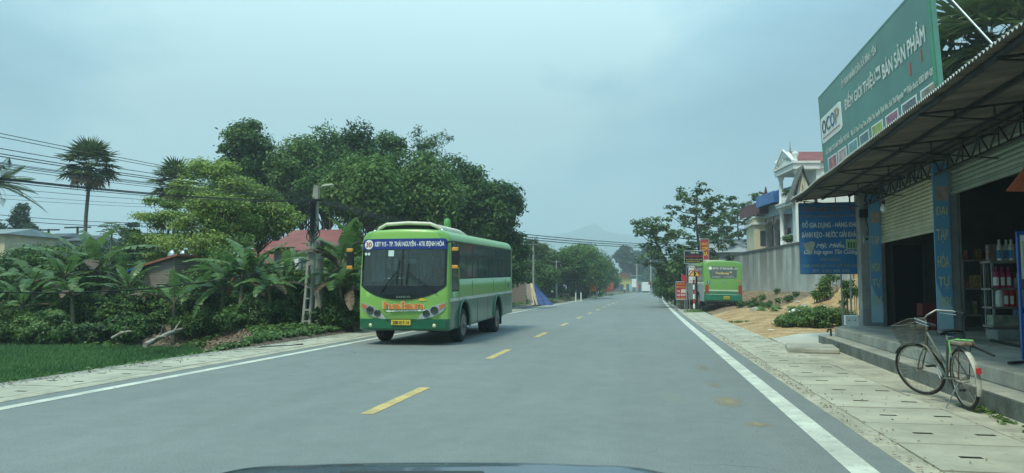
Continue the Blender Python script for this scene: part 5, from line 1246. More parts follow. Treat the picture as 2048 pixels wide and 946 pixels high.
b_ = base_at(38, 70); tree('tree', 'distant dark pointed tree above the pale house roof', b_, ztop(404, 70)-b_[2], 2, 1.9, 34, .6, 240, .3, 'far', None, 100, .15, 'cone')
b_ = base_at(-10, 75); tree('tree', 'distant dark tree at the left edge behind the pale house roof', b_, ztop(440, 75)-b_[2], 2, 2.6, 34, .8, 240, .32, 'far', None, 101, .15, 'flat')
b_ = base_at(262, 75); tree('tree', 'distant pale thin tree on the horizon left of the feathery tree', b_, ztop(442, 75)-b_[2], 2.6, 1.5, 20, .5, 120, .3, 'far', None, 102, .1, 'flat', .4)
for k, (u, v, d) in enumerate(((150, 500, 60), (215, 492, 62), (75, 505, 58), (300, 500, 60))):
    b_ = base_at(u, d); tree('tree', 'distant low tree in the hedge line behind the %s' % ['fan palm trunk', 'papaya tree', 'pale house', 'brick shed and its water tanks'][k], b_, ztop(v-14, d)-b_[2], .3, 2.6, 30, .7, 200, .28, 'far', 'far hedge line trees on the left', 110+k, .1, 'flat')

# palms
def fan(P_, Nn_, L_, W_, R_, T_, o, d, size, droop, blades=26, rbase=.5):
    d = Vector(d).normalized(); side = d.cross(Vector((0, 0, 1)));
    if side.length < .1: side = Vector((1, 0, 0))
    side.normalize(); upv = side.cross(d).normalized()
    rr = random.uniform(-.2, .2)
    for k in range(blades):
        a = R(-105+210*k/(blades-1)); dir_ = (d*math.cos(a)+side*math.sin(a)*.95); dir_.z -= droop*(.4+.6*random.random()); dir_.normalize()
        ln = size*(.78+.22*math.cos(a))*random.uniform(.9, 1.05); c = Vector(o)+dir_*ln*.5
        P_.append(tuple(c)); nn = upv*math.cos(a*.3)+side*.25*(-1)**k; Nn_.append(tuple(nn)); T_.append(tuple(dir_)); L_.append(ln); W_.append(size*.11); R_.append(rbase+random.gauss(0, .15)+rr)
def fan_palm(label, loc, h, size=1.1, n=30, trunk=.13, group=None, dry=True, spread=1.0):
    T = Thing('fan_palm', label, 'palm tree', loc, None, group); q = Vector(loc); top = q+Vector((.15, 0, h-size*1.5)); g = MB(); k = 9
    g.tube([q.lerp(top, i/(k-1))+Vector((.06*math.sin(i), 0, 0)) for i in range(k)], [trunk*(1.35 if i == 0 else 1.0-.03*i) for i in range(k)], 9); T.part('trunk', g, PBARK)
    P_, Nn_, L_, W_, R_, T_ = [], [], [], [], [], []; D = [[], [], [], [], [], []]; st = MB()
    for i in range(n):
        el_ = R(82-125*(i/(n-1))**.85); az = i*2.399+random.uniform(-.2, .2); d = Vector((math.cos(el_)*math.cos(az), math.cos(el_)*math.sin(az), math.sin(el_)))
        pl = size*.95*spread*random.uniform(.85, 1.1); o = top+d*pl; st.tube([top+Vector((0, 0, -.1)), top+d*pl*.5+Vector((0, 0, .06)), o], .014, 4)
        dd = Vector((d.x, d.y, d.z-.35))
        if dry and i > n*.74: fan(*D, o, Vector((d.x*.4, d.y*.4, -1)), size*.9, .8, 14)
        else: fan(P_, Nn_, L_, W_, R_, T_, o, dd, size, .25+.5*(i/n), rbase=.65-.35*i/n)
    T.part('stalks', st, mat('palm_stalk', (.09, .13, .06), .7, .2))
    leaf_obj('fronds', np.array(P_), np.array(Nn_), np.array(L_), np.array(W_), np.array(R_), LM['palm'], T.e, loc, T=np.array(T_))
    if dry:
        for j in range(120): a = random.random()*6.28; D[0].append(tuple(top+Vector((.16*math.cos(a), .16*math.sin(a), -random.uniform(.1, 1.1))))); D[1].append((math.cos(a), math.sin(a), .2)); D[5].append((0, 0, -1)); D[2].append(.5); D[3].append(.07); D[4].append(random.random()*.6)
        leaf_obj('dead_fronds', np.array(D[0]), np.array(D[1]), np.array(D[2]), np.array(D[3]), np.array(D[4]), LM['dry'], T.e, loc, T=np.array(D[5]))
    return T
b_ = base_at(165, 46); fan_palm('tall fan palm with a bare straight trunk standing against the sky, left', b_, ztop(284, 46)-b_[2]+.1, 1.12, 36, spread=1.0)
b_ = base_at(343, 46); fan_palm('second fan palm with brown dead fronds, half hidden by the feathery tree', b_, ztop(326, 46)-b_[2]+.1, 1.05, 30)
b_ = base_at(1062, 78, 0); fan_palm('small fan palm behind the leaning planks beyond the bus', b_, ztop(478, 78), 1.4, 26, dry=False)
p = at(1990, 576, 27.5); fan_palm('large fan palm whose fronds rise behind the green billboard at the right edge', (p.x, p.y, 0), 13.2, 1.9, 30, .24, spread=.85)
p = at(1912, 576, 29); fan_palm('shorter fan palm showing between the billboard end and the awning roof', (p.x, p.y, 0), 11.0, 1.5, 26, .2, spread=.8)
p = at(2062, 576, 25.0); fan_palm('fan palm at the top right corner beyond the diagonal billboard stay', (p.x, p.y, 0), 12.6, 1.7, 28, .2)
# feather palm at the left edge
def feather_palm(label, loc, h, ln=2.3, n=17):
    T = Thing('coconut_palm', label, 'palm tree', loc); q = Vector(loc); top = q+Vector((0, 0, h-1.3)); g = MB(); g.tube([q, q.lerp(top, .5)+Vector((.1, 0, 0)), top], [.18, .13, .11], 9); T.part('trunk', g, PBARK)
    P_, N_, L_, T_, R_ = [], [], [], [], []; st = MB()
    for i in range(n):
        az = i*2.399; el_ = R(70-75*i/n); d = Vector((math.cos(az), math.sin(az), 0)); pts = []
        for k in range(9): t = k/8; pts.append(top+d*ln*t*math.cos(el_)*1.05+Vector((0, 0, ln*t*math.sin(el_)-1.25*t*t*(1.1-math.sin(el_)*.5))))
        st.tube(pts, [.03*(1-.8*k/8) for k in range(9)], 5); side = d.cross(Vector((0, 0, 1)))
        for k in range(1, 44):
            t = k/44*8; a = int(min(7, t)); c = pts[a].lerp(pts[a+1], t-a)
            for s in (-1, 1):
                dr_ = side*s*.75+(pts[a+1]-pts[a]).normalized()*.5+Vector((0, 0, -.55)); dr_.normalize(); l_ = .55*math.sin(math.pi*min(.97, .12+k/50)); P_.append(tuple(c+dr_*l_*.5)); N_.append(tuple(Vector((0, 0, 1))+side*s*.4)); T_.append(tuple(dr_)); L_.append(l_); R_.append(.5+random.gauss(0, .2))
    T.part('stalks', st, MATS['palm_stalk']); leaf_obj('fronds', np.array(P_), np.array(N_), np.array(L_), .05, np.array(R_), LM['palm'], T.e, loc, T=np.array(T_))
b_ = base_at(-22, 38); feather_palm('feather palm reaching into the picture at the left edge', b_, ztop(318, 38)-b_[2])

# papaya
b_ = base_at(216, 33); T = Thing('papaya_tree', 'thin papaya tree with a small umbrella crown left of the brick shed', 'tree', b_); q = Vector(b_); hh = ztop(452, 33); g = MB(); g.tube([q, q+Vector((.03, 0, 2)), Vector((q.x+.1, q.y, hh-.15))], [.07, .055, .035], 7); T.part('trunk', g, mat('papaya_bark', (.30, .32, .24), .9, .2, 4))
P_, N_, L_, T_, R_ = [], [], [], [], []; st = MB(); tp = Vector((q.x+.1, q.y, hh-.2))
for i in range(16):
    az = i*2.4; el_ = R(60-85*i/16); d = Vector((math.cos(az)*math.cos(el_), math.sin(az)*math.cos(el_), math.sin(el_))); c = tp+d*.45; st.tube([tp, c], .012, 4)
    for k in range(8): a = k*math.pi/4; dr_ = Vector((math.cos(a), math.sin(a), -.35)); P_.append(tuple(c+dr_*.11)); N_.append((0, 0, 1)); T_.append(tuple(dr_)); L_.append(.25); R_.append(.7+random.gauss(0, .2))
T.part('stalks', st, MATS['palm_stalk']); leaf_obj('crown', np.array(P_), np.array(N_), np.array(L_), .13, np.array(R_), LM['mid'], T.e, b_, T=np.array(T_))

# bananas: pseudostem and big arched, torn leaves
def banana_geo(n, size, seed, upright=.5):
    r = random.Random(seed); st = MB(); st.tube([(0, 0, -.1), (.02, 0, size*.35), (0, .02, size*.72)], [size*.048, size*.038, size*.024], 8); lv_ = MB(); rn = []; dry = MB()
    for i in range(n):
        az = i*2.399+r.uniform(-.3, .3); el0 = R(r.uniform(48, 86) if i < n*.6 else r.uniform(10, 45)); ln = size*r.uniform(.6, 1.12); wd = size*.10*r.uniform(.7, 1.2)
        d = Vector((math.cos(az), math.sin(az), 0)); side = Vector((-d.y, d.x, 0)); p = Vector((0, 0, size*.70)); K = 12; pts = []; el_ = el0
        tgt = dry if (i >= n-1 and n > 6) else lv_
        for k in range(K+1):
            pts.append(p.copy()); p = p+(d*math.cos(el_)+Vector((0, 0, 1))*math.sin(el_))*ln/K; el_ -= R(r.uniform(6, 12)*(1.35-upright))
        base_r = r.uniform(.2, .8)
        for k in range(2, K):
            a, b = pts[k], pts[k+1 if k < K else k]; t0, t1 = (k-2)/(K-2), (k-1)/(K-2)
            w0, w1 = wd*math.sin(math.pi*min(.98, .10+.9*t0))**.55, wd*math.sin(math.pi*min(.985, .10+.9*t1))**.55
            for s in (-1, 1):
                tear = r.random() < .5; gp = r.uniform(.25, .6) if tear else .0; dr_ = Vector((0, 0, -1))*r.uniform(.15, .55); e0 = a+(side*s+dr_*.7)*w0; e1 = b+(side*s+dr_*.7)*w1; e1 = e1.lerp(e0, gp)
                tgt.add([a, b, e1, e0], [(0, 1, 2, 3)], 0)
                if tgt is lv_: rn.append(base_r+r.gauss(0, .12))
        st.tube([pts[0], pts[1], pts[2], pts[5]], [.02*size, .015*size, .012*size, .006*size], 5)
    return st, lv_, rn, dry
STEMM = mat('banana_stem', (.13, .14, .08), .8, .3, 4, .2, col2=(.10, .07, .04))
BPROTO = {}
def banana(label, loc, size, kind, rz, group):
    key = kind
    if key not in BPROTO:
        st, lf, rn, dry = banana_geo((9, 7, 11, 8)[kind], 2.0, 50+kind, (.55, .8, .4, .7)[kind]); e = bpy.data.objects.new('banana_plant', None); COL.objects.link(e)
        build('stem', st, STEMM, e); l = build('leaves', lf, LM['banana'], e, recalc=False); a = l.data.attributes.new('rnd', 'FLOAT', 'FACE'); a.data.foreach_set('value', np.clip(np.array(rn), 0, 1).astype(np.float32))
        if dry.f: l2 = build('dead_leaf', dry, LM['dry'], e, recalc=False)
        BPROTO[key] = e; o = e
    else: o = copy_tree(BPROTO[key])
    o.location = loc; o.rotation_euler = (random.uniform(-.16, .16), random.uniform(-.16, .16), rz); s = size/2.0*random.uniform(.74, .95); o.scale = (s, s, s); tag(o, label, 'banana plant', group); return o
BG = 'banana plants along the bank left of the road'
bl_ = [(20, 26.5, 2.3, 0, 'left of the logs at the left edge'), (70, 26, 2.2, 2, 'behind the dirt bank near the left edge'), (118, 27, 2.5, 0, 'with a yellowed leaf tip above the paddy'), (165, 29, 3.2, 1, 'with tall upright leaves below the tall fan palm'),
       (200, 28.5, 2.8, 3, 'leaning beside the papaya tree'), (150, 25.2, 1.9, 2, 'drooping over the paddy corner'), (262, 27, 2.0, 3, 'left of the brick shed'), 
       (350, 23.8, 1.9, 1, 'short and bright, alone in front of the brick shed'), (448, 24.5, 2.3, 2, 'beside the left banana blossom'), (480, 24, 2.6, 0, 'by the orange blossom in front of the feathery tree'), (525, 24.2, 2.7, 1, 'with upright leaves below the red roof'),
       (560, 25.5, 2.5, 3, 'directly left of the utility poles'), (668, 24.5, 3.3, 1, 'tall, just right of the utility poles'), (702, 25.5, 3.4, 0, 'tallest, beside the bus mirror'),
       (690, 23.5, 2.3, 2, 'drooping low between the poles and the bus'), (725, 25, 2.6, 3, 'half hidden by the bus front'), (655, 26.5, 2.4, 3, 'behind the short round pole'), ]
bl_ += [(45, 24.8, 1.9, 3, 'low at the left edge in front of the taller ones'), (245, 28.6, 2.3, 0, 'near the blue sheet of the brick shed'),
        (415, 25, 1.9, 3, 'left of the orange blossom'), (545, 23.6, 1.8, 2, 'drooping low left of the latticed pole'), (470, 26.5, 2.5, 0, 'behind the orange blossom'), (385, 26, 1.8, 0, 'at the right wall of the brick shed'), (712, 23.6, 2.0, 0, 'low by the bus front corner')]
for i, (u, d, s, k, lab) in enumerate(bl_): banana('banana plant '+lab, base_at(u, d-.7), s, k, i*1.3, BG)
# banana blossom (orange red)
for u, v, d, lab in ((459, 583, 24.2, 'orange red banana blossom among the leaves left of the feathery tree foot'), (530, 590, 24.4, 'small yellow orange banana blossom')):
    if u == 530: continue
    p = at(u, v, d); g = MB(); g.lathe([(.01, -.14), (.06, -.08), (.075, 0), (.04, .1), (.01, .16)], p, 10); g.tube([p+Vector((0, 0, .14)), p+Vector((.05, .1, .45))], .02, 6); single('banana_blossom', g, mat('blossom', (.55, .12, .04), .6, .2, 8), lab, 'flower', tuple(p))
tree('bush', 'low leafy bush hiding the foot of the brick shed', base_at(330, 25.9), 1.25, 0, 1.1, 22, .34, 320, .11, 'mid', None, 119, .05, 'flat', cat='bush')
tree('bush', 'dense low dark bush between the bananas above the pale bank', base_at(300, 26), 1.4, 0, 1.1, 20, .38, 300, .11, 'dark', None, 120, .05, 'flat', cat='bush')
tree('bush', 'leafy dark green bush at the foot of the two utility poles, road side', base_at(585, 25.5), 2.0, 0, 1.2, 26, .4, 330, .11, 'mid', None, 121, .05, 'flat', cat='bush')
tree('bush', 'dark undergrowth bush behind the bus front and the poles', base_at(640, 27.5), 1.9, 0, 1.3, 24, .42, 300, .12, 'dark', None, 122, .05, 'flat', cat='bush')
tree('bush', 'dark undergrowth behind the banana clump left of the poles', base_at(520, 27), 2.3, 0, 1.4, 28, .42, 300, .12, 'dark', None, 123, .05, 'flat', cat='bush')
tree('bush', 'undergrowth bush at the left edge under the bananas', base_at(60, 27.5), 1.7, 0, 1.6, 26, .42, 300, .12, 'dark', None, 124, .05, 'flat', cat='bush')
tree('bush', 'dark undergrowth bush below the tall fan palm', base_at(170, 27.8), 1.8, 0, 1.5, 26, .42, 300, .12, 'dark', None, 125, .05, 'flat', cat='bush')
tree('bush', 'dark undergrowth bush just right of the brick shed', base_at(432, 26.6), 1.2, 0, 1.0, 20, .36, 300, .11, 'dark', None, 126, .05, 'flat', cat='bush')

TB = [(10, 24.6, 1.1, .8, 'mid', 'at the left edge above the dirt bank'), (95, 24.4, 1.3, .9, 'mid', 'in front of the yellow tipped banana'), (185, 24.6, 1.4, 1.0, 'dark', 'between the drooping banana and the papaya stem'), (245, 24.6, 1.2, .8, 'mid', 'left of the lone bright banana'),
      (410, 24.2, 1.5, .9, 'dark', 'under the orange blossom'), (460, 23.6, 1.2, .8, 'mid', 'below the orange blossom, near the shoulder'), (505, 24.6, 1.9, 1.0, 'dark', 'below the red roof between the bananas'), (545, 22.8, 1.0, .7, 'mid', 'just left of the latticed pole foot'),
      (575, 24.2, 2.1, .9, 'dark', 'behind the latticed pole'), (690, 25.0, 2.3, 1.0, 'dark', 'between the round pole and the bus mirror'), (30, 28.5, 2.3, 1.4, 'mid', 'tall, behind the bananas at the left edge'), (130, 29.5, 2.6, 1.4, 'mid', 'tall, behind the fan palm trunk foot'), (560, 28, 2.8, 1.1, 'mid', 'tall, in front of the grey house wall')]
for i, (u, d, h_, rx, m_, lab) in enumerate(TB): tree('shrub', 'tangled green shrub %s' % lab, base_at(u, d+.9), h_*.8, 0, rx, 24, .33, 240, .12, 'dark' if i % 3 else m_, 'tangled shrubs between the bananas on the bank', 500+i, .04, 'round' if i % 2 else 'flat', lw=(.35, .6)[i % 2], cat='shrub', shell=.3)
LB = [(8, 'under the leftmost banana'), (60, 'right of the logs at the left edge'), (105, 'under the yellow tipped banana'), (150, 'on the bank above the paddy middle'), (190, 'below the papaya stem'), (262, 'left of the pale dead trunk'), (400, 'right of the lone bright banana'), (440, 'left of the blossom stem'),
      (480, 'right of the blossom stem'), (515, 'between the blossom and the poles'), (550, 'left of the pole foot, by the shoulder'), (668, 'right of the short marker post'), (700, 'by the front corner of the oncoming bus')]
for i, (u, lab) in enumerate(LB):
    d = 22.9 if u > 440 else 23.6; b_ = base_at(u, d); tree('shrub', 'low tangled weedy shrub %s' % lab, b_, random.uniform(.65, 1.15), 0, random.uniform(.6, .95), 20, .24, 230, .11, ('dark', 'mid', 'weed', 'dark', 'broad')[i % 5], 'low weedy shrubs hiding the banana stems', 600+i, .03, 'flat', lw=(.3, .5, .65)[i % 3], cat='shrub', shell=.2)
# rice field: blades as one mass
def blades(name, label, pts, hh, wd, m, lean=.25):
    pts = np.asarray(pts); n = len(pts); h = hh*(.7+.6*rng.random(n)); P = pts.copy(); P[:, 2] += h*.5; T = rng.normal(size=(n, 3))*lean; T[:, 2] = 1; Nn = rng.normal(size=(n, 3)); Nn[:, 2] = .4
    rd = .5+.2*rng.normal(size=n)+.18*np.sin(pts[:, 0]*1.1+np.sin(pts[:, 1]*.7)*2)
    o = leaf_obj(name, P, Nn, h, wd, rd, m, T=T); tag(o, label, 'plants', kind='stuff'); return o
pts = []
while len(pts) < 110000:
    x = random.uniform(-26, -9.15); y = random.uniform(6, 21)
    if y < yb(x)-.1 and (x+26) > 0: pts.append((x, y, H(x, y)))
blades('rice', 'young green rice standing in the flooded paddy left of the road', pts, .15, .016, LM['grass'])
# weeds and creepers along the verge and the bank
def scatter(f, n): 
    out = []
    while len(out) < n:
        p = f()
        if p: out.append(p)
    return out
def vergep():
    y = random.uniform(5, 24); x = -9.02-abs(random.gauss(0, .28)); return (x, y, H(x, y)+.02)
def bankp():
    x = random.uniform(-24, -9.2); y = yb(x)+random.uniform(-.3, 5.5)
    if vn(x*.45, y*.45) < (.15 if y < yb(x)+2.0 else -.6): return None
    return (x, y, H(x, y)+.02)
c = np.array(scatter(vergep, 620)); P, Nn, rd = clump_leaves(c, .13, 22, .6, 1.0, .2); o = leaf_obj('weeds', P, Nn, .11, .08, rd, LM['weed']); tag(o, 'low leafy weeds along the edge of the left shoulder and the paddy', 'plants', kind='stuff')
c = np.array(scatter(bankp, 900)); P, Nn, rd = clump_leaves(c, .2, 30, .7, .8, .2); o = leaf_obj('undergrowth', P, Nn, .13, .08, rd-.1, LM['mid']); tag(o, 'creepers and undergrowth covering the bank under the bananas', 'plants', kind='stuff')
def farl():
    y = random.uniform(24, 120); x = -9.3+bend(y)-abs(random.gauss(0, 1.3)); return (x, y, H(x, y))
c = np.array(scatter(farl, 1100)); P, Nn, rd = clump_leaves(c, .24, 24, .6, .8, .2); o = leaf_obj('verge_grass', P, Nn, .16, .07, rd, LM['weed']); tag(o, 'grass and weeds along the far left verge beyond the bus', 'plants', kind='stuff')
def backl():
    y = random.uniform(27, 75); x = random.uniform(-60, -12); return (x, y, H(x, y))
c = np.array(scatter(backl, 1500)); P, Nn, rd = clump_leaves(c, .5, 20, .6, .8, .2); o = leaf_obj('ground_cover', P, Nn, .3, .16, rd-.2, LM['dark']); tag(o, 'dark ground cover under the trees behind the bank', 'plants', kind='stuff')
# dead leaves, sticks and logs on the bank
for k, (u0, v0, u1, v1, r_, lab) in enumerate(((5, 655, 60, 648, .07, 'fallen pale log lying on the dirt at the left edge'), (12, 662, 75, 650, .05, 'thinner fallen log just below the first at the left edge'), (290, 690, 375, 655, .07, 'longest pale dead trunk leaning on the bank before the lone banana'), (305, 684, 330, 672, .06, 'short pale log on the bank before the lone banana'), (225, 676, 262, 662, .05, 'pale split log on the grey part of the bank'))):
    a = gr(u0, v0, -.15); b = gr(u1, v1, .1); g = MB(); g.tube([a, a.lerp(b, .5)+Vector((0, 0, .05)), b], [r_, r_*.9, r_*.6], 7); g.tube([a.lerp(b, .6), a.lerp(b, .8)+Vector((.1, -.15, .3))], [r_*.5, r_*.2], 5); single('log', g, mat('dead_wood', (.34, .31, .26), .9, .25, 5, .3), lab, 'log', tuple(a), group='dead wood on the bank')
pts = scatter(lambda: (lambda x, y: (x, y, H(x, y)+.03) if yb(x)-.2 < y < yb(x)+3.2 else None)(random.uniform(-22, -9.5), random.uniform(12, 25)), 2600)
P = np.array(pts); Nn = rng.normal(size=(len(P), 3)); Nn[:, 2] += 1.6; o = leaf_obj('leaf_litter', P, Nn, .16, .06, rng.random(len(P)), LM['dry']); tag(o, 'dead banana leaves and litter on the bare bank', 'litter', kind='stuff')
g = MB(); a, b = gr(505, 697), gr(588, 692); g.tube([a, a.lerp(b, .3)+Vector((0, .1, .02)), a.lerp(b, .7)+Vector((0, -.05, .02)), b], .02, 6); g.tube([a.lerp(b, .6), b+Vector((.1, .25, .03))], .015, 5); single('branch', g, BLACK, 'dark fallen branch lying on the edge of the left shoulder', 'branch', tuple(a))
# ------------------------------------------------------------ left side: poles, wires, houses
def roadv(n): pass
pb = gr(612, 666); PX, PY = pb.x, pb.y; ph = 4.46
T = Thing('utility_pole', 'tapered latticed concrete utility pole with a street lamp and bundled cables', 'pole', (PX, PY, 0))
top = at(629, 372, 22.2); top = Vector((top.x, PY, top.z)); base = Vector((PX, PY, -.1)); ax_ = (top-base)
g = MB()
def pole_pt(t, dx): return base+ax_*t+Vector((dx, 0, 0))
for s in (-1, 1):
    w0, w1 = .115, .045
    pts = [pole_pt(t, s*(w0+(w1-w0)*t)) for t in (0, .35, .7, 1)]
    for a, b in zip(pts[:-1], pts[1:]):
        vs = [a+Vector((x, y, 0)) for x, y in ((-.038, -.08), (.038, -.08), (.038, .08), (-.038, .08))]+[b+Vector((x, y, 0)) for x, y in ((-.032, -.06), (.032, -.06), (.032, .06), (-.032, .06))]
        g.add(vs, [(0, 1, 5, 4), (1, 2, 6, 5), (2, 3, 7, 6), (3, 0, 4, 7), (0, 3, 2, 1), (4, 5, 6, 7)])
t = .02
while t < .97:
    p = pole_pt(t, 0); w_ = (.115-.07*t)
    hgt = .05 if t < .45 else .2
    if t < .45 or True: g.box(p.x-w_, p.x+w_, p.y-.07, p.y+.07, p.z, p.z+hgt)
    t += .075 if t < .45 else .045
T.part('shaft', g, POLE_C)
g = MB(); a = top+Vector((0, 0, -.06)); g.tube([a, a+Vector((.25, -.05, .06))], .02, 6); T.part('lamp_arm', g, STEEL)
g = MB(); g.cbox(a+Vector((.40, -.08, .08)), (.34, .16, .05), rot=Matrix.Rotation(R(-6), 3, 'Y')); T.part('street_lamp', g, mat('lamp_body', (.55, .55, .45), .5, .15, 5), bevel=.015)
g = MB()
for k in range(26):
    ox, oy = random.uniform(-.13, .13), -.13-random.random()*.08; z1 = top.z-.35-random.random()*.2; z0 = z1-random.uniform(.5, 1.35)
    g.tube([(top.x-.05+ox, PY+oy, z1), (top.x-.08+ox*1.2, PY+oy, (z0+z1)/2), (top.x-.1+ox, PY+oy, z0)], .009, 4)
for k in range(5): g.torus((top.x+random.uniform(-.12, .14), PY-.2, top.z-1.2-.08*k), .17, .012, 'Y', 20, 5)
g.cbox((top.x, PY-.12, top.z-.42), (.62, .06, .05)); T.part('cable_bundle', g, WIRE)
g = MB(); c = gr(637, 662); c = Vector((c.x, c.y, 0))
g.lathe([(.14, -.1), (.125, 1.6), (.115, 2.75), (.09, 2.8)], c, 14); T = Thing('utility_pole', 'short round concrete pole with a dark cap just right of the latticed pole', 'pole', tuple(c)); T.part('shaft', g, POLE_C)
g = MB(); g.lathe([(.125, 2.5), (.125, 2.8), (.05, 2.86)], c, 14); g.tube([c+Vector((-.3, 0, 2.25)), c+Vector((.15, 0, 2.32))], .015, 5); T.part('cap', g, BLACK)
g = MB(); g.lathe([(.13, .5), (.135, .52), (.13, .56)], c, 14); T.part('band', g, GALV)
g = MB(); c2 = gr(658, 655); g.lathe([(.07, -.1), (.065, .55), (.05, .57)], (c2.x, c2.y, 0), 10); single('marker_post', g, POLE_C, 'short concrete marker post right of the round pole', 'post', (c2.x, c2.y, 0))

def wire(pts, r, lab, n=14, sag=0., group='overhead cables on the left'):
    a, b = Vector(pts[0]), Vector(pts[1]); g = MB(); g.tube([a.lerp(b, k/n)+Vector((0, 0, -sag*4*(k/n)*(1-k/n))) for k in range(n+1)], r, 5); return single('cable', g, WIRE, lab, 'cable', tuple(a), group=group)
# the span to the previous pole (behind the camera, out of view); each passes the left picture edge at the height seen there
prevY = -14.0
edge = [(271, 378, .010), (279, 380, .010), (302, 384, .011), (313, 388, .013), (319, 390, .013), (331, 392, .008), (334, 393, .010), (338, 395, .010), (344, 397, .008), (363, 399, .017), (366, 401, .017), (371, 402, .011), (383, 404, .007), (396, 406, .005), (404, 407, .005)]
for k, (v0, v1, r_) in enumerate(edge):
    e_ = at(0, v0, 11.8); px = at(628, v1, 22.2); b = Vector((top.x-.28+.035*k, PY-.1, px.z)); dy = (PY-e_.y)
    # sagging parabola through the edge point, flat span from prevY
    t = (e_.y-prevY)/(PY-prevY); zlin = b.z; sag = (zlin-e_.z)/(4*t*(1-t)); a = Vector((b.x, prevY, b.z))
    words = ['uppermost', 'second from the top', 'third from the top', 'fourth', 'fifth', 'thin sixth', 'seventh', 'eighth', 'thin ninth', 'thick upper trunk', 'thick lower trunk', 'one just under the thick pair', 'lower thin', 'second lowest', 'lowest'][k]
    wire([a, b], r_*.6, 'black cable running to the lamp pole, %s at the left edge' % words.replace('one just under the thick pair', 'just under the thick pair'), 30, sag)
for v0, v1, u1, r_, lab in ((430, 445, 350, .008, 'thin cable low in the sky over the pale house'), (440, 452, 350, .010, 'black cable just above the pale house roof, ending in the feathery tree')):
    wire([at(-60, v0-6, 30), at(u1, v1+2, 36)], r_*1.5, lab, 14, .12)
wire([at(-60, 582, 16), at(620, 520, 21.9)], .015, 'thick black cable sagging low across the bananas to the latticed pole', 20, .35)
# onward spans towards the far poles
FP = [('utility_pole', 1067, 484, 62.0, 'thin pole behind the planks and the blue tarpaulin'), ('utility_pole', 1124, 495, 85.0, 'pole in front of the tree left of the hedge'), ('utility_pole', 1113, 520, 80.0, 'short thin pole by the parked motorbike'),
      ('utility_pole', 1302, 515, 175.0, 'far pole at the road end, right side'), ('utility_pole', 1274, 528, 190.0, 'far pole left of the road end pole'), ('utility_pole', 1152, 520, 95.0, 'pale pole inside the hedge shade')]
tops = []
for nm, u, v, d, lab in FP:
    q = at(u, 576, d); z1 = ztop(v, d); g = MB(); zb = H(q.x, q.y); g.tube([(q.x, q.y, zb-.1), (q.x, q.y, z1)], [.10, .07] if d < 100 else [.2, .15], 8); T = Thing(nm, lab, 'pole', (q.x, q.y, zb), group='poles along the road ahead'); T.part('shaft', g, POLE_C)
    g = MB(); g.cbox((q.x, q.y, z1-.2), (.9 if d < 100 else 1.6, .08, .08)); T.part('crossarm', g, STEEL); tops.append(Vector((q.x, q.y, z1-.1)))
for k in range(5):
    wire([Vector((top.x+.05*k, PY, top.z-.35-.04*k)), at(1067, 484+k*1.5, 62)], .012, 'cable passing behind the bus roof from the lamp pole, strand %s' % ['one from the top', 'two', 'three', 'four', 'at the bottom'][k], 20, .25+.05*k)
for k in range(3): wire([at(1045, 468+5*k, 60), at(1420, 488+3*k, 120)], .035, 'cable crossing the sky above the road end, %s of three' % ['upper', 'middle', 'lowest'][k], 20, .4, 'cables crossing above the road end')

# red roofed house
def house_box(T, nm, x0, x1, y0, y1, z0, z1, m, F=None): g = MB(); g.box(x0, x1, y0, y1, z0, z1); return T.part(nm, g, m)
p0 = at(548, 500, 36); p1 = at(690, 500, 38); z0 = H(p0.x, p0.y)-.2; ze = ztop(499, 36); zr_ = ztop(466, 40)
T = Thing('house', 'grey walled house with a rust red metal roof behind the utility poles', 'house', (p0.x, p0.y, z0))
x0, x1, y0, y1 = p0.x, p1.x+.2, p0.y, p0.y+5.5
g = MB(); g.box(x0, x1, y0, y1, z0, ze); ym_ = (y0+y1)/2
g.add([(x1, y0, ze), (x1, y1, ze), (x1, ym_, zr_-.05), (x1-.2, y0, ze), (x1-.2, y1, ze), (x1-.2, ym_, zr_-.05)], [(0, 1, 2), (3, 5, 4), (0, 2, 5, 3), (1, 4, 5, 2)]); T.part('wall', g, PLASTER)
g = MB(); e = .35
for s, ya in ((1, y0-e), (-1, y1+e)):
    g.add([(x0-e, ya, ze-.12), (x1+e, ya, ze-.12), (x1+e, ym_, zr_), (x0-e, ym_, zr_), (x0-e, ya, ze-.06), (x1+e, ya, ze-.06), (x1+e, ym_, zr_+.06), (x0-e, ym_, zr_+.06)], [(0, 3, 2, 1), (4, 5, 6, 7), (0, 1, 5, 4), (1, 2, 6, 5), (0, 4, 7, 3)])
T.part('roof', g, REDROOF)
g = MB(); q = at(570, 530, 35.7); g.box(q.x-.1, q.x+.75, y0-.32, y0-.02, q.z-.22, q.z+.3); ac = T.part('air_conditioner', g, WHITE_P)
g = MB(); g.lathe([(.2, y0-.34), (.2, y0-.325)], (q.x+.38, 0, q.z+.04), 18, axis='Y'); T.part('fan_grille', g, BLACK, parent=ac)
g = MB(); q = at(665, 522, 36); g.box(q.x, q.x+1.0, y0-.4, y0-.05, q.z, q.z+.25); single('red_cloth', g, RED_P, 'red cloth hung on the wall behind the round pole', 'cloth', tuple(q))
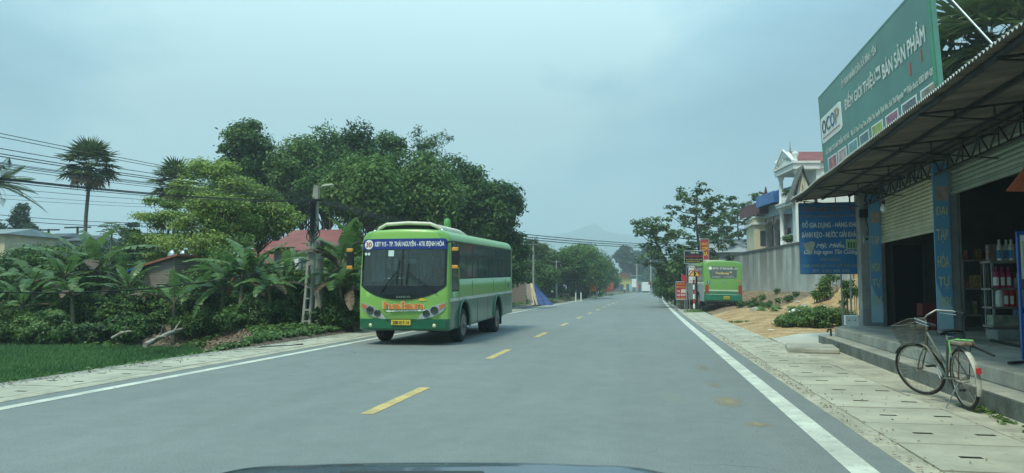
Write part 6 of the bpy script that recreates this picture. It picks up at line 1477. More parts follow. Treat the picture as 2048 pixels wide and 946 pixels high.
# small dark lean-to roof left of it
T = Thing('shed', 'lower red roofed shed left of the grey walled house', 'shed', base_at(505, 41)); q = at(480, 500, 41); g = MB(); g.box(q.x, q.x+3.0, q.y, q.y+3, .1, 2.6); T.part('wall', g, PLASTER)
g = MB(); g.add([(q.x-.3, q.y-.3, 2.55), (q.x+3.3, q.y-.3, 2.55), (q.x+3.3, q.y+3, 4.1), (q.x-.3, q.y+3, 4.1), (q.x-.3, q.y-.3, 2.6), (q.x+3.3, q.y-.3, 2.6), (q.x+3.3, q.y+3, 4.15), (q.x-.3, q.y+3, 4.15)], [(0, 3, 2, 1), (4, 5, 6, 7), (0, 1, 5, 4), (1, 2, 6, 5), (2, 3, 7, 6), (3, 0, 4, 7)]); T.part('roof', g, REDROOF)

# brick shed with two steel tanks
bm_ = bpy.data.materials.new('brick'); bm_.use_nodes = True; nt = bm_.node_tree; b = nt.nodes['Principled BSDF']; b.inputs['Roughness'].default_value = .9
tc = N(nt, 'ShaderNodeTexCoord'); mp = N(nt, 'ShaderNodeMapping'); mp.inputs['Rotation'].default_value = (R(90), 0, 0); nt.links.new(tc.outputs['Object'], mp.inputs[0])
bt = N(nt, 'ShaderNodeTexBrick'); bt.inputs['Scale'].default_value = 1; bt.inputs['Brick Width'].default_value = .17; bt.inputs['Row Height'].default_value = .06; bt.inputs['Mortar Size'].default_value = .008
bt.inputs['Color1'].default_value = (.17, .13, .11, 1); bt.inputs['Color2'].default_value = (.24, .17, .13, 1); bt.inputs['Mortar'].default_value = (.25, .24, .21, 1); nt.links.new(mp.outputs[0], bt.inputs[0]); nt.links.new(bt.outputs[0], b.inputs['Base Color'])
q0 = at(290, 560, 26.8); q1 = at(356, 560, 26.8); zb = H(q0.x, q0.y)-.2
T = Thing('shed', 'small grey brown brick shed with a sloping red roof edge among the trees', 'shed', (q0.x, q0.y, zb)); zl, zh = ztop(535, 26.8), ztop(516, 26.8)
g = MB(); y0 = q0.y; g.add([(q0.x, y0, zb), (q1.x, y0, zb), (q1.x, y0, zh), (q0.x, y0, zl), (q0.x, y0+3, zb), (q1.x, y0+3, zb), (q1.x, y0+3, zh), (q0.x, y0+3, zl)], [(0, 1, 2, 3), (4, 7, 6, 5), (0, 3, 7, 4), (1, 5, 6, 2), (3, 2, 6, 7)])
g.box(q0.x+.1, q0.x+1.0, y0+1.2, y0+3, zl-.1, ztop(513, 28.2)); wl = T.part('wall', g, bm_)
g = MB(); a = Vector((q0.x-.35, y0-.18, zl-.05)); b2 = Vector((q1.x+.2, y0-.18, zh+.06)); g.add([a, b2, b2+Vector((0, 1.2, 0)), a+Vector((0, 1.2, 0)), a+Vector((0, 0, .08)), b2+Vector((0, 0, .08)), b2+Vector((0, 1.2, .08)), a+Vector((0, 1.2, .08))], [(0, 3, 2, 1), (4, 5, 6, 7), (0, 1, 5, 4), (1, 2, 6, 5), (2, 3, 7, 6), (3, 0, 4, 7)]); T.part('roof', g, mat('roof_edge_red', (.30, .11, .07), .7, .25, 5))
g = MB(); g.cbox(a+Vector((-.12, .3, -.05)), (.55, .7, .06), rot=Matrix.Rotation(R(-18), 3, 'Y')); T.part('blue_sheet', g, BLUE_P)
g = MB(); qv = at(333, 577, 26.7); g.box(qv.x-.35, qv.x+.1, y0-.03, y0-.005, qv.z-.2, qv.z+.2); vt = T.part('vent', g, BLACK)
g = MB()
for k in range(5): g.box(qv.x-.35, qv.x+.1, y0-.05, y0-.032, qv.z-.18+.085*k, qv.z-.15+.085*k)
T.part('slat', g, POLE_C, parent=vt)
for k, (u, r_) in enumerate(((346, .19), (368, .17))):
    q = at(u, 518, 28.6); g = MB(); zt = ztop(501, 28.6); g.lathe([(.03, zt-.6), (r_, zt-.55), (r_, zt-.12), (r_*.6, zt), (r_*.2, zt+.03)], (q.x, q.y, 0), 16); T = Thing('water_tank', ['shining steel water tank on the brick shed', 'second steel water tank, at the right beside the leaves'][k], 'water tank', (q.x, q.y, zt-.6)); T.part('tank', g, CHROME)
    g = MB()
    for j in range(4): an = j*math.pi/2+.5; g.tube([(q.x+r_*math.cos(an), q.y+r_*math.sin(an), zt-1.6), (q.x+r_*.9*math.cos(an), q.y+r_*.9*math.sin(an), zt-.5)], .02, 5)
    T.part('stand', g, STEEL)

# pale house at the left edge, dark roofs farther back
q0 = at(-120, 560, 55); q1 = at(28, 560, 55); T = Thing('house', 'pale yellow house with a grey green roof at the left edge', 'house', (q0.x, q0.y, 0)); ze = ztop(470, 55)
g = MB(); g.box(q0.x, q1.x, q0.y, q0.y+5, 0, ze); T.part('wall', g, CREAM); zt = ztop(457, 55)
g = MB(); g.add([(q0.x-.3, q0.y-.4, ze), (q1.x+.3, q0.y-.4, ze), (q1.x, q0.y+2.5, zt+.1), (q0.x, q0.y+2.5, zt+.1), (q1.x+.3, q0.y+5.3, ze), (q0.x-.3, q0.y+5.3, ze)], [(0, 1, 2, 3), (3, 2, 4, 5), (1, 4, 2), (0, 3, 5), (0, 5, 4, 1)]); T.part('roof', g, GREYROOF)
for k, (u0, u1, v0, v1, d) in enumerate(((70, 128, 464, 474, 70), (128, 192, 468, 482, 66), (216, 300, 472, 488, 95))):
    q0 = at(u0, 560, d); q1 = at(u1, 560, d); z1, z2 = ztop(v1, d), ztop(v0, d); T = Thing('house', 'distant low house with a dark roof, %s' % ['left of the fan palm trunk', 'behind the fan palm trunk', 'right of the papaya crown'][k], 'house', (q0.x, q0.y, 0)); g = MB(); g.box(q0.x, q1.x, q0.y, q0.y+4, 0, z1); T.part('wall', g, PLASTER)
    g = MB(); g.add([(q0.x-.3, q0.y-.4, z1), (q1.x+.3, q0.y-.4, z1), (q1.x-.3, q0.y+2, z2), (q0.x+.3, q0.y+2, z2), (q1.x+.3, q0.y+4.3, z1), (q0.x-.3, q0.y+4.3, z1)], [(0, 1, 2, 3), (3, 2, 4, 5), (1, 4, 2), (0, 3, 5), (0, 5, 4, 1)]); T.part('roof', g, mat('dark_roof', (.07, .08, .09), .7, .2))
for k, (u, v) in enumerate(((93, 458), (151, 453))):
    q = at(u, 560, 80); z = ztop(v, 80); g = MB(); g.tube([(q.x, q.y, 0), (q.x, q.y, z)], .12, 7); g.cbox((q.x, q.y, z-.1), (2.6 if k == 0 else 3.2, .15, .15)); single('power_pole', g, WIRE, ['distant T shaped power pole above the dark roofs, left one', 'distant T shaped power pole beside the fan palm trunk'][k], 'pole', (q.x, q.y, 0))

# ------------------------------------------------------------ left, beyond the bus
q0 = at(1018, 600, 52); q1 = at(1052, 600, 58); g = MB(); T = Thing('wall', 'low grey block wall just behind the tail of the oncoming bus', 'wall', (q0.x, q0.y, 0))
x1 = q1.x; g.box(x1-6.5, x1, q1.y, q1.y+.15, -.1, ztop(567, 58)); T.part('blocks', g, bm_); g = MB(); g.box(x1-6.5, x1+.02, q1.y-.02, q1.y+.17, ztop(567, 58), ztop(567, 58)+.06); T.part('coping', g, POLE_C)
pw = ['leftmost, dark', 'second, grey', 'third, grey and thin', 'longest, pale', 'rightmost, pale and short']
for k, (u0, v0, u1, v1, m_) in enumerate(((1052, 568, 1060, 602, WOOD), (1056, 568, 1064, 603, WOOD), (1060, 572, 1066, 603, PALEWOOD), (1062, 567, 1075, 603, PALEWOOD), (1070, 590, 1079, 603, PALEWOOD))):
    a = at(u0, v0, 60.2); b = at(u1, v1, 58.4); b.z = .02; g = MB(); d3 = (b-a); L = d3.length; M = Matrix.Translation((a+b)/2) @ d3.to_track_quat('Z', 'Y').to_matrix().to_4x4(); g.box(-.11, .11, -.02, .02, -L/2, L/2, 0, M)
    single('plank', g, m_, 'plank leaning on the block wall, %s' % pw[k], 'plank', tuple(b), group='planks leaning by the blue tarpaulin')
q = at(1068, 576, 60.0); zt = ztop(568, 60)
def tarp(u, v):
    s = 1-v; x = q.x+.05+.15*u+(1.5*v**1.15)*(.35+.65*u); y = q.y-.2-1.5*v*(1-.3*u)+.9*(1-u)*0; z = .03+(zt-.05)*(1-v)**1.05+.05*math.sin(u*9+v*5)*(1-v)
    return (x, y+.05*math.sin(u*13), max(.02, z))
g = MB(); g.grid(tarp, 16, 16); g.grid(lambda u, v: (tarp(u, v)[0], tarp(u, v)[1]+1.2*(1-abs(v-.5)), max(.01, tarp(u, v)[2]-.06)), 16, 16); single('tarpaulin', g, DARKBLUE, 'dark blue tarpaulin draped over a heap beside the leaning planks', 'tarpaulin', (q.x, q.y, 0))
q = gr(1100, 604); g = MB(); g.lathe([(.02, 0), (.26, .02), (.24, .14), (.12, .2), (.02, .21)], q, 14); single('red_sack', g, mat('sack_red', (.5, .10, .07), .8, .25, 6), 'small red bag on the ground at the foot of the blue tarpaulin', 'bag', tuple(q))

def motorbike(label, loc, rz, sc=1.0, body=(.05, .05, .06), rider=False):
    T = Thing('motorbike', label, 'motorbike', (0, 0, 0), Matrix.Translation(loc) @ Matrix.Rotation(rz, 4, 'Z')); r = .29
    for y in (0, 1.24):
        g = MB(); g.torus((0, y, r), r-.04, .045, 'X', 26, 8); w_ = T.part('wheel', g, RUBBER); g = MB(); g.torus((0, y, r), r-.085, .015, 'X', 20, 5)
        for k in range(5): a = k*2*math.pi/5; g.tube([(0, y, r), (0, y+(r-.08)*math.cos(a), r+(r-.08)*math.sin(a))], .012, 4)
        T.part('rim', g, STEEL, parent=w_)
    m_ = mat('bike_body_%d' % int(body[0]*100), body, .35, .1, 3, coat=.4); g = MB()
    g.add([(s*w_, y, z) for s in (-1, 1) for w_, y, z in ((.09, -.28, .72), (.13, .1, .52), (.10, .45, .42), (.10, .8, .5), (.12, 1.0, .92), (.06, .92, .98), (.06, .72, .62), (.10, .45, .62), (.14, .2, .74))], [tuple(range(9)), tuple(range(17, 8, -1))]+[(i, (i+1) % 9, 9+(i+1) % 9, 9+i) for i in range(9)]); T.part('body', g, m_, bevel=.03)
    g = MB(); g.cbox((0, .08, .80), (.24, .66, .09)); T.part('saddle', g, BLACK, bevel=.03)
    g = MB(); g.tube([(-.06, 1.22, r), (-.06, 1.0, .88)], .02, 6); g.tube([(.06, 1.22, r), (.06, 1.0, .88)], .02, 6); g.tube([(-.33, .88, 1.02), (-.1, .97, 1.04), (.1, .97, 1.04), (.33, .88, 1.02)], .014, 6); T.part('handlebar', g, BLACK)
    g = MB(); g.lathe([(.02, 1.14), (.09, 1.10), (.09, 1.0)], (0, 0, .96), 14, axis='Y'); T.part('headlight', g, CHROME)
    g = MB(); g.cbox((0, 1.26, .62), (.12, .30, .03), rot=Matrix.Rotation(R(-12), 3, 'X')); T.part('mudguard', g, m_)
    g = MB(); g.lathe([(.04, -.25), (.05, .1), (.03, .35)], (.15, 0, .3), 10, axis='Y'); T.part('exhaust', g, CHROME)
    for s in (-1, 1):
        g = MB(); g.tube([(s*.25, .92, 1.03), (s*.30, .90, 1.2)], .006, 4); g.lathe([(.05, .895), (.05, .91)], (s*.30, 0, 1.22), 10, axis='Y'); T.part('mirror', g, BLACK)
    return T
q = gr(1106, 601); motorbike('dark motorbike parked on the left shoulder beside the blue tarpaulin, white helmet on it', (q.x, q.y, 0), R(70))
g = MB(); g.lathe([(.12, 0), (.135, .06), (.13, .14), (.09, .21), (.02, .24)], (q.x-.1, q.y+.1, .86), 14); single('helmet', g, WHITE_P, 'white helmet resting on the parked motorbike', 'helmet', (q.x-.1, q.y+.1, .86))
q = gr(1128, 601); T = Thing('handcart', 'flat handcart with thin wheels standing behind the parked motorbike', 'cart', (q.x, q.y, 0)); g = MB(); g.cbox((q.x, q.y, .68), (1.0, .6, .07)); T.part('bed', g, WOOD)
for s in (-1, 1): g = MB(); g.torus((q.x+.1, q.y+s*.36, .33), .31, .02, 'Y', 22, 5); g.tube([(q.x+.1, q.y+s*.36, .33), (q.x+.1, q.y+s*.36, .68)], .02, 4); T.part('wheel', g, RUBBER)
g = MB(); g.tube([(q.x-.45, q.y, .65), (q.x-1.0, q.y, .25)], .025, 5); g.tube([(q.x-.4, q.y, .65), (q.x-.45, q.y, .02)], .025, 5); T.part('handle', g, BLACK)
q = gr(1212, 590); q = Vector((q.x, q.y, 0)); motorbike('dark motorbike with a loaded red cover parked under the last hedge tree', q, R(20), body=(.12, .02, .02))
for k, (u, v, d, wd, hh, m_, lab) in enumerate(((1124, 578, 84, .45, .8, mat('blue_board', (.05, .12, .32), .6, .1), 'small blue board on a stake beyond the handcart'), (1115, 577, 84, .18, .45, WHITE_P, 'narrow white board on the roadside left of the blue one'), (1105, 531, 88, .9, 1.1, mat('light_blue', (.08, .22, .5), .6, .1), 'blue panel on the building front behind the hedge'))):
    q = at(u, v, d); g = MB(); g.box(q.x-wd/2, q.x+wd/2, q.y, q.y+.04, q.z-hh/2, q.z+hh/2); T = Thing('board', lab, 'sign', (q.x, q.y, H(q.x, q.y))); T.part('panel', g, m_); g = MB(); g.tube([(q.x, q.y+.06, H(q.x, q.y)), (q.x, q.y+.06, q.z+hh/2)], .03, 6); T.part('stake', g, STEEL)
# white building glimpsed behind the hedge
q = at(1092, 520, 95); T = Thing('house', 'white and grey building glimpsed between the trees beyond the tarpaulin', 'house', (q.x, q.y, 0)); g = MB(); g.box(q.x-2.2, q.x+1.6, q.y, q.y+6, 0, ztop(522, 95)); T.part('wall', g, PLASTER); g = MB(); g.box(q.x-2.3, q.x+1.0, q.y-.3, q.y+6.2, ztop(522, 95), ztop(508, 95)); T.part('upper_storey', g, WHITEW)
for k in range(3): g = MB(); g.box(q.x-1.9+k*1.1, q.x-1.3+k*1.1, q.y-.33, q.y-.303, ztop(519, 95), ztop(512, 95)); T.part('window', g, HOUSEGLASS)
q = at(1030, 560, 75); T = Thing('house', 'pale wall of a house showing between leaves just right of the bus tail', 'house', (q.x, q.y, 0)); g = MB(); g.box(q.x-1.6, q.x+1.1, q.y, q.y+5, 0, ztop(535, 75)); T.part('wall', g, WHITEW); g = MB(); g.box(q.x-1.8, q.x+1.3, q.y-.3, q.y+5.2, ztop(535, 75), ztop(533, 75)); T.part('roof', g, GREYROOF)
# hedge-like tree mass and far trees on the left
HD = 'trees in the dense roadside row ahead on the left'
for k, (u, v, d, rx, cb, m_, lab) in enumerate(((1160, 482, 95, 3.9, 1.3, 'mid', 'rounded bright tree, highest of the dense row ahead on the left'), (1190, 500, 125, 4.2, .8, 'mid', 'tree of the dense row nearest the road end, bright top'), (1138, 494, 84, 2.8, 1.8, 'dark', 'dark tree at the left end of the dense row above the motorbike'), (1206, 520, 150, 3.6, .5, 'dark', 'lowest dark tree closing the dense row by the far stalls'), (1172, 520, 102, 3.2, .6, 'dark', 'dark lower tree inside the dense row'))):
    b_ = base_at(u, d); tree('tree', lab, b_, ztop(v, d)-b_[2], cb, rx, 52, rx*.28, 300, .3, m_, HD, 200+k, .2, 'round', .75)
for k, (u, v, d, rx, m_, lab) in enumerate(((1038, 500, 66, 2.0, 'dark', 'dark bushy tree just behind the bus tail'), (1078, 518, 70, 2.4, 'mid', 'leafy green tree standing over the blue tarpaulin'), (1100, 560, 84, 1.8, 'mid', 'low green shrub behind the parked motorbike'), (1152, 576, 100, 2.0, 'dark', 'dark hedge shrub on the left verge past the motorbike'), (1183, 580, 122, 2.0, 'mid', 'low shrub on the left verge under the dense row'), (1058, 597, 63, 1.2, 'weed', 'low grassy shrub in front of the planks'))):
    b_ = base_at(u, d); tree('bush' if v > 550 else 'tree', lab, b_, ztop(v, d)-b_[2], .1 if v > 550 else .8, rx, 26, rx*.34, 300, .2, m_, None, 230+k, .08, 'round', cat='bush' if v > 550 else 'tree')
b_ = base_at(1078, 84); tree('tree', 'dark ragged tree rising behind the small fan palm', b_, ztop(482, 84), 1.0, 2.8, 40, .8, 260, .28, 'dark', None, 240, .15)
# far trees at the road end
FT = 'tall trees at the far end of the road'
for k, (u, v, d, rx, lab) in enumerate(((1252, 488, 250, 5.6, 'far tall tree, first from the left over the road end'), (1275, 500, 255, 5.0, 'far tall tree, second over the road end'), (1300, 492, 240, 5.4, 'far tall tree with the barest trunk over the road end'), (1328, 520, 230, 7.0, 'far broad tree on the right of the road end'), (1262, 530, 262, 7.0, 'far low tree behind the coloured shop'), (1318, 540, 222, 6.0, 'far low dark tree behind the road end pole'), (1350, 535, 150, 4.2, 'dark tree where the right verge meets the road end'))):
    b_ = base_at(u, d, 0); h = ztop(v, d); tree('tree', lab, b_, h, h*.45 if k < 3 else .8, rx*.8, 34, rx*.27, 170, .75, 'far', FT, 260+k, .5, 'round')
# far shops
cols_ = [(1238, 1262, 548, 40, (.55, .50, .15), 'yellow green'), (1262, 1284, 552, 40, (.25, .36, .26), 'pale green'), (1284, 1300, 562, 38, (.18, .20, .2), 'grey'), (1300, 1330, 564, 38, (.28, .25, .24), 'brown grey'), (1215, 1238, 560, 30, (.16, .15, .14), 'dark')]
for k, (u0, u1, v, w_, c, w2) in enumerate(cols_):
    d = 243-(k % 2)*2; a, b = at(u0, 576, d), at(u1, 576, d); z = ztop(v, d); T = Thing('shop_house', 'far %s shop front closing the road end' % w2, 'building', (a.x, a.y, 0)); g = MB(); g.box(a.x, b.x, a.y, a.y+8, 0, z); T.part('wall', g, mat('shopfront_'+w2.replace(' ', '_'), c, .8, .15))
    g = MB(); g.box(a.x-.2, b.x+.2, a.y-1.2, a.y+8.2, z, z+.3); T.part('roof', g, REDROOF if k in (3, 0) else GREYROOF)
    g = MB(); n = 2
    for j in range(n): w_ = (b.x-a.x)/n; g.box(a.x+w_*j+.4, a.x+w_*(j+1)-.4, a.y-.06, a.y-.01, .1, 2.6)
    T.part('doorway', g, mat('door_grey', (.08, .10, .14), .7, .3, 3))
    g = MB(); g.box(a.x+.3, b.x-.3, a.y-.16, a.y-.08, z-1.3, z-.3); T.part('shop_sign', g, [ORANGE_P, mat('sign_teal', (.1, .35, .3), .6, .1), BLUE_P, mat('sign_pink', (.45, .2, .18), .6, .1), BLACK][k])
for k, (u, v, d, wd, hh, m_, lab) in enumerate(((1268, 566, 200, 1.2, 2.2, WHITE_P, 'pale blue board on the far side of the junction'), (1262, 574, 205, 1.0, 1.6, mat('cyan_board', (.2, .5, .55), .6, .1), 'small cyan board at the far junction'), (1186, 572, 95, 1.0, 1.4, ORANGE_P, 'orange sign under the dense row of trees'), (1218, 574, 130, 1.6, 1.6, mat('red_orange', (.65, .12, .06), .6, .1), 'red and orange stall cloth by the far motorbike'), (1190, 566, 112, .8, 1.3, WHITE_P, 'white panel above the orange sign under the dense row'), (1272, 571, 210, 1.4, 1.4, mat('red_orange', (.65, .12, .06), .6, .1), 'tiny red flag at the junction'), (1295, 573, 215, 3.2, 2.6, WHITEW, 'pale gate panels at the far junction'))):
    q = at(u, v, d); g = MB(); g.box(q.x-wd/2, q.x+wd/2, q.y, q.y+.1, q.z-hh/2, q.z+hh/2); T = Thing('board', lab, 'sign', (q.x, q.y, 0)); T.part('panel', g, m_); g = MB()
    for s in (-1, 1): g.tube([(q.x+s*wd*.4, q.y+.15, -.05), (q.x+s*wd*.4, q.y+.15, q.z)], .06, 6)
    T.part('stake', g, STEEL)
# white kerb posts on the left verge
for k, (u, d) in enumerate(((1204, 100), (1162, 70), (1167, 95), (1172, 74))):
    q = at(u, 576, d); g = MB(); hz_ = 2.2 if k == 0 else 1.0; n = 6 if k == 0 else 1
    T = Thing('marker_post', ['tall black and white striped post by the last hedge tree', 'low white rail post on the left verge, nearest of three', 'low white rail post on the left verge, middle of three', 'low white rail post on the left verge, farthest of three'][k], 'post', (q.x, q.y, H(q.x, q.y)))
    for j in range(n): g.lathe([(.06, .0+j*hz_/n), (.06, (j+1)*hz_/n)], (q.x-.5, q.y, H(q.x, q.y)), 8, mi=j % 2)
    T.part('shaft', g, [WHITE_P, BLACK if n > 1 else WHITE_P])
# rider on the far road
q = at(1250, 576, 190); q = Vector((q.x, q.y, 0.004)); mb = motorbike('small motorbike with a rider in white far ahead on the road', q, R(175), body=(.05, .05, .06))
J = seated(arms_fwd=.5, lean=.12, hand_z=1.05, seat=.80, foot_z=.28, knee=(.2, .38, .72), foot_y=.3); pr = person('person', '', J, PE, [SKIN, WHITE_P, MATS['trousers'], BLACK], (0, 0, 0))
cloth_mats(pr, lambda c: 3 if c.z > 1.60 else (0 if c.z > 1.46 else (1 if c.z > .93 else 2))); pr.matrix_world = mb.e.matrix_basis @ Matrix.Translation((0, .12, 0)); tag(pr, 'person in a white shirt riding the motorbike far ahead on the road', 'person')

# ------------------------------------------------------------ right side beyond the shop
a = at(1612, 576, 42.7); b = at(1480, 576, 57.2); dd = (b-a); dd.z = 0; Lw = dd.length; dd.normalize(); e = a+dd*Lw*2.3; nn = Vector((dd.y, -dd.x, 0))
wm = bpy.data.materials.new('stained_wall'); wm.use_nodes = True; nt = wm.node_tree; bs = nt.nodes['Principled BSDF']; bs.inputs['Roughness'].default_value = .9; tc = N(nt, 'ShaderNodeTexCoord')
c1 = ramp(nt, noise(nt, tc.outputs['Object'], .9, 7, .65), [(.3, (.36, .39, .37)), (.7, (.54, .57, .54))])
sep = N(nt, 'ShaderNodeSeparateXYZ'); nt.links.new(tc.outputs['Object'], sep.inputs[0])
st = ramp(nt, noise(nt, tc.outputs['Object'], .8, 4, .6, (1, 1, .05)), [(.46, (0, 0, 0)), (.52, (1, 1, 1))]); hz = N(nt, 'ShaderNodeMapRange'); hz.inputs['From Min'].default_value = .3; hz.inputs['From Max'].default_value = 2.9; hz.inputs['To Max'].default_value = .75; nt.links.new(sep.outputs[2], hz.inputs[0])
mu = N(nt, 'ShaderNodeMath', operation='MULTIPLY'); nt.links.new(st, mu.inputs[0]); nt.links.new(hz.outputs[0], mu.inputs[1]); mxw = N(nt, 'ShaderNodeMix', data_type='RGBA'); nt.links.new(mu.outputs[0], mxw.inputs[0]); nt.links.new(c1, mxw.inputs[6]); mxw.inputs[7].default_value = (.17, .15, .12, 1); nt.links.new(mxw.outputs[2], bs.inputs['Base Color'])
T = Thing('boundary_wall', 'long grey rendered boundary wall with brown rain stains behind the parked bus', 'wall', (a.x, a.y, .6)); zt = 3.93
a0 = a-dd*6
g = MB()
def wq(z0, z1, t): return [a0, e, e+nn*t, a0+nn*t], z0, z1
def slabp(P4, z0, z1): g.prism([(p.x, p.y) for p in P4], lambda x, y: (x, y, z0), lambda x, y: (x, y, z1))
slabp([a0, e, e+nn*.22, a0+nn*.22], .3, zt); T.part('wall_body', g, wm)
g = MB(); slabp([a0-nn*.05, e-nn*.05, e+nn*.27, a0+nn*.27], zt, zt+.14); T.part('coping', g, mat('coping_dark', (.10, .11, .11), .9, .3))

# white villa
def vframe(u0, d0, u1, d1):
    A = at(u0, 576, d0); B = at(u1, 576, d1); ax = (B-A); ax.z = 0; L = ax.length; ax.normalize(); inn = Vector((ax.y, -ax.x, 0))
    if inn.x < 0: inn = -inn
    return Matrix(((inn.x, ax.x, 0, A.x), (inn.y, ax.y, 0, A.y), (0, 0, 1, 0), (0, 0, 0, 1))), L
# frame: x inwards (to the right), y along the facade (away)
M, L = vframe(1597, 50, 1562, 53.6); 
if M.determinant() < 0: pass
def zv2(v, d=50): return ztop(v, d)
T = Thing('villa', 'white three storey villa with columned balconies and a red roof behind the boundary wall', 'villa', (0, 0, 0), Matrix())
def tv(g): g.v = [tuple(M @ Vector(p)) for p in g.v]; return g
W = 9.0; z_e = zv2(337); g = MB(); g.box(1.4, W, 0, L, .5, z_e); T.part('wall', tv(g), WHITEW)
zb2, zb3 = zv2(490), zv2(398)
for z in (zb2, zb3): g = MB(); g.box(-.15, 1.4, -.15, L+.15, z-.28, z); g.box(-.22, 1.4, -.22, L+.22, z-.08, z); T.part('balcony_slab', tv(g), WHITEW)
for z0, z1 in ((.5, zb2-.28), (zb2, zb3-.28), (zb3, z_e-.05)):
    for y in (.12, L-.12):
        g = MB(); g.lathe([(.2, z0), (.2, z0+.12), (.15, z0+.16), (.14, z1-.3), (.2, z1-.22), (.24, z1)], (.15, y, 0), 14); T.part('column', tv(g), WHITEW)
for z in (zb2, zb3):
    g = MB(); g.box(.04, .22, .3, L-.3, z+.75, z+.85); g.box(.05, 1.4, -.02, .12, z+.75, z+.85); g.box(.04, .22, .3, L-.3, z, z+.1); g.box(.05, 1.4, -.02, .12, z, z+.1); n = 12
    for k in range(n): y = .38+(L-.76)*k/(n-1); g.lathe([(.05, z+.1), (.09, z+.3), (.04, z+.5), (.06, z+.75)], (.13, y, 0), 8)
    for k in range(5): g.lathe([(.05, z+.1), (.09, z+.3), (.04, z+.5), (.06, z+.75)], (.35+k*.22, .05, 0), 8)
    T.part('balustrade', tv(g), WHITEW)
g = MB(); g.box(-.2, 1.6, -.2, L+.2, z_e-.05, z_e+.42); g.box(-.3, 1.6, -.3, L+.3, z_e+.34, z_e+.48); g.box(1.6, W, -.12, L+.2, z_e, z_e+.4); T.part('entablature', tv(g), WHITEW)
zp = zv2(294); g = MB(); g.add([(-.12, -.1, z_e+.48), (-.12, L+.1, z_e+.48), (-.12, L/2, zp), (.25, -.1, z_e+.48), (.25, L+.1, z_e+.48), (.25, L/2, zp)], [(0, 1, 2), (3, 5, 4), (0, 2, 5, 3), (1, 4, 5, 2), (0, 3, 4, 1)])
for s, y in ((1, -.2), (-1, L+.2)):
    g.tube([(-.2, y, z_e+.5), (-.2, L/2, zp+.1)], .09, 5)
pd = T.part('pediment', tv(g), WHITEW); g = MB()
for k in range(7): g.torus((-.16, L/2+(k-3)*.42, z_e+.66+.22*(3-abs(k-3))*.5), .09, .03, 'X', 12, 5)
T.part('relief', tv(g), mat('relief_grey', (.5, .52, .52), .8, .1), parent=pd)
for y in (-.05, L+.05): g = MB(); g.lathe([(.16, z_e+.48), (.16, z_e+.62), (.10, z_e+.7), (.24, z_e+.95), (.2, z_e+1.1), (.08, z_e+1.15), (.1, z_e+1.25)], (0, y, 0), 12); T.part('urn', tv(g), WHITEW)
g = MB(); g.add([(.2, -.3, z_e+.42), (W+.5, -.3, z_e+.42), (W+.5, L/2, zp), (.2, L/2, zp), (W+.5, L+.3, z_e+.42), (.2, L+.3, z_e+.42)], [(0, 1, 2, 3), (3, 2, 4, 5), (0, 5, 4, 1), (1, 4, 2), (0, 3, 5)]); T.part('roof', tv(g), REDROOF)
g = MB(); g.lathe([(.08, zp), (.04, zp+.3), (.01, zp+.75)], (0.3, L/2, 0), 8); T.part('spike', tv(g), STEEL)
for z0, z1 in ((zb2, zb3-.3), (zb3, z_e)):
    g = MB(); g.add([(1.37, y, z) for y, z in [(L/2-.6, z0), (L/2+.6, z0)]+[(L/2+.6*math.cos(R(t)), z1-.95+.6*math.sin(R(t))) for t in range(0, 181, 20)]], [tuple(range(12))]); dr1 = T.part('arched_door', tv(g), HOUSEGLASS)
    g = MB(); g.box(2.2, 3.2, -.03, -.005, z0+.9, z1-.7); wn = T.part('window', tv(g), HOUSEGLASS); g = MB(); g.box(2.1, 3.3, -.08, -.031, z0+.78, z0+.9); g.box(2.67, 2.73, -.06, -.031, z0+.9, z1-.7); T.part('sill', tv(g), WHITEW, parent=wn)
# the lower gable wing in front of it
q = at(1640, 576, 46.5); q0 = at(1586, 576, 48.4); q1 = at(1634, 576, 48.2); zg0, zg1 = ztop(402, 48.4), ztop(338, 48.4); T = Thing('gabled_house', 'pale gabled house wing with dark roof edges between the villa and the awning', 'house', (q0.x, q0.y, .5)); ax = (q1-q0); ax.z = 0; ax.normalize(); dp_ = Vector((-ax.y, ax.x, 0)); wdt = (q1-q0).length
def gq(s, z, dpt=0): p = q0+ax*s+dp_*dpt; return (p.x, p.y, z)
g = MB(); g.add([gq(.3, .5), gq(wdt, .5), gq(wdt, zg0), gq(wdt/2, zg1-.1), gq(.3, zg0), gq(.3, .5, .9), gq(wdt, .5, .9), gq(wdt, zg0, .9), gq(wdt/2, zg1-.1, .9), gq(.3, zg0, .9)], [(0, 1, 2, 3, 4), (9, 8, 7, 6, 5), (0, 4, 9, 5), (1, 6, 7, 2)]); T.part('wall', g, WHITEW)
g = MB()
for s0, s1 in ((-.1, wdt/2), (wdt+.1, wdt/2)): g.add([gq(s0, zg0-.15, -.35), gq(s1, zg1, -.35), gq(s1, zg1, 1.1), gq(s0, zg0-.15, 1.1), gq(s0, zg0+.05, -.35), gq(s1, zg1+.2, -.35), gq(s1, zg1+.2, 1.1), gq(s0, zg0+.05, 1.1)], [(0, 3, 2, 1), (4, 5, 6, 7), (0, 1, 5, 4), (0, 4, 7, 3), (1, 2, 6, 5), (2, 3, 7, 6)])
T.part('roof', g, mat('gable_edge', (.13, .13, .12), .8, .3)); g = MB()
for s in (.35, .65): g.tube([gq(wdt*.5, zg1-.5, -.1), gq(wdt*s, zg0-.2, -.1)], .07, 5)
T.part('trim', g, CREAM)
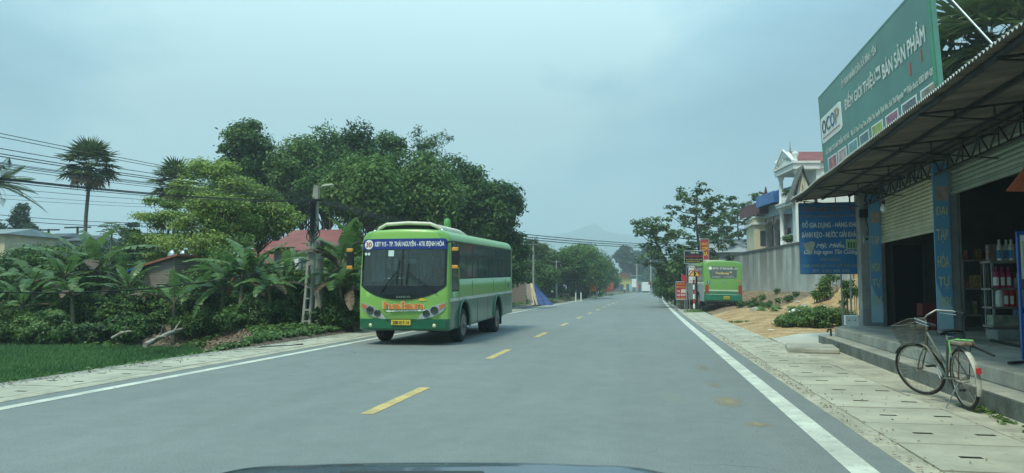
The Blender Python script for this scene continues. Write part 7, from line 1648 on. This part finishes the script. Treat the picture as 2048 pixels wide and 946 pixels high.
# plants on the villa balconies
for k, (u, v, d) in enumerate(((1578, 482, 50.2), (1592, 480, 49.6), (1612, 478, 49.4), (1580, 386, 50.3))):
    p = at(u, v, d); P, Nn, rd = clump_leaves(np.array([(p.x+random.uniform(-.3, .3), p.y, p.z+random.uniform(-.2, .3)) for _ in range(5)]), .24, 70, .8); T = Thing('potted_plant', 'green plant on the villa balcony, %s' % ['lower balcony left end', 'lower balcony middle', 'lower balcony right end', 'upper balcony'][k], 'plant', (p.x, p.y, p.z-.6)); leaf_obj('foliage', P, Nn, .16, .06, rd, LM['dark'], T.e, (p.x, p.y, p.z-.6))
    g = MB(); g.lathe([(.10, -.62), (.16, -.3), (.17, -.28)], p, 10); T.part('pot', g, mat('terracotta', (.28, .12, .07), .85, .15))

# older house with arches, blue and dark red canopies
M2, L2 = vframe(1568, 56, 1520, 61.5); M = M2; zt_ = ztop(425, 56); T = Thing('arched_house', 'older pale blue grey house with arches under blue and dark red sheet canopies', 'house', (0, 0, 0), Matrix()); lb = mat('pale_blue_wall', (.42, .52, .56), .85, .12)
g = MB(); g.box(.8, 8, 0, L2, .5, zt_); T.part('wall', tv(g), lb)
g = MB(); zs = ztop(428, 56); zf = ztop(497, 56)
n = 3; bay = L2/n
for k in range(n+1): g.box(0, .3, k*bay-.14, k*bay+.14, .5, zs-.9)
for k in range(n):
    y0_ = k*bay+.14; y1_ = (k+1)*bay-.14; pts = [(y0_, zs), (y0_, zs-.9)]+[((y0_+y1_)/2-(y1_-y0_)/2*math.cos(R(t)), zs-.9+.62*math.sin(R(t))) for t in range(15, 166, 15)]+[(y1_, zs-.9), (y1_, zs)]
    g.prism(pts, lambda a, b: (0, a, b), lambda a, b: (.3, a, b))
T.part('arcade', tv(g), mat('arch_stone', (.36, .31, .27), .85, .2))
g = MB()
for k in range(n): g.box(.74, .79, k*bay+.45, (k+1)*bay-.45, zf-.4, zs-1.0)
T.part('doorway', tv(g), HOUSEGLASS)
g = MB(); g.box(-.15, 1, -.15, L2+.15, zs, zs+.22); g.box(-.1, 0.1, -.1, L2+.1, zs+.22, zs+.9); g.box(-.1, 4, -.15, -.0, zs+.22, zs+.9); T.part('parapet', tv(g), lb)
g = MB(); g.add([(-.05, L2*.55, zs+.9), (-.05, L2*.95, zs+.9), (-.05, L2*.95, zs+2.3), (-.3, L2*.95, zs+.9), (2.6, L2*.6, zs+.9), (2.6, L2*.6, zs+1.1), (-.05, L2*.9, zs+2.4)], [(0, 1, 2), (0, 4, 5, 2), (2, 5, 6)]); T.part('stair_gable', tv(g), PLASTER)
zc1, zc0 = ztop(366, 56), ztop(392, 56)
def canopy(nm, y0_, y1_, x0_, x1_, zlo, zhi, m_, skirt):
    g = MB(); g.add([(x0_, y0_, zlo), (x0_, y1_, zlo), (x1_, y1_, zhi), (x1_, y0_, zhi), (x0_, y0_, zlo+.06), (x0_, y1_, zlo+.06), (x1_, y1_, zhi+.06), (x1_, y0_, zhi+.06)], [(0, 1, 2, 3), (4, 7, 6, 5), (0, 4, 5, 1), (0, 3, 7, 4), (1, 5, 6, 2), (3, 2, 6, 7)])
    g.box(x0_-.03, x0_+.02, y0_, y1_, zlo-skirt, zlo+.1)
    g.box(x0_, x1_+.1, y0_-.03, y0_+.02, zlo-skirt, zlo+.08); return T.part(nm, tv(g), m_)
canopy('canopy', -1.2, L2*.52, -1.0, 4.5, zc0+.15, zc1+.75, BLUEROOF, .75)
canopy('canopy', L2*.5, L2+2.4, -.8, 4.0, zc0-.25, zc0+.7, DREDROOF, .8)
g = MB()
for y in (.2, L2*.5, L2*.98): g.tube([(.1, y, zs+.8), (-.2, y, zc0)], .05, 6); g.tube([(.1, y, zs+1.4), (-.8, y+.2, zc0)], .03, 5)
T.part('canopy_post', tv(g), STEEL)
g = MB(); g.lathe([(.1, zc0+.5), (.16, zc0+.7), (.03, zc0+1.3)], (.2, L2*.75, 0), 8); g.lathe([(.1, zc1+.5), (.16, zc1+.8), (.03, zc1+1.4)], (2.2, .2, 0), 8); T.part('finial', tv(g), DREDROOF)
q = at(1523, 576, 60.5); T = Thing('cream_house', 'narrow cream house front with a tall dark window at the left of the arches', 'house', (q.x, q.y, .5)); z1 = ztop(436, 60); g = MB(); g.box(q.x-.55, q.x+.85, q.y-.6, q.y+4, .5, z1); T.part('wall', g, CREAM); g = MB(); g.box(q.x-.75, q.x+.95, q.y-.8, q.y+4, z1-.55, z1-.4); g.box(q.x-.65, q.x+.9, q.y-.7, q.y+4, z1, z1+.12); T.part('cornice', g, WHITEW); g = MB(); g.box(q.x-.1, q.x+.5, q.y-.63, q.y-.605, ztop(492, 60), ztop(462, 60)); T.part('window', g, HOUSEGLASS)
# grey roofed barn behind the broad-leaved trees
q0, q1 = at(1425, 576, 75), at(1512, 576, 75); T = Thing('barn', 'long building with a pale grey sheet roof behind the thin trees over the parked bus', 'building', (q0.x, q0.y, .3)); z0_, z1_ = ztop(505, 75), ztop(480, 80); g = MB(); g.box(q0.x, q1.x+3, q0.y, q0.y+8, .2, z0_); T.part('wall', g, PLASTER)
g = MB(); g.add([(q0.x-.3, q0.y-.4, z0_), (q1.x+3, q0.y-.4, z0_), (q1.x+3, q0.y+4, z1_), (q0.x-.3, q0.y+4, z1_), (q1.x+3, q0.y+8.3, z0_), (q0.x-.3, q0.y+8.3, z0_)], [(0, 1, 2, 3), (3, 2, 4, 5), (0, 5, 4, 1), (0, 3, 5), (1, 4, 2)]); T.part('roof', g, mat('barn_roof', (.30, .33, .34), .6, .1))
# small far houses on the right verge
for k, (u0, u1, v, d, lab) in enumerate(((1322, 1345, 548, 135, 'small white gatehouse with a dark awning on the right verge ahead'), (1300, 1322, 560, 165, 'low red roofed shop on the far right verge'))):
    a_, b2_ = at(u0, 576, d), at(u1, 576, d); z = ztop(v+8, d); T = Thing('kiosk', lab, 'building', (a_.x, a_.y, 0)); g = MB(); g.box(a_.x, b2_.x, a_.y, a_.y+4, 0, z); T.part('wall', g, WHITEW); g = MB(); g.box(a_.x-.3, b2_.x+.3, a_.y-.4, a_.y+4.3, z, z+.5); T.part('roof', g, REDROOF); g = MB(); g.box(a_.x-.5, b2_.x+.1, a_.y-1.6, a_.y-.02, 2.1, 2.25); T.part('awning', g, BLUE_P if k == 0 else DREDROOF); g = MB(); g.box(a_.x+.5, b2_.x-.4, a_.y-.05, a_.y-.01, .1, 2.0); T.part('doorway', g, MATS['door_grey'])

# signs by the right verge
def board(nm, lab, u0, u1, v0, v1, d, m_, rows, legs=True, rz=0, inner=None):
    A = at(u0, v1, d); B = at(u1, v0, d); x0, x1, z0, z1 = A.x, B.x, A.z, B.z; c = ((x0+x1)/2, A.y, 0); zg = H(c[0], c[1]); ax = at(u1, v1, d)-A; ax.z = 0; L_ = ax.length; ax.normalize(); nn_ = Vector((ax.y, -ax.x, 0))
    def f(off): return lambda a, b: (A+ax*a*L_+nn_*off+Vector((0, 0, b*(z1-z0))))
    T = Thing(nm, lab, 'sign', (c[0], c[1], zg)); g = MB(); g.prism([(0, 0), (1, 0), (1, 1), (0, 1)], f(0), f(-.08)); pn = T.part('panel', g, m_)
    for s, a0_, a1_, b0_, b1_, mm in rows: g = MB(); letters(g, s, a0_, a1_, b0_, b1_, f(.012), .03); T.part('lettering', g, mm, parent=pn)
    if inner:
        for (a0_, a1_, b0_, b1_, mm) in inner: g = MB(); rect(g, a0_, a1_, b0_, b1_, f(.006)); T.part('field', g, mm, parent=pn)
    g = MB()
    for a in ((.12, .88) if legs else ()): p = f(-.1)(a, 1); g.tube([(p.x, p.y, zg-.1), (p.x, p.y, z1)], .035, 6); 
    if legs: T.part('leg', g, STEEL)
    g = MB(); 
    for P4 in ([(0, 0), (1, 0)], [(1, 0), (1, 1)], [(1, 1), (0, 1)], [(0, 1), (0, 0)]): g.tube([f(.0)(*P4[0]), f(.0)(*P4[1])], .03, 5)
    T.part('frame', g, GALV); return T
redd = mat('sign_red', (.45, .035, .04), .5, .1, 3)
board('road_sign_board', 'dark signboard with white, red and yellow lettering above the parked bus, left', 1369, 1407, 502, 527, 47, mat('sign_dark', (.012, .02, .03), .5, .1), [('Dịch Vụ', .34, .74, .78, .93, WHITE_P), ('NHÀ NGHỈ HOA SỮA', .05, .97, .50, .70, redd), ('ĂN UỐNG CƠM PHỞ', .07, .93, .27, .38, YELLOW_P), ('NHẬN ĐẶT CỖ BÀN', .09, .8, .10, .21, YELLOW_P)])
board('tall_sign_board', 'tall red signboard with yellow lettering standing above the parked bus roof', 1401, 1418, 478, 520, 50, redd, [('PHỞ', .2, .85, .7, .86, YELLOW_P), ('CƠM', .2, .85, .46, .62, YELLOW_P), ('BIA', .2, .85, .2, .38, YELLOW_P)])
board('white_sign_board', 'white notice board with red lettering behind the warning triangle', 1377, 1399, 530, 566, 46.5, WHITE_P, [('NHÀ NGHỈ', .06, .6, .86, .92, BLACK), ('Qu', .08, .6, .5, .72, redd), ('ĂN SÁNG', .1, .8, .1, .16, redd)], inner=[(.6, .98, .8, .98, mat('photo_panel', (.2, .25, .15), .6, .4, 12))])
board('red_sign_board', 'red roadside board with yellow and white lettering on the right shoulder', 1352, 1373, 564, 599, 44, redd, [('RỬA XE', .12, .9, .86, .95, YELLOW_P), ('BƠM VÁ XE ĐẠP', .08, .95, .66, .76, YELLOW_P), ('VÁ', .1, .4, .42, .54, WHITE_P), ('XE ĐẠP', .08, .92, .17, .32, WHITE_P), ('XE MÁY', .1, .9, .03, .12, YELLOW_P)], inner=[(.5, .93, .38, .58, mat('white_field', (.6, .6, .55), .6, .1))])
board('low_dark_board', 'low dark board with pale lettering near the road end on the right', 1325, 1343, 577, 588, 78, mat('sign_dark', (.012, .02, .03), .5, .1), [('CƠM PHỞ', .1, .9, .55, .85, redd), ('BÌNH DÂN', .1, .9, .2, .4, WHITE_P)])
board('yellow_side_board', 'pale yellow board beside the low dark board on the right shoulder', 1320, 1325, 577, 590, 78, mat('pale_yellow', (.6, .6, .25), .6, .1), [])
# red flag
q = at(1363, 563, 44); T = Thing('flag', 'small red flag on a stick above the red roadside board', 'flag', (q.x, q.y, q.z)); g = MB(); g.grid(lambda u, v: (q.x+.02+.28*u, q.y+.04*math.sin(u*6+v), q.z+.05+.45*v-.22*u), 8, 6); T.part('cloth', g, redd, recalc=False); g = MB(); g.tube([q, q+Vector((0, 0, .62))], .012, 5); T.part('stick', g, STEEL)
# warning triangle on a red and white post with a signal lamp
q = gr(1388, 600, .28); q = at(1388, 600, 43.0); zg = H(q.x, q.y); T = Thing('warning_sign', 'yellow triangular traffic light warning sign on a red and white striped post', 'road sign', (q.x, q.y, zg)); g = MB(); z1 = ztop(541, 43); n = 9
for j in range(n): g.lathe([(.055, zg+(z1-zg)*j/n), (.055, zg+(z1-zg)*(j+1)/n)], (q.x, q.y, 0), 10, mi=j % 2)
T.part('post', g, [RED_P, WHITE_P]); a_, b2_, c_ = at(1376, 553, 42.8), at(1402, 553, 42.8), at(1389, 537, 42.8)
def tri(sc, off): cc = (a_+b2_+c_)/3; return [cc+(p-cc)*sc+Vector((0, -off, 0)) for p in (a_, b2_, c_)]
g = MB(); t0, t1 = tri(1.0, .06), tri(1.0, .02); g.add(t0+t1, [(0, 1, 2), (5, 4, 3), (0, 3, 4, 1), (1, 4, 5, 2), (2, 5, 3, 0)]); tp_ = T.part('triangle', g, RED_P); g = MB(); g.add(tri(.72, .066), [(0, 1, 2)]); T.part('field', g, YELLOW_P, parent=tp_)
cc = (a_+b2_+c_)/3; g = MB(); g.box(cc.x-.05, cc.x+.05, cc.y-.074, cc.y-.068, cc.z-.14, cc.z+.17); g.box(cc.x-.09, cc.x+.09, cc.y-.074, cc.y-.068, cc.z-.0, cc.z+.05); T.part('symbol', g, BLACK, parent=tp_)
g = MB(); p = at(1393, 572, 43.4); zg2 = H(p.x, p.y); g.tube([(p.x, p.y, zg2), (p.x, p.y, ztop(552, 43.4))], .06, 6); single('dark_post', g, BLACK, 'dark post just right of the striped sign post', 'post', (p.x, p.y, zg2))
# dark shed behind the signs
q0, q1 = at(1372, 576, 52), at(1400, 576, 52); T = Thing('shed', 'dark open shed behind the roadside boards next to the parked bus', 'shed', (q0.x, q0.y, .2)); g = MB(); g.box(q0.x, q1.x+.5, q0.y+1.5, q0.y+4, .1, 2.4); T.part('wall', g, mat('shed_dark', (.05, .055, .05), .9, .2)); g = MB(); g.box(q0.x-.3, q1.x+.7, q0.y-.5, q0.y+4.2, 2.4, 2.5); T.part('roof', g, mat('dark_roof', (.07, .08, .09), .7, .2))

# broad-leaved open trees on the right
def open_tree(label, u, vtop, d, spread, nb, per, seed, lsz=.42, m_='broad', lean=0):
    r = random.Random(seed); b_ = base_at(u, d); T = Thing('broadleaf_tree', label, 'tree', b_); z0 = b_[2]; h = ztop(vtop, d)-z0; g = MB(); base = Vector(b_); C = []
    tops_ = base+Vector((lean, 0, h*.92)); tr = [base, base.lerp(tops_, .35)+Vector((.15, 0, 0)), base.lerp(tops_, .7)+Vector((-.1, 0, 0)), tops_]; g.tube(tr, [.16, .12, .07, .025], 8)
    def pt(t): t *= 3; i = min(2, int(t)); return tr[i].lerp(tr[i+1], t-i)
    for k in range(nb):
        t = .30+.66*k/nb; az = k*2.399; sp = spread*(1.0-.55*abs(t-.5)*1.6)*r.uniform(.75, 1.1); d_ = Vector((math.cos(az), math.sin(az), r.uniform(.35, .8))); q = pt(t); e_ = q+Vector((d_.x*sp, d_.y*sp, d_.z*sp*.62)); mid = q.lerp(e_, .5)+Vector((0, 0, -.12*sp)); g.tube([q, mid, e_], [.05, .035, .015], 5)
        for j in range(4):
            s = .5+.5*j/3; pp = q.lerp(e_, s)+Vector((r.gauss(0, .28), r.gauss(0, .28), r.gauss(0, .16)-.1*math.sin(math.pi*s)*sp*.3)); C.append(pp); g.tube([q.lerp(mid, min(1, s*1.2)) if s < .5 else mid.lerp(e_, (s-.5)*2), pp], .012, 4)
    T.part('trunk', g, BARK); P, Nn, rd = clump_leaves(np.array([tuple(c) for c in C]), .40, int(per*1.3), .55, 1.0, .2); ln = lsz*(.7+.6*rng.random(len(P))); leaf_obj('crown', P, Nn, ln, ln*.6, rd, LM[m_], T.e, b_, droop=.3); return T
open_tree('tall open broad leaved tree behind the roadside boards on the right', 1398, 358, 52, 2.5, 24, 20, 5, .27)
open_tree('spreading open broad leaved tree leaning over the road on the right', 1368, 420, 50, 2.0, 20, 20, 6, .27, lean=-2.3)
open_tree('second open broad leaved tree between the boards and the blue canopy', 1480, 386, 78, 4.4, 30, 30, 8, .36)
open_tree('thinner open tree beside the parked bus roof', 1440, 425, 80, 2.8, 16, 20, 9, .36)
for k, (u, v, d, rx, m_, lab) in enumerate(((1350, 505, 60, 1.7, 'dark', 'dense dark tree behind the red board on the right'), (1372, 492, 57, 1.5, 'mid', 'dense green tree behind the dark signboard'), (1335, 535, 70, 1.6, 'dark', 'low dark tree at the left of the red flag'), (1392, 520, 56, 1.3, 'dark', 'dark foliage behind the warning triangle'))):
    b_ = base_at(u, d); tree('tree', lab, b_, ztop(v, d)-b_[2], .5, rx, 34, rx*.32, 280, .2, m_, None, 300+k, .1, 'round')
# bush with small pale flowers by the pad, sapling, verge shrubs
def low_bush(label, pts, rad, per, m_, name='bush', ls=.09, group=None, flowers=0):
    c0 = pts[0]; T = Thing(name, label, 'bush', tuple(c0), None, group); P, Nn, rd = clump_leaves(np.array(pts), rad, per, .8, .6, .3); ln = ls*(.7+.6*rng.random(len(P))); leaf_obj('foliage', P, Nn, ln, ln*.55, rd, LM[m_], T.e, tuple(c0))
    g = MB()
    for p in pts: g.tube([(p[0], p[1], H(p[0], p[1])-.05), (p[0], p[1], p[2])], .012, 4)
    T.part('stems', g, BARK)
    if flowers:
        q = P[rng.choice(len(P), flowers)]+np.array([0, -.03, .03]); leaf_obj('blossoms', q, rng.normal(size=(flowers, 3))+[0, -.6, 1], .055, .05, rng.random(flowers), leaf_mat('petal', (.5, .5, .35), (.75, .75, .6)), T.e, tuple(c0))
    return T
pts = []
for k in range(80):
    u = random.uniform(1562, 1722); p = gr(u, 652, .05); hh = .12+.45*math.sin(math.pi*min(1, max(0, (u-1545)/215)))**1.2; p = p+Vector((random.uniform(-.1, .2), random.uniform(-.1, 1.1), 0)); pts.append((p.x, p.y, H(p.x, p.y)+random.uniform(.08, hh)))
low_bush('wide leafy bush with small pale flowers between the yard and the concrete pad', pts, .22, 210, 'mid', flowers=150)
p = at(1703, 590, 23.5); low_bush('young sapling behind the white box under the blue board', [(p.x+random.gauss(0, .12), p.y+random.gauss(0, .12), p.z+random.gauss(0, .2)) for _ in range(9)], .15, 110, 'dark', 'sapling', .09)
low_bush('dark green creeper clump hanging down the orange earth mound', [(at(1640+random.gauss(0, 9)+(.5*(590-vv)), vv, 36.5).x, at(1640, vv, 36.5).y, at(1640, vv, 36.5).z) for vv in [random.uniform(553, 598) for _ in range(26)]], .2, 130, 'mid', 'creeper', .12)
for k, (u, v, d, n_, sp, lab) in enumerate(((1500, 592, 44.5, 9, .6, 'dark weeds against the stained wall beside the parked bus'), (1540, 588, 40, 16, .8, 'dark green weeds at the wall foot right of the parked bus'), (1390, 605, 41.5, 7, .25, 'low weeds in front of the parked bus wheel by the shoulder'), (1575, 600, 36, 8, .7, 'thin grass tuft in the middle of the orange yard edge'))):
    q = at(u, v, d); pts = []
    for _ in range(n_): x, y = q.x+random.gauss(0, sp), q.y+random.gauss(0, .4); pts.append((x, y, H(x, y)+random.uniform(.03, .25 if k < 2 else .12)))
    low_bush(lab, pts, .22, 110, 'dark' if k < 2 else 'weed', 'bush', .12)
# dry brush on the mound
pts = []
for k in range(900):
    u = random.uniform(1640, 1735); d = random.uniform(38, 43); q = at(u, 576, d); pts.append((q.x, q.y, H(q.x, q.y)+random.uniform(0, .35)))
P = np.array(pts); Nn = rng.normal(size=(len(P), 3)); o = leaf_obj('dry_brush', P, Nn, .5, .035, rng.random(len(P)), LM['dry']); tag(o, 'tangle of dry brush on top of the orange earth mound', 'brush', kind='stuff')
# rubbish in the yard
for k, (u, v, d, s, m_, lab) in enumerate(((1588, 601, 34.5, .34, WHITE_P, 'crumpled white sack lying in the yard, largest of the rubbish'), (1578, 592, 37, .30, mat('cyan_scrap', (.35, .5, .5), .6, .1), 'flat pale blue sheet scrap in the yard'), (1549, 595, 36.5, .22, WHITE_P, 'small white scrap left of the sack in the yard'), (1541, 630, 24.8, .14, WHITE_P, 'small white paper on the bare orange earth'), (1596, 586, 38.5, .25, mat('cyan_scrap', (.35, .5, .5), .6, .1), 'pale blue scrap farther back by the wall foot'), (1512, 604, 36.5, .35, POLE_C, 'grey rubble lump behind the parked bus corner'), (1608, 592, 36.5, .3, POLE_C, 'grey rubble lump beside the creeper'))):
    q = at(u, v, d); z = H(q.x, q.y)+.01; g = MB()
    def lump(a, b): an = 2*math.pi*a; rr = .7*s*math.sin(math.pi*min(1, .02+b*.5))*(1+.25*math.sin(an*3+k)+.18*math.sin(an*5+b*6)); return (q.x+rr*math.cos(an), q.y+rr*.7*math.sin(an), z+s*(.5 if 'sack' in lab or 'rubble' in lab else .12)*math.cos(math.pi*.5*b)*(1+.2*math.sin(an*2)))
    g.grid(lump, 12, 5); single('rubbish', g, m_, lab, 'rubbish', (q.x, q.y, z), group='rubbish in the yard')
for k, (u, v) in enumerate(((1482, 641), (1560, 628), (1520, 672), (1440, 652))):
    q = gr(u, v, .02); c = np.array([(q.x+random.gauss(0, .25), q.y+random.gauss(0, .12), H(q.x, q.y)+.02) for _ in range(14)]); P, Nn, rd = clump_leaves(c, .08, 24, .5, .8, .2); o = leaf_obj('grass_tuft', P, Nn, .09, .04, rd, LM['weed']); tag(o, 'small grass tuft on the bare earth, %s' % ['by the drain covers', 'in the middle of the yard', 'at the pad edge', 'nearest the parked bus'][k], 'grass')
# small weeds in the joint at the steps and below the bicycle
c = [];
for _ in range(60):
    y = random.uniform(7.2, 9.5); a_ = Matrix.Rotation(SF, 4, 'Z') @ Vector((3.33-abs(random.gauss(0, .12)), y, .01)); c.append(tuple(a_))
P, Nn, rd = clump_leaves(np.array(c), .05, 12, .4, 1.0, .2); o = leaf_obj('weeds', P, Nn, .045, .025, rd, LM['weed']); tag(o, 'tiny weeds in the joint between the apron and the lowest step under the bicycle', 'plants', kind='stuff')
# leaves and grit on the shoulder
n = 900; ys = rng.uniform(2, 30, n); xs = 1.95+np.abs(rng.normal(0, .12, n))+np.where(rng.random(n) < .3, rng.uniform(0, 1.4, n), 0); P = np.stack([xs, ys, np.full(n, .024)], 1); Nn = rng.normal(size=(n, 3))*.3; Nn[:, 2] += 1; o = leaf_obj('leaf_litter', P, Nn, .035, .02, rng.random(n), LM['dry']); tag(o, 'dry leaf crumbs and grit along the right gutter', 'litter', kind='stuff')
n = 700; ys = rng.uniform(4, 28, n); xs = -8.9+np.abs(rng.normal(0, .25, n)); P = np.stack([xs, ys, np.full(n, .02)], 1); Nn = rng.normal(size=(n, 3))*.3; Nn[:, 2] += 1; o = leaf_obj('leaf_litter', P, Nn, .05, .025, rng.random(n), LM['dry']); tag(o, 'dry leaf crumbs along the left shoulder', 'litter', kind='stuff')

# ------------------------------------------------------------ the car the photograph was taken from: its bonnet
T = Thing('car', 'dark blue grey bonnet of the car at the bottom edge of the view', 'car', (0, 0, 0), Matrix.Translation((0, 0, 0)) @ Matrix.Rotation(YAW, 4, 'Z'))
cpaint = mat('car_paint', (.03, .05, .08), .25, .08, 2, coat=.6)
def bon(u, v):
    x = -1.09+1.84*u; t = (u-.5)*2; y = .95+.78*v; z = 1.007-.012*v-.9*max(0, v-.88)**1.3-.17*abs(t)**3.0+.006*math.exp(-((abs(t)-.45)/.08)**2)
    return (x+.02, y, z-.021)
g = MB(); g.grid(bon, 48, 20)
edge = [bon(k/48, 1) for k in range(49)]; g.add(edge+[(x, y+.06, .45) for x, y, z in edge]+[(x, y-.02, .22) for x, y, z in edge], [(i, i+1, 50+i, 49+i) for i in range(48)]+[(49+i, 50+i, 99+i, 98+i) for i in range(48)], 0, True)
for uu in (0, 1):
    sd_ = [bon(uu, k/20) for k in range(21)]; g.add(sd_+[(x+(.03 if uu else -.03), y, .25) for x, y, z in sd_], [(i, i+1, 22+i, 21+i) for i in range(20)], 0, True)
T.part('bonnet', g, cpaint)
g = MB(); z0_ = .966
g.box(-.345, -.055, 1.30, 1.52, .93, .984); T.part('dash_reflection', g, BLACK, bevel=.006)  # black block added on the bonnet to stand for a dark dashboard reflection
g = MB(); g.box(-.98, .56, .80, .96, .80, .90); T.part('wiper_cowl', g, BLACK, bevel=.02)
for s in (-.85, .43):
    g = MB(); g.lathe([(.2, -.09), (.31, -.09), (.32, 0), (.31, .09), (.2, .09)], (s, 1.25, .32), 24, axis='X'); w_ = T.part('wheel', g, RUBBER); g = MB(); g.lathe([(.2, -.06), (.05, -.04), (.05, .04), (.2, .06)], (s, 1.25, .32), 16, axis='X'); T.part('rim', g, STEEL, parent=w_)
for s in (-.78, .36):
    g = MB(); g.cbox((s, 1.72, .62), (.3, .06, .14)); T.part('headlight', g, CHROME, bevel=.02)

# ------------------------------------------------------------ the air
hz = bpy.data.materials.new('haze_air'); hz.use_nodes = True; nt = hz.node_tree; nt.nodes.clear(); o = N(nt, 'ShaderNodeOutputMaterial'); pv = N(nt, 'ShaderNodeVolumePrincipled')
pv.inputs['Color'].default_value = (.80, .93, 1.0, 1); pv.inputs['Density'].default_value = HAZE_D; pv.inputs['Anisotropy'].default_value = .2; nt.links.new(pv.outputs[0], o.inputs['Volume'])
g = MB(); g.box(-3600, 3600, -450, 4300, -3.0, 262); hb_ = build('haze', g, hz); hb_['kind'] = 'stuff'
